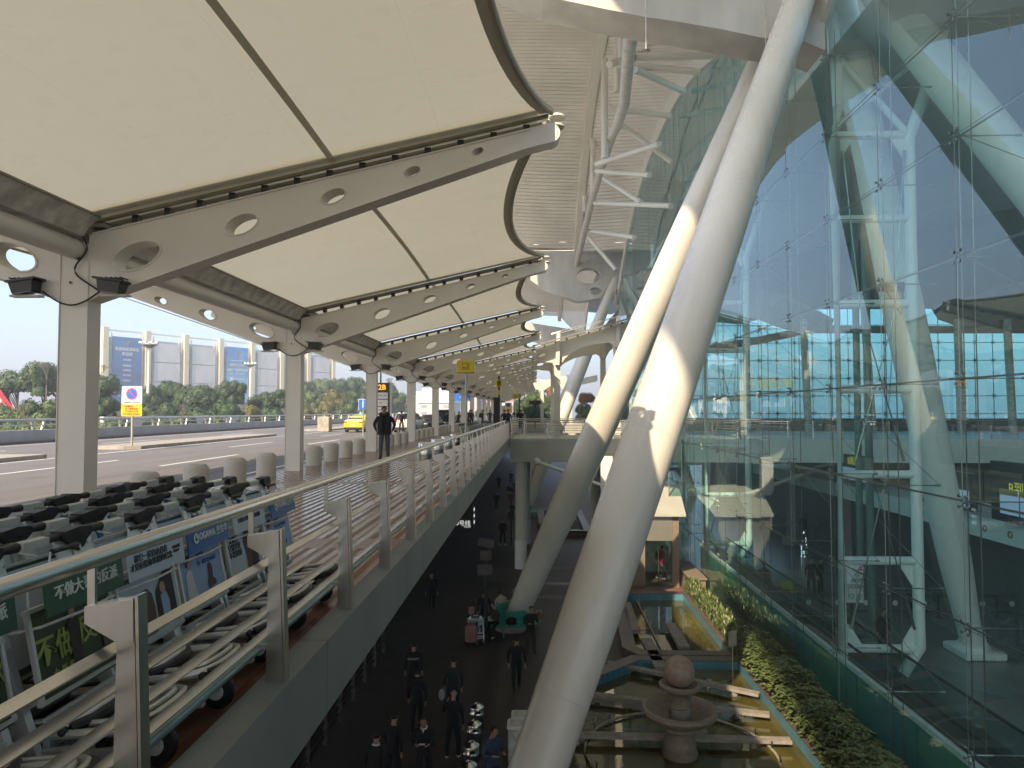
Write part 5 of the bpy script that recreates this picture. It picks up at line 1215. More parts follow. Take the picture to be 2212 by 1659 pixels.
# ================================================================== SIGNS
def post(b,x,y,z0,z1,r=.04): b.tube([(x,y,z0),(x,y,z1)],r,10)
def noparking(p,y,lab,sc=1.0,txt=True):
    t=thing('no_parking_sign',lab,'sign',(p.x,y,ROADZ)); x=p.x; zt=2.78; b=MB(); post(b,x,y,ROADZ,zt-.2,.055); b.build('post','pole_grey',t)
    rr=.08; W,H1=.96,.80
    def rrect(x0,x1,z0,z1,r_):
        o=[]
        for cx,cz,a0 in((x1-r_,z1-r_,0),(x0+r_,z1-r_,90),(x0+r_,z0+r_,180),(x1-r_,z0+r_,270)):
            for k in range(5): a=rad(a0+k*22.5); o.append((cx+r_*math.cos(a),cz+r_*math.sin(a)))
        return o
    fn=lambda u,v,tt:Vector((x+u,y-.08+tt,v))
    b=MB(); b.prism(rrect(-W/2,W/2,zt-.84,zt,.06),[],fn,0,.03); b.build('white_plate','white',t)
    b=MB(); b.prism(rrect(-W/2-.01,W/2+.01,zt-1.40,zt-.845,.05),[],fn,-.003,.03); yp=b.build('yellow_plate',mat('sign_yellow_plate',(.85,.55,.02),.4,var=.02),t)
    b=MB(); b.prism(ell(0,zt-.36,.275,.275,32),[ell(0,zt-.36,.235,.235,32)],fn,-.006,-.001); b.prism([(-.20,zt-.19),(-.165,zt-.15),(.20,zt-.53),(.165,zt-.57)],[],fn,-.008,-.0065); b.build('red_ring','sign_red',t)
    b=MB(); b.prism(ell(0,zt-.36,.236,.236,32),[],fn,-.004,-.001); b.build('blue_disc','blue_sign',t)
    if txt:
        text('全路段禁止停车待客',.092,'black',t,(0,-.085,zt-.755-ROADZ),FACE_CAM,bold=.01); 
        for s,z,sz in(('交通警提示',-.945,.10),('电子警察监管',-1.06,.105),('下客限时3分钟',-1.185,.105),('待客车辆请立即驶离',-1.31,.092)):
            text(s,sz,mat('sign_brown',(.25,.05,.02),.5) if 'sign_brown' not in M else M['sign_brown'],t,(-.14 if z>-.95 else 0,-.09,zt+z-ROADZ),FACE_CAM,bold=.012)
    return t
noparking(at(284.6,966,Y=32.6),32.6,'white and yellow no parking sign on the road island')
noparking(at(1098,905,Y=95),95,'tiny far white and yellow no parking sign down the road',txt=False)
# smoking area sign
def smoking(px_,Y_,lab,w=.5):
    p=at(px_,788,Y=Y_); x=p.x; t=thing('smoking_sign',lab,'sign',(x,Y_,0)); b=MB(); post(b,x,Y_,0,2.72,.035); b.build('post','pole_grey',t)
    b=MB(); b.bbox((x-.0,Y_,2.90),(w,.28,.36),.02); b.build('box','yellow',t); b=MB(); b.bx(x+w/2,x+w/2+.012,Y_-.12,Y_+.12,2.74,3.07); b.build('side_plate','white',t)
    b=MB(); fn=lambda u,v,tt:Vector((x+u,Y_-.1425+tt,2.91+v)); b.prism([(-.10,-.10),(.10,-.10),(.10,.10),(-.10,.10)],[[(-.09,-.09),(.09,-.09),(.09,.09),(-.09,.09)]],fn,-.003,0,smooth_holes=False); b.prism([(-.08,-.06),(.045,-.06),(.045,-.035),(-.08,-.035)],[],fn,-.003,0); b.prism([(.055,-.06),(.075,-.06),(.075,-.035),(.055,-.035)],[],fn,-.003,0); b.prism([(.0,.06),(.03,.05),(.06,-.02),(.07,-.02),(.04,.065),(.0,.07)],[],fn,-.003,0); b.prism([(.065,.03),(.08,.0),(.08,-.02),(.088,-.02),(.088,.005),(.07,.04)],[],fn,-.003,0); b.build('cigarette_symbol','black',t)
smoking(1007,20.5,'yellow box smoking area sign on a thin post behind the railing'); smoking(1114,62,'small far yellow smoking sign on a thin post',.6)
# number 8 sign
p=at(1078,828,Y=38); t=thing('gate_number_sign','yellow number 8 sign above a tall black totem','sign',(p.x,38,0)); x=p.x
b=MB(); b.bx(x-.28,x+.05,37.85,38.15,0,2.35); b.build('totem','black',t); b=MB(); post(b,x,38,2.0,3.5,.05); b.build('post','black',t); b=MB(); b.bbox((x,38,3.12),(.32,.16,.38),.02); b.build('box','yellow',t); text('8',.36,'black',t,(0,-.09,3.11),FACE_CAM,bold=.03)
b=MB(); b.bbox((x-.02,38,2.62),(.16,.16,.26),.02); b.build('small_box','yellow',t); b=MB(); b.bx(x+.09,x+.12,37.95,38.1,2.45,2.75); b.build('side_plate','white',t)
p=at(1122,862,Y=66); t=thing('gate_number_sign','far yellow number 9 sign on a dark post','sign',(p.x,66,0)); b=MB(); post(b,p.x,66,0,2.8,.07); b.build('post','black',t); b=MB(); b.bbox((p.x,66,3.0),(.35,.16,.45),.02); b.build('box','yellow',t); text('9',.36,'black',t,(0,-.09,3.0),FACE_CAM,bold=.03)
p=at(1156,869,Y=75); t=thing('direction_sign','dark flat direction sign with gold lettering on a thin black post','sign',(p.x,75,0)); b=MB(); post(b,p.x,75,-.2,2.6,.06); b.build('post','black',t); b=MB(); b.bx(p.x-.62,p.x+.62,74.95,75.05,2.35,2.72); b.build('board','black',t); text('吸烟区→',.24,'gold',t,(0,-.06,2.53),FACE_CAM)
# T2B totem with CCTV
p=at(824,980,Y=45); x=p.x; Yt=45.0
t=thing('terminal_totem','tall T2B terminal sign listing airlines on white strips','sign',(x,Yt,ROADZ)); zt=at(824,827,Y=Yt).z
b=MB(); b.bx(x-.62,x+.44,Yt,Yt+.3,ROADZ,zt); b.build('case','black_metal',t); 
text('T2B',.46,'orange',t,(-.12,-.02,zt-.30-ROADZ),FACE_CAM,bold=.02); 
names_=['CAPITAL  UO','AIR','CHINA','9C','HO  AQ','FU','SC','3U','GX']
for k in range(8):
    z=zt-.62-k*.46; b=MB(); b.bx(x-.55,x+.38,Yt-.02,Yt-.002,z-.40,z); s_=b.build('name_strip','white',t); text(names_[k],.13,'sign_red' if k in(1,2,4) else 'black',t,(-.08,-.03,z-.2-ROADZ),FACE_CAM)
p=at(823,752,Y=46); q=at(823,830,Y=46); t=thing('camera_pole','dark pole with white dome security camera above the terminal sign','security camera',(p.x,46,ROADZ)); b=MB(); post(b,p.x,46,ROADZ,p.z,.05); b.tube([(p.x,46,p.z-.35),(p.x+.65,46,p.z-.35)],.03,6); b.tube([(p.x,46,p.z),(p.x,46,p.z+.35)],.012,5); b.build('pole','black_metal',t); b=MB(); b.sphere((p.x+.65,45.9,p.z-.62),.17,12,8); b.lathe([(.12,0),(.15,-.15)],(p.x+.65,45.9,p.z-.45),12); b.build('dome_camera','white',t)
# blue road signs
def bluesign(px_,py0,py1,Y_,w,lab,txt):
    a=at(px_,py0,Y=Y_); c=at(px_,py1,Y=Y_); t=thing('blue_road_sign',lab,'sign',(a.x,Y_,ROADZ)); b=MB(); post(b,a.x,Y_,ROADZ,a.z-.05,.05); b.build('post','pole_grey',t); b=MB(); b.bx(a.x-w/2,a.x+w/2,Y_-.1,Y_-.06,c.z,a.z); b.build('panel','blue_sign',t); b=MB(); b.bx(a.x-w/2-.03,a.x+w/2+.03,Y_-.058,Y_-.04,c.z-.03,a.z+.03); b.build('border','white',t); text(txt,(a.z-c.z)/4.8,'white',t,(0,-.11,(a.z+c.z)/2-ROADZ),FACE_CAM,bold=.01)
bluesign(785,863,884,50,.62,'upright blue sign with white characters beside the third canopy column','道\n路\n救\n援'); bluesign(1000,850,866,130,3.2,'wide blue overhead style road sign far down the road','机场出口')
b=MB(); zz=at(1000,866,Y=130)
# ================================================================== CARS
def mkcar(kind,col,label,x,y,rz=0,group='vehicles at the kerb',bits=None):
    t=thing('taxi' if kind=='taxi' else 'parked_car',label,'taxi' if kind=='taxi' else 'car',(x,y,ROADZ),rz,group)
    L,W,H={'taxi':(4.6,1.82,1.47),'sedan':(4.8,1.85,1.46),'suv':(4.5,1.85,1.68),'van':(5.1,1.95,1.95),'jeep':(4.7,1.9,1.85)}[kind]
    hy=L/2; gc=.20
    if kind in('taxi','sedan'): prof=[(-hy,.45),(-hy,.78),(-hy+.05,.98),(-hy+.55,1.04),(-hy+1.05,1.30),(-hy+1.55,H-.03),(-.1,H),(.75,H-.08),(1.45,1.02),(hy-.25,.86),(hy,.68),(hy,.40)]; cab=(-hy+.55,1.4); rake=(.75,.75)
    elif kind=='van': prof=[(-hy,.45),(-hy,1.0),(-hy+.1,1.75),(-hy+.3,H-.03),(0,H),(1.1,H-.1),(1.85,1.15),(hy-.1,.95),(hy,.7),(hy,.40)]; cab=(-hy+.1,1.85)
    else: prof=[(-hy,.45),(-hy,.9),(-hy+.08,1.05),(-hy+.35,H-.12),(-hy+.6,H-.03),(-.2,H),(.7,H-.08),(1.35,1.08),(hy-.2,.98),(hy,.75),(hy,.40)]; cab=(-hy+.08,1.35)
    # body as lofted sections along length
    ys=[-hy,-hy+.06,-hy+.35,-hy+.8,-hy+1.1,-hy+1.6,-.6,0,.7,1.05,1.4,1.9,hy-.3,hy-.06,hy]
    def top(yv):
        for (a,za),(c,zc) in zip(prof,prof[1:]):
            if a<=yv<=c and c>a: return za+(zc-za)*(yv-a)/(c-a)
        return prof[1][1] if yv<=-hy else prof[-2][1]
    belt=.96 if kind in('taxi','sedan') else 1.05
    vs=[];n=14
    for yv in ys:
        T=top(max(-hy+.001,min(hy-.001,yv))); wf=1-.16*(abs(yv)/hy)**5; w_=W/2*wf; bz=gc+ (.12 if abs(yv)>hy-.1 else 0)
        bt=min(belt,T); inset=.86 if T>belt+.02 else 1
        up=[( -w_*.86,bz),(-w_*.97,bz+.15),(-w_,.62),(-w_*.98,bt-.06),(-w_*.93,bt),(-w_*(.93-.20*min(1,(T-bt)/.45)),max(bt,T-.07)),(-w_*(.80-.18*min(1,(T-bt)/.45)),T)]
        sec=up+[(-a,z) for a,z in up[::-1]]
        vs+=[(a,yv,z) for a,z in sec]
    fs=[[k*n+i,k*n+(i+1)%n,(k+1)*n+(i+1)%n,(k+1)*n+i] for k in range(len(ys)-1) for i in range(n)]
    b=MB(); b.add(vs,fs,True); b.add(vs[:n],[list(range(n))]); b.add(vs[-n:],[list(range(n))]); b.build('body',col,t,local=True)
    # glazing
    ca,cb=cab
    def wz(yv,f): T=top(yv); return belt+(T-belt)*f
    b=MB(); yr0,yr1=(-hy+.62,-hy+1.42) if kind in('taxi','sedan') else (-hy+.10,-hy+.36)
    z0,z1=top(yr0)+.025,top(yr1)-.03
    b.add([(-W*.37,yr0-.015,z0+.01),(W*.37,yr0-.015,z0+.01),(W*.31,yr1-.03,z1+.03),(-W*.31,yr1-.03,z1+.03)],[[0,1,2,3]]); b.build('rear_window','car_glass',t,local=True,fixn=False)
    b=MB(); a0,a1=(.78,1.42) if kind!='van' else (1.15,1.82); b.add([(-W*.31,a0+.03,top(a0)+.01),(W*.31,a0+.03,top(a0)+.01),(W*.38,a1+.03,top(a1)+.03),(-W*.38,a1+.03,top(a1)+.03)],[[0,1,2,3]]); b.build('windscreen','car_glass',t,local=True,fixn=False)
    for s in(-1,1):
        segs=[(-hy+1.1 if kind in('taxi','sedan') else -hy+.5,-.55),(-.5,.45),(.5,1.15)]
        for (a,c) in segs:
            b=MB(); q=[]
            for yv,f in((a,.06),(c,.06),(c,.80),(a,.80)):
                T=top(yv); ww=W/2*(1-.16*(abs(yv)/hy)**5); k=min(1,(T-belt)/.45); q.append((s*(ww*(.93-.20*k*f*1.05)+.012),yv,belt+(T-belt)*f))
            b.add(q,[[0,1,2,3]]); b.build('side_window','car_glass',t,local=True,fixn=False)
        b=MB(); b.bbox((s*(W/2+.08),.95,belt+.06),(.18,.12,.13),.02); b.build('wing_mirror',col if kind!='taxi' else 'black_metal',t,local=True)
        b=MB(); zz=.86 if kind in('taxi','sedan') else 1.0; b.bbox((s*W*.37,-hy+.02,zz),(.38,.08,.11 if kind in('taxi','sedan') else .3),.015); b.build('tail_light','tail_red',t,local=True)
        b=MB(); b.bbox((s*W*.36,hy-.03,.70),(.34,.10,.12),.02); b.build('headlight','lamp_glass',t,local=True)
        for yv in(-hy+.95,hy-.95):
            b=MB(); b.lathe([(.19,-.09),(.29,-.11),(.32,-.08),(.32,.08),(.29,.11),(.19,.09)],(s*(W/2-.10),yv,.32),24,rot=Matrix.Rotation(rad(90),3,'Y')); wv=b.build('wheel','black_rubber',t,local=True); b=MB(); b.lathe([(0,-.10),(.2,-.09),(.2,.09),(0,.10)],(s*(W/2-.10),yv,.32),16,rot=Matrix.Rotation(rad(90),3,'Y')); b.build('rim','pole_grey',wv,local=True)
    b=MB(); b.bbox((0,-hy+.01,.36),(W*.82,.10,.16),.02); b.build('rear_bumper','black_metal',t,local=True); b=MB(); b.bx(-.24,.24,-hy-.035,-hy-.02,.52,.64); b.build('number_plate','plate',t,local=True)
    if kind=='taxi':
        b=MB(); b.box((0,-.2,H+.03),(.5,.16,.04)); b.prism([(-.14,0),(.14,0),(.05,.20),(-.05,.20)],[],lambda u,v,tt:Vector((u,-.2+tt,H+.05+v)),-.08,.08); b.build('roof_sign',mat('roof_sign_blue',(.25,.42,.58),.4),t,local=True)
        b=MB(); b.bx(-.6,.6,-hy+.50,-hy+.53,1.045,1.075); b.build('rear_strip',mat('rear_strip',(.55,.12,.06),.4),t,local=True)
    return t
p=at(752,935,Z=ROADZ); mkcar('taxi','taxi','yellow taxi sedan driving away in the middle lane',p.x+.3,58.5+2.2,rad(-4))
p=at(858,935,Z=ROADZ); mkcar('suv','car_white','white SUV stopped at the kerb behind the walking man',-10.7,60.5,rad(-3))
mkcar('sedan','car_black','black sedan stopped behind the white SUV beyond the fourth column',-10.15,69.5,rad(-3)); mkcar('van','car_black','black van stopped at the kerb beyond the black sedan',-9.6,78,0); mkcar('jeep','car_silver','tall silver off road car in the second lane beside the black van',-12.0,90,0)
mkcar('taxi','taxi','far yellow taxi at the kerb among the passengers',-9.6,94,0); mkcar('suv','car_white','far white car at the kerb near the end of the walkway',-10.2,108,0)
# ================================================================== PEOPLE
PCACHE={}
def skinmesh(nodes,edges,sub=1):
    me=bpy.data.meshes.new('sk'); me.from_pydata([n[0] for n in nodes],edges,[]); o=bpy.data.objects.new('sk',me); COL.objects.link(o)
    bm=bmesh.new(); bm.from_mesh(me); lay=bm.verts.layers.skin.verify(); bm.verts.ensure_lookup_table()
    for i,n in enumerate(nodes): bm.verts[i][lay].radius=(n[1],n[2] if len(n)>2 else n[1]); bm.verts[i][lay].use_root=(i==0)
    bm.to_mesh(me); bm.free()
    md=o.modifiers.new('s','SKIN'); md.branch_smoothing=.4; md.use_smooth_shade=True; m2=o.modifiers.new('d','SUBSURF'); m2.levels=sub; m2.render_levels=sub
    dg=bpy.context.evaluated_depsgraph_get(); dg.update(); out=bpy.data.meshes.new_from_object(o.evaluated_get(dg)); bpy.data.objects.remove(o); return out
def body(pose):
    """facing -Y. returns mesh with material regions 0 skin 1 top 2 trousers 3 shoes"""
    P={}; lean=pose.get('lean',0); sit=pose.get('sit',False); hz=.93 if not sit else .52
    P['pel']=Vector((0,0,hz)); up=Vector((0,-math.sin(lean),math.cos(lean)))
    P['wai']=P['pel']+up*.17; P['che']=P['pel']+up*.38; P['nek']=P['pel']+up*.545+Vector((0,-.01,0)); hd=pose.get('head',(0,-.02))
    P['hb']=P['nek']+Vector((hd[0]*.5,hd[1]-.005,.07)); P['hm']=P['hb']+Vector((hd[0]*.5,hd[1]*1.0-.012,.085)); P['ht']=P['hm']+Vector((hd[0]*.3,hd[1]*.5+.012,.085))
    nodes=[];idx={}
    def nd(k,p,r,r2=None): idx[k]=len(nodes); nodes.append((tuple(p),r,r2 if r2 else r))
    E=[]; bulk=pose.get('bulk',1.0)
    nd('pel',P['pel'],.150*bulk,.115*bulk); nd('wai',P['wai'],.150*bulk,.11*bulk); nd('che',P['che'],.165*bulk,.12*bulk); nd('nek',P['nek'],.062); nd('hb',P['hb'],.062); nd('hm',P['hm'],.082,.098); nd('ht',P['ht'],.062,.072)
    E+=[(0,1),(1,2),(2,3),(3,4),(4,5),(5,6)]
    seg=[('pel','hips'),]
    def chain(names,start): 
        pr=idx[start]
        for k,p,r in names: nd(k,p,r); E.append((pr,idx[k])); pr=idx[k]
    for s in(-1,1):
        A=pose['armL' if s<0 else 'armR']; sh=P['che']+Vector((s*.185*bulk,0,.075)); el=sh+Vector(A[0]).normalized()*.27; wr=el+Vector(A[1]).normalized()*.24
        dirn=Vector(A[1]).normalized(); hn=wr+dirn*.06
        chain([('sh%d'%s,sh,.068*bulk),('el%d'%s,el,.052*bulk),('wr%d'%s,wr,.030 if not pose.get('sleeve') else .04),('ha%d'%s,hn,.026)],'che')
        side=dirn.cross(Vector((0,0,1))); side=side.normalized() if side.length>.1 else Vector((0,1,0)); perp=dirn.cross(side).normalized()
        if pose.get('fingers',True):
            for f,(off,ln) in enumerate(((-.022,.062),(-.007,.072),(.009,.068),(.023,.052))):
                a=hn+dirn*.028+side*off; m_=a+dirn*ln*.5; e_=m_+(dirn*.75+perp*.5).normalized()*ln*.5
                nd('f%d%d'%(s,f),a,.0095); E.append((idx['ha%d'%s],idx['f%d%d'%(s,f)])); nd('g%d%d'%(s,f),m_,.0085); E.append((idx['f%d%d'%(s,f)],idx['g%d%d'%(s,f)])); nd('h%d%d'%(s,f),e_,.0075); E.append((idx['g%d%d'%(s,f)],idx['h%d%d'%(s,f)]))
            a=hn-dirn*.02+side*-.032; e_=a+(dirn*.8-side*.5).normalized()*.045; nd('t%d'%s,a,.010); E.append((idx['ha%d'%s],idx['t%d'%s])); nd('u%d'%s,e_,.0085); E.append((idx['t%d'%s],idx['u%d'%s]))
        Lg=pose['legL' if s<0 else 'legR']; hp=P['pel']+Vector((s*.095,0,-.06)); kn=hp+Vector(Lg[0]).normalized()*.40; an=kn+Vector(Lg[1]).normalized()*.39
        toe=an+Vector((s*.02,-.15,-.045 if not pose.get('toeup') else -.03)); heel=an+Vector((0,.03,-.05))
        chain([('hp%d'%s,hp,.095*bulk),('kn%d'%s,kn,.078),('an%d'%s,an,.060)],'pel'); nd('he%d'%s,an+Vector((0,.01,-.035)),.048); E.append((idx['an%d'%s],idx['he%d'%s])); nd('to%d'%s,toe,.045); E.append((idx['he%d'%s],idx['to%d'%s]))
    me=skinmesh(nodes,E,1)
    segs=[]
    for a,c in E:
        k=[k for k,v in idx.items() if v==c][0]; k0=[q for q,v in idx.items() if v==a][0]
        if k in('hb','hm','ht'): r=0
        elif k[:2] in('ha',) or k[0] in 'fght' and k[1] in '-1' and k[:2] not in('he','hp','to'): r=0
        elif k[:2] in('kn','an','hp'): r=2
        elif k[:2] in('he','to'): r=3
        else: r=1
        segs.append((Vector(nodes[a][0]),Vector(nodes[c][0]),r))
    for _ in range(4): me.materials.append(None)
    hemz=P['pel'].z-pose.get('hem',.10)
    for p in me.polygons:
        c=p.center; best=9;rb=1
        for a,d,r in segs:
            ab=d-a; t_=max(0,min(1,(c-a).dot(ab)/max(1e-9,ab.dot(ab)))); dd=(c-(a+ab*t_)).length
            if dd<best: best=dd;rb=r
        if rb==2 and c.z>hemz and not sit: rb=1
        if rb==1 and c.z>P['nek'].z+.035: rb=0
        p.material_index=rb; p.use_smooth=True
    return me,P,idx,nodes
DN=(0,0,-1)
POSES={
 'walk':dict(lean=.04,armL=((-.30,.05,-1),(.10,-.15,-1)),armR=((.30,-.15,-1),(.0,-.35,-1)),legL=((0,-.28,-1),(0,.05,-1)),legR=((0,.18,-1),(0,.42,-1)),bulk=1.08),
 'pockets':dict(lean=.05,armL=((-.62,.12,-1),(.42,-.22,-1)),armR=((.62,.12,-1),(-.42,-.22,-1)),legL=((-.03,-.20,-1),(0,.02,-1)),legR=((.03,.06,-1),(0,.18,-1)),bulk=1.15,fingers=True,hem=.05),
 'stand':dict(armL=((-.22,.05,-1),(-.05,-.12,-1)),armR=((.22,.05,-1),(.05,-.12,-1)),legL=((-.10,0,-1),(-.06,.02,-1)),legR=((.10,0,-1),(.06,.02,-1)),bulk=1.05),
 'phone':dict(head=(0,-.045),armL=((-.22,-.12,-1),(.45,-.85,.15)),armR=((.22,-.12,-1),(-.45,-.85,.15)),legL=((-.08,0,-1),(-.02,.04,-1)),legR=((.08,-.1,-1),(.02,.04,-1)),bulk=1.12),
 'push':dict(lean=.18,armL=((-.15,-.5,-1),(-.05,-.95,-.25)),armR=((.15,-.5,-1),(.05,-.95,-.25)),legL=((0,-.32,-1),(0,.1,-1)),legR=((0,.25,-1),(0,.40,-1)),bulk=1.08),
 'sit':dict(sit=True,lean=.22,head=(0,-.05),armL=((-.2,-.25,-1),(.25,-.95,-.1)),armR=((.2,-.25,-1),(-.25,-.95,-.1)),legL=((-.18,-1,-.05),(0,.10,-1)),legR=((.22,-1,-.05),(.05,-.12,-1)),bulk=1.05),
 'ear':dict(armL=((-.22,.05,-1),(-.05,-.12,-1)),armR=((.35,-.25,-1),(-.35,-.35,.95)),legL=((-.10,-.1,-1),(-.02,.05,-1)),legR=((.10,.1,-1),(.02,.15,-1)),bulk=1.1),
}
CL={}
def cloth(c):
    if c not in CL: CL[c]=mat('cloth_%d'%len(CL),c,.85,var=.12,sc=9,bump=.2,bsc=25)
    return CL[c]
BLK=(.014,.014,.016);NAV=(.02,.026,.045);GRY=(.09,.095,.10)
def person(label,x,y,z,rz,pose,top=BLK,legs=BLK,shoes=(.03,.03,.03),hair='short',scale=1,extras=None,group=None,skin='skin'):
    if pose not in PCACHE: PCACHE[pose]=body(POSES[pose])
    me,P,idx,nodes=PCACHE[pose]
    zmin=min(v.co.z for v in me.vertices) 
    t=thing('person',label,'person',(x,y,z),rz,group)
    o=bpy.data.objects.new('body',me); COL.objects.link(o); o.parent=t; o.location=(0,0,-zmin); t.scale=(scale,)*3
    for i,m_ in enumerate((M[skin],cloth(top),cloth(legs),cloth(shoes) if isinstance(shoes,tuple) else M[shoes])):
        o.material_slots[i].link='OBJECT'; o.material_slots[i].material=m_
    hm=P['hm']; off=Vector((0,0,-zmin))
    if hair!='bald':
        b=MB(); c=hm+off+Vector((0,.014,.045)); b.sphere(c,(.094,.108,.090),16,10)
        if hair=='long': b.sphere(c+Vector((0,.04,-.10)),(.088,.07,.17),12,8)
        # flatten front so the face shows: push verts forward of face plane up
        for k,v in enumerate(b.v):
            v=Vector(v)
            if v.y<c.y-.035 and v.z<c.z+.035: v.y=c.y-.02; v.z=max(v.z,c.z+.0)
            elif v.z<c.z-.05 and hair!='long': v.z=c.z-.05
            b.v[k]=tuple(v)
        b.build('hair','hair',t,local=True)
    # face: nose, brows/eyes, mouth, ears
    f=hm+off; b=MB(); b.prism([(-.0,.035),(.014,-.012),(-.014,-.012)],[],lambda u,v,tt:Vector((f.x+u,f.y-.088+tt+(-.012 if v<0 else .004),f.z+v)),-.006,.02); 
    for s in(-1,1): b.sphere(f+Vector((s*.084,.012,.005)),(.012,.02,.03),8,6)
    b.build('nose_and_ears',skin,t,local=True)
    b=MB()
    for s in(-1,1): b.sphere(f+Vector((s*.032,-.089,.022)),(.013,.006,.006),8,5); b.box(f+Vector((s*.032,-.090,.042)),(.032,.008,.006))
    b.box(f+Vector((0,-.090,-.040)),(.036,.008,.007)); b.build('eyes_and_mouth','fig_dark',t,local=True)
    if extras:
        for e in extras: e(t,P,off)
    return t
def ex_hood(c):
    def f(t,P,off):
        b=MB(); p=P['nek']+off; b.tube([p+Vector((.14*math.cos(a),.02+.11*math.sin(a),.02+.035*math.sin(a))) for a in[2*math.pi*k/14 for k in range(14)]],.05,8,closed=True); b.build('hood',cloth(c),t,local=True)
    return f
def ex_jacket(c,L=.26):
    def f(t,P,off):
        p=P['pel']+off; b=MB(); vs=[];n=20
        for z,rx,ry in((.46,.16,.12),(.36,.235,.155),(.2,.235,.165),(.0,.225,.16),(-.12,.235,.165)):
            for k in range(n):
                a=-math.pi/2+.22+(2*math.pi-.44)*k/(n-1); vs.append(p+Vector((rx*math.cos(a),ry*math.sin(a)-.3*z*.12,z)))
        fs=[[j*n+i,j*n+i+1,(j+1)*n+i+1,(j+1)*n+i] for j in range(4) for i in range(n-1)]
        b.add(vs,fs,True); b.build('open_jacket',cloth(c),t,local=True,fixn=False)
    return f
def ex_backpack(c,m_=None):
    def f(t,P,off):
        p=P['che']+off+Vector((0,.20,-.06)); b=MB(); b.bbox(p,(.30,.17,.44),.05); b.bbox(p+Vector((0,.09,-.08)),(.22,.07,.22),.02); bp_=b.build('backpack',cloth(c),t,local=True)
        b=MB()
        for s in(-1,1): b.tube([p+Vector((s*.11,-.08,.2)),p+Vector((s*.12,-.24,.20)),p+Vector((s*.13,-.34,.05)),p+Vector((s*.13,-.2,-.15))],.018,6)
        b.build('strap',cloth(c),bp_,local=True)
    return f
def ex_collar(t,P,off):
    p=P['nek']+off; b=MB(); b.tube([p+Vector((.075*math.cos(a),-.01+.08*math.sin(a),.0+.02*math.sin(a))) for a in[2*math.pi*k/12 for k in range(12)]],.018,6,closed=True); b.prism([(-.03,.0),(.03,.0),(0,-.10)],[],lambda u,v,tt:Vector((p.x+u,p.y-.115+tt,p.z+v)),-.02,0); b.build('white_collar','white',t,local=True)
def ex_cap(t,P,off):
    p=P['hm']+off+Vector((0,.008,.06)); b=MB(); b.lathe([(.103,-.03),(.10,.02),(.075,.06),(0,.075)],p,16); b.prism([(-.08,-.07),(.08,-.07),(.06,-.17),(-.06,-.17)],[],lambda u,v,tt:Vector((p.x+u,p.y+v,p.z-.02+tt)),-.006,.006); b.build('cap',cloth(BLK),t,local=True)
def ex_vis(t,P,off):
    for dz in(.12,.30):
        b=MB(); p=P['pel']+off+Vector((0,0,dz)); b.lathe([(.215,-.035),(.215,.035)],p,20,rot=Matrix.Diagonal((1,.74,1))); b.build('reflective_band',mat('lime_band',(.55,.75,.05),.5) if 'lime_band' not in M else M['lime_band'],t,local=True)
def ex_text(s):
    def f(t,P,off):
        p=P['che']+off+Vector((0,.19,.0)); text(s,.085,'ad_white',t,p,orient((-1,0,0),(0,0,1)),bold=.01)
    return f
def ex_phone(t,P,off):
    i='ha1'; p=(P['che']+Vector((0,-.33,-.10)))+off; b=MB(); b.bbox(p,(.15,.08,.012),.003); b.build('phone','white',t,local=True)
def ex_bag(s=-1,c=(.5,.5,.5)):
    def f(t,P,off):
        p=P['pel']+off+Vector((s*.34,-.05,-.15)); b=MB(); b.sphere(p+Vector((0,0,-.12)),(.10,.07,.17),10,8); b.tube([p+Vector((0,0,.02)),p+Vector((0,0,.10))],.012,5); b.build('plastic_bag',cloth(c),t,local=True)
    return f
# main walking man
person('man in black hooded jacket and grey jeans walking towards the camera, hands in pockets',-5.06,23.9,0,rad(2),'pockets',BLK,(.085,.10,.105),(.03,.03,.03),'short',1.02,[ex_hood((.012,.012,.013)),ex_jacket((.016,.016,.018))])
person('person in brown coat with dark backpack standing at the kerb, back turned',-10.6+.0,56.5,ROADZ,rad(180),'stand',(.17,.09,.04),BLK,extras=[ex_backpack((.02,.022,.03))])
person('person behind the brown coat traveller, face just visible over the shoulder',-10.6,60.2,ROADZ,0,'stand',(.2,.05,.03),BLK,scale=1.02) if 0 else None
far=[('person in dark jacket and pale jeans standing beside the sixth column',1239,925,1050,65,BLK,(.35,.40,.45),'stand',190),
 ('person in black pushing a trolley beyond the pale jeans traveller',1335,935,1050,66,BLK,BLK,'push',150),
 ('person in black bending near the trolleys, left of the pair',1425,945,1050,70,BLK,NAV,'push',90),
 ('person in dark red coat beside the trolleys, right of the pair',1452,945,1050,70,(.06,.02,.02),NAV,'stand',30),
 ('person with a dark backpack seen from the side among the passengers',1548,925,1040,64,BLK,BLK,'stand',100),
 ('dark figure leaning past the black totem',1652,930,1040,60,BLK,BLK,'push',60),
 ('person in a padded black coat at the trolley row, left one',1738,925,1040,58,BLK,BLK,'walk',170),
 ('person in a padded black coat at the trolley row, right one',1772,922,1040,56,BLK,(.3,.33,.36),'stand',185),
 ('dark figure at the far railing below the small yellow sign, left one',1855,925,1000,64,BLK,BLK,'stand',30),
 ('dark figure at the far railing below the small yellow sign, right one',1885,925,1000,66,BLK,GRY,'walk',200),
 ('person in a dark coat far down the walkway by the tenth column',1612,935,1000,85,BLK,BLK,'walk',180),
 ('person in a dark coat walking far down the walkway at the right',1830,930,1000,80,NAV,BLK,'walk',0)]
for lab,zx,zy,_,Y_,tp,lg,po,ang in far:
    p=at((1200+zx*.452)*.5486,900,Y=Y_); person(lab,p.x,Y_,0 if p.x>-7 else ROADZ,rad(ang),po,tp,lg,extras=[ex_backpack(BLK)] if 'backpack' in lab else None)
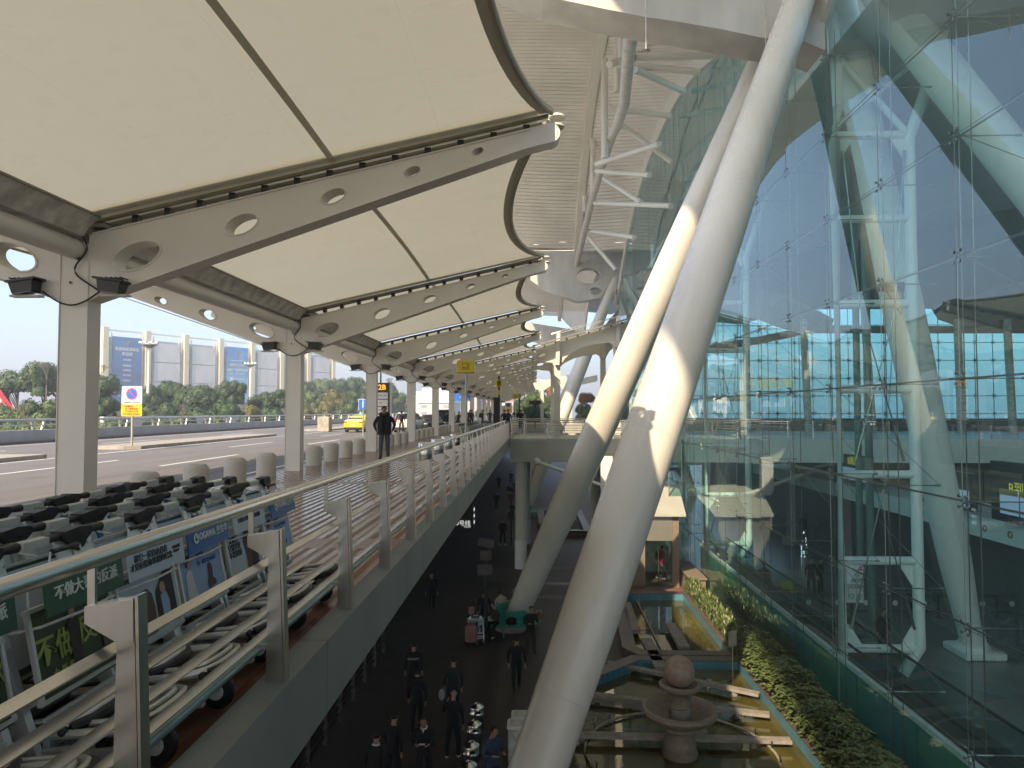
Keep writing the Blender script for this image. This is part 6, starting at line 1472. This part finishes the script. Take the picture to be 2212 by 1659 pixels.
def pl_person(lab,px_,py_,rz,po,tp=BLK,lg=BLK,shoes=(.05,.05,.05),hair='short',head=1.70,ex=None,**k):
    p=at(px_,py_,Z=PL+head); return person(lab,p.x,p.y,PL,rad(rz),po,tp,lg,shoes,hair,1,ex,**k)
pl_person('security guard in black seen from behind with white lettering on the back',894,1392,185,'stand',ex=[ex_text('SECURITY')])
pl_person('broad man in black jacket walking away below the security guard',900,1450,175,'walk',ex=[ex_hood(BLK)])
pl_person('man in dark green jacket walking away with a white plastic bag',979,1424,180,'walk',(.03,.036,.034),BLK,ex=[ex_bag(1,(.45,.46,.46))])
pl_person('bald man in black jacket walking away, hand at his ear',979,1494,170,'ear',shoes='shoe_w',hair='bald')
pl_person('man in black with white shirt collar looking at his phone, facing the camera',916,1549,0,'phone',ex=[ex_collar,ex_phone])
pl_person('dark figure at the lower left of the plaza, farther one',848,1545,150,'walk'); pl_person('dark figure at the lower left edge of the plaza, nearest one',811,1587,160,'stand',ex=[ex_collar])
pl_person('elderly man in blue and grey padded vest bending over a stick beside the bins',1063,1570,40,'phone',(.05,.07,.13),BLK,ex=None)
pl_person('man in black cap and black coat walking towards the camera before the round bench',1115.6,1376,5,'walk',ex=[ex_cap])
pl_person('man in black jacket and olive trousers standing behind the second strut base',1146,1311,20,'phone',BLK,(.05,.05,.035))
pl_person('officer with reflective shoulder marks behind the suitcase trolley',1046,1278,0,'stand',ex=[ex_cap])
def seat_at(ang,lab,tp,lg,ex=None,hair='short',shoes='shoe_w'):
    a=rad(ang); x=BX+1.02*math.cos(a); y=29.8+1.02*math.sin(a)
    return person(lab,x,y,PL+.0,a+rad(90),'sit',tp,lg,shoes,hair,1,ex)
def ex_laptop(t,P,off):
    p=P['pel']+off+Vector((0,-.42,.14)); b=MB(); b.box(p,(.34,.24,.015)); b.box(p+Vector((0,-.13,.10)),(.34,.012,.22),Matrix.Rotation(.25,3,'X')); b.build('laptop','gutter',t,local=True)
CAM=mat('camouflage',(.10,.095,.07),.85,sc=14,c2=(.03,.03,.02),thr=(.48,.52)); CL[(9,9,9)]=CAM
seat_at(-125,'man in camouflage jacket sitting on the teal bench with a laptop',(9,9,9),BLK,[ex_laptop]); seat_at(115,'woman with long black hair and white top sitting behind the teal bench',(.55,.55,.5),BLK,hair='long')
b=MB(); a_=rad(-88); c=Vector((BX+1.0*math.cos(a_),29.8+1.0*math.sin(a_),PL+.60)); b.bbox(c,(.42,.25,.28),.07); b.bbox(c+Vector((0,-.13,-.03)),(.28,.06,.16),.02); tag(b.build('travel_bag',cloth(BLK)),'black backpack lying on the teal bench beside the laptop user','bag')
t=thing('gift_box','small brown carton with white handle on the right of the teal bench','box',(BX+1.15,29.6,PL+.46)); b=MB(); b.box((BX+1.15,29.6,PL+.60),(.30,.2,.26)); b.build('carton',mat('carton',(.20,.14,.07),.8),t); b=MB(); b.tube([(BX+1.05,29.6,PL+.73),(BX+1.08,29.6,PL+.83),(BX+1.22,29.6,PL+.83),(BX+1.25,29.6,PL+.73)],.012,5); b.build('handle','white',t)
pl_person('young man in black puffer jacket and white shoes standing under the footbridge',1085.7,1122,0,'stand',shoes='shoe_w'); pl_person('man in dark coat walking with white shoes beyond the puffer jacket youth',1073,1063,10,'walk',shoes='shoe_w'); pl_person('far dark figure walking towards the camera in the tunnel under the walkway',1077,1027,0,'walk'); pl_person('far figure in brown coat beside another in the tunnel, left one',1104,1018,180,'stand',(.05,.04,.035)); pl_person('far figure in brown coat in the tunnel, right one',1113,1038,190,'walk',(.05,.04,.035))
pl_person('dark walker at the edge of the walkway shadow left of the speaker pole',932,1238,10,'walk')
p=at(1109,1120,Z=PL); person('person in black sitting on the farther round bench',BX-.9,60.6,PL,rad(-20),'sit',BLK,BLK)
p=at(1437,1263,Z=PL+.15); person('person in bright pink hooded jacket walking past the glass door',p.x,p.y+1.2,PL+.15,rad(90),'walk',(.75,.02,.16),BLK,'shoe_w',extras=[ex_hood((.75,.02,.16)),ex_backpack((.03,.04,.06))])
for k,(px_,py_,Y_,lab) in enumerate(((1650,1225,35,'hall worker in black with lime reflective bands, near the yellow board'),(1545,1225,39,'hall worker in black with lime reflective bands, far one near the door'))):
    p=at(px_,py_,Y=Y_); person(lab,p.x,Y_,PL,rad(60*k),'stand',extras=[ex_vis,ex_cap])
for k,(px_,Y_,lab,a) in enumerate(((1752,36,'dark figure standing in the hall beside the barrier line, left one',0),(1772,36,'dark figure standing in the hall beside the barrier line, right one',40),(1905,27,'person in black standing behind the dark hall pipes',20),(1978,33,'person in grey walking through the hall holding a plastic bag',90),(1738,45,'far person walking in the hall under the tall black sign',60))):
    p=at(px_,1230,Y=Y_); person(lab,p.x,Y_,PL,rad(a),'stand' if k<3 else 'walk',BLK if k!=3 else GRY,BLK,extras=[ex_bag()] if k==3 else None)
# ================================================================== BACKGROUND
b=MB(); vs=[];nx,ny=40,16
def hz_(x,y): 
    s=(y-75)/170.0
    base=-7.6+ 12*max(0,min(1,(y-80)/110))*math.exp(-((x+95)/75)**2)
    return base+noise.noise(Vector((x*.03,y*.03,0)))*1.5*max(0,min(1,(y-70)/60))
for j in range(ny+1):
    for i in range(nx+1):
        x=-330+ i*(300/nx); y=30+j*18; vs.append((x,y,hz_(x,y)))
b.add(vs,[[j*(nx+1)+i,j*(nx+1)+i+1,(j+1)*(nx+1)+i+1,(j+1)*(nx+1)+i] for j in range(ny) for i in range(nx)],True); struct('hillside',b,mat('hill_grass',(.045,.06,.022),.9,var=.3,sc=.1,world=True))
def crownmesh(seed,lobes,nl,leaf,flat=.8,mi=2):
    r=random.Random(seed); b=MB(); L=[]
    for k in range(lobes):
        a=r.uniform(0,6.28); rr=r.uniform(.25,.68); z=r.uniform(-.45,.62)*flat; L.append((Vector((math.cos(a)*rr*(1-.4*abs(z)),math.sin(a)*rr*(1-.4*abs(z)),z)),r.uniform(.26,.46)))
    L.append((Vector((0,0,.1)),.6))
    for k in range(nl):
        c,rad_=L[k%len(L)]; d=Vector((r.gauss(0,1),r.gauss(0,1),r.gauss(0,1))).normalized(); 
        if d.z<-.3: d.z*=-.6
        p=c+d*rad_*r.uniform(.72,1.05); s=leaf*r.uniform(.6,1.3)
        u=d.orthogonal().normalized(); u=(Matrix.Rotation(r.uniform(0,6.28),3,d)@u); v=d.cross(u); n_=(d*.6+Vector((r.uniform(-1,1),r.uniform(-1,1),r.uniform(-.2,1)))*.6)
        u=(u-n_*.3*r.random()); 
        b.add([p-u*s-v*s*.25,p-u*s*.1-v*s*.75,p+u*s,p+v*s*.6],[[0,1,2,3]])
    return b
protos_t=[]
for q,(seed,lobes,nl,leaf) in enumerate(((1,18,9500,.052),(2,15,8500,.056),(3,22,10000,.048))):
    cb=crownmesh(seed,lobes,nl,leaf); t=thing('tree','x','tree',(0,-900,-50)); cr=cb.build('crown','leaf_a',t,local=True,fixn=False)
    b=MB(); b.tube([(0,0,-1.9),(.02,0,-1.0),(-.02,.02,-.2)],[.07,.055,.035],8); r=random.Random(seed)
    for k in range(7):
        a=r.uniform(0,6.28); b.tube([(0,0,-.9+.12*k),(.3*math.cos(a),.3*math.sin(a),-.4+.12*k),(.6*math.cos(a),.6*math.sin(a),-.05+.1*k)],[.03,.02,.008],5)
    b.build('trunk','bark',t,local=True); protos_t.append(t)
rt=random.Random(21); used=set(); tn=[0]
TREE_LAB={'leaf_a':'dark green evergreen tree','leaf_b':'mid green bushy tree','leaf_c':'yellowish green tree','leaf_r':'rust red autumn tree'}
def tree(px_,pytop,Y_,wpx,mat_,where,hr=1.25):
    q=rt.randrange(3)
    if px_<1000:
        for _ in range(4): Y_=max(Y_,(31.5+wpx/2/F*Y_)*F/(1154-px_))
    R_=wpx/2/F*Y_; top=at(px_,pytop,Y=Y_); H_=R_*hr
    if q not in used: t=protos_t[q]; used.add(q)
    else:
        t=dup(protos_t[q],(0,0,0))
    t.location=(top.x,Y_,top.z-H_*1.0); t.rotation_euler=(0,0,rt.uniform(0,6.28)); t.scale=(R_,R_,H_)
    for c in t.children:
        if c.name.startswith('crown'): c.material_slots[0].link='OBJECT'; c.material_slots[0].material=M[mat_]
    tag(t,TREE_LAB[mat_]+' '+where,'tree','trees beyond the road')
for px_,py_,Y_,w_,m_ in ((-20,800,75,120,'leaf_a'),(40,782,80,90,'leaf_a'),(98,762,78,110,'leaf_a'),(150,790,82,90,'leaf_a'),(215,795,80,90,'leaf_a'),(20,860,62,110,'leaf_b'),(85,845,60,120,'leaf_b'),(150,855,62,90,'leaf_b'),(-40,865,60,110,'leaf_b'),(225,845,70,80,'leaf_a'),(255,888,52,90,'leaf_b'),(10,900,48,90,'leaf_b'),(70,895,47,90,'leaf_b'),(130,900,48,80,'leaf_b')): tree(px_,py_,Y_,w_,m_,'beyond the road parapet at the far left')
for px_,py_,Y_,w_,m_ in ((330,822,95,80,'leaf_a'),(375,808,97,95,'leaf_a'),(420,814,95,90,'leaf_a'),(465,820,96,85,'leaf_a'),(505,812,95,70,'leaf_a'),(300,838,90,70,'leaf_a'),(350,858,80,90,'leaf_a'),(420,860,80,100,'leaf_a'),(490,852,82,90,'leaf_a'),(545,862,80,70,'leaf_c'),(395,885,64,80,'leaf_b'),(460,890,64,80,'leaf_b'),(520,890,66,70,'leaf_a'),(570,838,100,70,'leaf_a'),(600,832,100,60,'leaf_a'),(585,868,80,60,'leaf_a'),(330,888,66,80,'leaf_b'),(290,872,72,60,'leaf_b')): tree(px_,py_,Y_,w_,m_,'in the clump before the panelled hoarding building')
for px_,py_,Y_,w_,m_ in ((660,812,150,60,'leaf_a'),(695,806,160,60,'leaf_b'),(730,806,165,60,'leaf_a'),(765,803,170,60,'leaf_a'),(800,812,168,60,'leaf_a'),(838,818,160,60,'leaf_a'),(860,838,150,50,'leaf_b'),(680,835,130,60,'leaf_b'),(720,832,130,70,'leaf_c'),(758,834,130,60,'leaf_a'),(700,862,105,70,'leaf_c'),(745,860,105,70,'leaf_b'),(780,866,105,60,'leaf_b'),(655,862,100,60,'leaf_c'),(690,888,84,60,'leaf_b'),(735,890,84,60,'leaf_c'),(850,858,120,60,'leaf_a'),(878,868,120,50,'leaf_a'),(858,884,100,50,'leaf_b'),(640,838,140,50,'leaf_c'),(900,880,130,40,'leaf_a'),(925,876,140,36,'leaf_a'),(640,888,90,50,'leaf_b')): tree(px_,py_,Y_,w_,m_,'on the wooded slope between the canopy columns')
for px_,py_,Y_,w_,m_ in ((1155,836,150,64,'leaf_b'),(1128,852,145,50,'leaf_b'),(1180,845,140,60,'leaf_b'),(1150,868,130,60,'leaf_a'),(1175,880,120,50,'leaf_a'),(1195,838,160,36,'leaf_r'),(1150,822,170,34,'leaf_r'),(1182,826,172,30,'leaf_r'),(1268,840,120,40,'leaf_r'),(1262,865,115,50,'leaf_b'),(1060,872,190,30,'leaf_a'),(1085,870,190,30,'leaf_a'),(1035,880,180,26,'leaf_b'),(1345,860,120,60,'leaf_b'),(1400,868,120,60,'leaf_b')): tree(px_,py_,Y_,w_,m_,'past the end of the walkway')
def baretree(px_,pytop,Y_,wpx,lab):
    top=at(px_,pytop,Y=Y_); R_=wpx/2/F*Y_; r=random.Random(int(px_)); t=thing('bare_tree',lab,'tree',(top.x,Y_,top.z-R_*3)); b=MB(); base=Vector((top.x,Y_,top.z-R_*3))
    def br(p,d,l,rr,dep):
        q=p+d*l; b.tube([p,p.lerp(q,.5)+Vector((r.uniform(-1,1),r.uniform(-1,1),0))*l*.04,q],[rr,rr*.8,rr*.6],5,caps=False)
        if dep>0:
            for _ in range(3): br(q,(d+Vector((r.uniform(-.7,.7),r.uniform(-.7,.7),r.uniform(-.05,.45)))).normalized(),l*.68,rr*.58,dep-1)
    b2=MB(); b2.tube([base-Vector((0,0,6)),base+Vector((0,0,R_*.6))],[R_*.07,R_*.05],6); b2.build('trunk','twig',t)
    br(base+Vector((0,0,R_*.6)),Vector((0,0,1)),R_*.8,R_*.05,5); b.build('branches','twig',t,fixn=False)
baretree(102,775,76,60,'leafless tree with fine twigs above the evergreens, left of the first column'); baretree(216,782,76,50,'leafless tree with fine twigs right of the first column'); baretree(845,812,150,40,'leafless tree on the slope above the airline sign'); baretree(395,868,58,50,'leafless sapling behind the parapet below the hoarding'); baretree(640,860,70,50,'leafless sapling behind the parapet near the second column'); baretree(60,865,50,60,'leafless sapling at the far left behind the parapet')
# hoarding building
H0=at(227,709,Y=200); D=Vector((.49,.871,0)); BAY=12.8; zb=-6; HT=H0.z
hb=thing('hoarding_building','long concrete hoarding building with cream piers and blank panels','building',(H0.x,200,zb))
Nn=Vector((.871,-.49,0))
def Q(s,off=0): return Vector((H0.x,200,0))+D*s+Nn*off
ROTD=Matrix.Rotation(math.atan2(D.y,D.x),3,'Z')
for k in range(8):
    p=Q(k*BAY); b=MB(); b.box((p.x,p.y,(HT+zb)/2),(1.6,1.4,HT-zb+.8),ROTD); b.build('pier','cream_pier',hb)
b=MB()
for z,h in((HT-.3,.45),(HT-3.2,.15),(HT-5.4,.15),(HT-9.8,.15),(HT-11.8,.15),(HT-18,.15),(HT-20,.15)):
    c=Q(3.5*BAY,-.6); b.box((c.x,c.y,z),(7*BAY,.3,h),ROTD)
for k in range(7):
    for f in(.10,.17,.83,.9): c=Q((k+f)*BAY,-.4); b.box((c.x,c.y,(HT+zb)/2-.5),(.22,.22,HT-zb-1),ROTD)
b.build('frame_grid','white',hb)
c=Q(3.5*BAY,-1.2); b=MB(); b.box((c.x,c.y,(HT+zb)/2-1),(7*BAY,.2,HT-zb-2.5),ROTD); b.build('rear_glazing','win_grey',hb)
for k in range(7):
    if k in(0,3): continue
    for j in range(4):
        c=Q((k+.5)*BAY,.2); zz=HT-3-6*j; b=MB(); b.box((c.x,c.y,zz-2.9),(BAY*.66,.4,5.8),ROTD); b.build('blank_panel','grey_slab',hb)
RB=orient(D,(0,0,1))
for k,nm in((0,'ban_dark'),(3,'ban_blue')):
    c=Q((k+.5)*BAY,.35); bt=thing('banner','%s'%('tall dark blue advertising banner hanging on the hoarding building' if k==0 else 'pale blue advertising banner hanging farther along the hoarding building'),'banner',(c.x,c.y,HT-22))
    b=MB(); b.box((0,0,9.7),(BAY*.68,.25,20.4),ROTD); b.build('sheet',nm,bt,local=True)
    fo=Nn*.16
    def tx(s,size,z,m='white',dx=0): text(s,size,m,bt,fo+D*dx+Vector((0,0,z)),RB,bold=.01,ext=.02)
    if k==0:
        tx('荣昌国家高新区',1.05,16.3); tx('欢迎您',1.1,14.9)
        for s,z in(('农牧高新',13.2),('智能装备',11.5),('生物医药',10.1),('电子信息',8.7),('食品加工',7.1)): tx(s,.62,z)
        tx('023-4677 2000',1.1,5.0)
        b=MB(); b.prism([(-.9,17.6),(-.2,17.3),(.4,17.8),(.9,19.0),(.5,18.8),(-.1,18.6),(-.7,18.3)],[],lambda u,v,tt:fo+D*u+Nn*tt+Vector((0,0,v)),0,.03); b.build('flame_emblem','pink',bt,local=True)
        b=MB()
        for rx,rz,zz in((3.0,.55,2.6),): b.prism(ell(.2,zz,rx,rz,24),[ell(.2,zz-.03,rx*.8,rz*.6,24)],lambda u,v,tt:fo+D*u+Nn*tt+Vector((0,0,v)),0,.03)
        b.prism(ell(.4,1.2,1.6,.35,24),[ell(.4,1.2,.9,.16,24)],lambda u,v,tt:fo+D*u+Nn*tt+Vector((0,0,v)),0,.03); b.build('glow_rings',mat('ring_blue',(.16,.45,.70),.5),bt,local=True)
    else:
        tx('重庆分公司',1.2,13.7,'cream_pier'); tx('国航广告媒体招商',1.05,12.0); tx('电话：13983136456',.75,10.9); tx('中国国际航空传媒有限公司',.5,15.2)
        for s,z,dx in(('/中国之翼杂志',9.0,.6),('/机上视频',7.0,.8),('/国内无线局域网',5.0,.8),('/登机牌',3.2,.4),('/机场休息室广告',1.4,.6)): tx(s,.68,z,dx=dx)
        b=MB()
        for z,dx in((9.0,-2.3),(7.0,-1.4),(5.0,-2.5),(3.2,-1.4)): b.prism(ell(dx,z,.68,.68,18),[],lambda u,v,tt:fo+D*u+Nn*tt+Vector((0,0,v)),0,.03)
        b.build('round_icons','white',bt,local=True); b=MB(); b.prism([(-.5,16.6),(.3,16.6),(.8,18.6),(-.3,18.2)],[],lambda u,v,tt:fo+D*u+Nn*tt+Vector((0,0,v)),0,.03); b.build('emblem','pink',bt,local=True)
# high mast lights
for k,(x0,y0,y1,Y_) in enumerate(((322,742,898,92),(541,786,886,135),(634,815,880,180))):
    a=at(x0,y0,Y=Y_); c=at(x0-4,y1,Y=Y_); t=thing('high_mast_light','tall white high mast light with ring of lamps, %s'%('nearest','middle','farthest')[k],'street lamp',(a.x,Y_,c.z)); b=MB(); b.tube([(a.x,Y_,c.z-4),(a.x,Y_,a.z)],[.26,.14],12); b.build('pole','white',t)
    b=MB(); b.lathe([(.2,-.6),(1.0,-.2),(1.0,-.1),(.2,-.05),(.2,.2)],(a.x,Y_,a.z),16); b.build('lamp_ring','pole_grey',t); b=MB()
    for q in range(8): an=q*.785; b.bbox((a.x+1.0*math.cos(an),Y_+1.0*math.sin(an),a.z+.1),(.42,.36,.28),.04)
    b.build('lamp_heads','white',t)
t=thing('crane_boom','red lattice boom with white lettering poking in at the left edge','crane',at(-30,830,Y=70)); p=at(-40,815,Y=70); q=at(31,893,Y=70); d_=(q-p).normalized(); b=MB(); b.tube([p,q],[.8,.25],4); b.build('boom','sign_red',t); text('三一重工',.7,'white',t,(p.lerp(q,.6)+Vector((0,-.7,0)))-t.location,orient(d_,(-d_.z*1,0,d_.x))if d_.x>0 else FACE_CAM); b=MB(); b.tube([at(8,875,Y=69),at(14,896,Y=69)],.12,6); b.build('strut','white',t)
# white flyover / low walls beyond parapet
b=MB(); a=at(220,905,Y=60); c=at(560,893,Y=85)
P0=Vector((a.x,60,a.z)); P1=Vector((c.x,85,c.z)); dd=(P1-P0); b.box((P0+P1)/2-Vector((0,0,.8)),(dd.length,.4,1.6),Matrix.Rotation(math.atan2(dd.y,dd.x),3,'Z')); 
tag(b.build('low_wall','pale_wall'),'pale low wall of the ramp seen beyond the parapet','wall')
# buildings far ahead
def block(px0,px1,py0,py1,Y_,m,lab,floors=0,extra=None,depth=20,cat='building'):
    a=at(px0,py0,Y=Y_); c=at(px1,py1,Y=Y_); t=thing('distant_building',lab,cat,((a.x+c.x)/2,Y_,c.z)); b=MB(); b.bx(a.x,c.x,Y_,Y_+depth,c.z-4,a.z); b.build('wall',m,t)
    b=MB(); b.bx(a.x-.3,c.x+.3,Y_-.3,Y_+depth+.3,a.z,a.z+.5); b.build('roof','white',t)
    if floors:
        b=MB(); h=(a.z-c.z)/floors; n=max(2,int((c.x-a.x)/h*.8))
        for i in range(floors):
            for j in range(n): x=a.x+(c.x-a.x)*(j+.25)/n; b.bx(x,x+(c.x-a.x)*.5/n,Y_-.08,Y_+.1,c.z+h*(i+.3),c.z+h*(i+.75))
        b.build('window_rows','win_grey',t)
    if extra: extra(t,a,c,Y_)
    return t
def tanks(t,a,c,Y_):
    for f in(.3,.8): 
        x=a.x+(c.x-a.x)*f; r=(c.x-a.x)*.2; b=MB(); b.lathe([(r,0),(r,r*.5),(r*.8,r*.6),(0,r*.65)],(x,Y_+4,a.z+.4),24); b.build('roof_drum','white',t)
block(898,972,850,868,170,'white','white plant building with round drums on its roof',0,tanks); block(904,975,870,900,165,'pale_wall','pale low building in front of the round drums',2)
block(1006,1034,846,890,330,'pale_wall','left pink and white apartment block far ahead',9); block(1036,1066,852,890,340,mat('rosy_wall',(.55,.42,.40),.8),'right rosy apartment block far ahead',8); block(1066,1110,846,868,360,mat('red_top_wall',(.50,.20,.20),.8),'distant block with red upper storeys behind the bridge',3)
block(1135,1175,822,842,420,'pale_wall','distant pale block above the rust red trees',3)
a=at(1066,868,Y=210); c=at(1130,876,Y=210); b=MB(); b.bx(a.x,c.x+4,210,216,c.z,a.z); b.bx(a.x+.5,a.x+1.5,211,212,-2,c.z); b.bx(c.x-1,c.x,211,212,-2,c.z); tag(b.build('road_gantry','white'),'white covered gantry bridge crossing the road far ahead','bridge')
for o in protos_t:
    if o.location.y<-500:
        for c in list(o.children): bpy.data.objects.remove(c)
        bpy.data.objects.remove(o)
if True:
    b=MB(); b.bx(-650,650,-250,950,PL-1.2,46)
    m=bpy.data.materials.new('haze'); m.use_nodes=True; nt=m.node_tree; nt.nodes.clear(); out=nt.nodes.new('ShaderNodeOutputMaterial'); pv=nt.nodes.new('ShaderNodeVolumePrincipled'); pv.inputs['Color'].default_value=(.93,.95,1,1); pv.inputs['Density'].default_value=.0016; pv.inputs['Anisotropy'].default_value=.2; nt.links.new(pv.outputs[0],out.inputs['Volume'])
    o=b.build('haze',m,kind='stuff'); o['label']='thin pale winter haze over the whole place'; o['category']='haze'
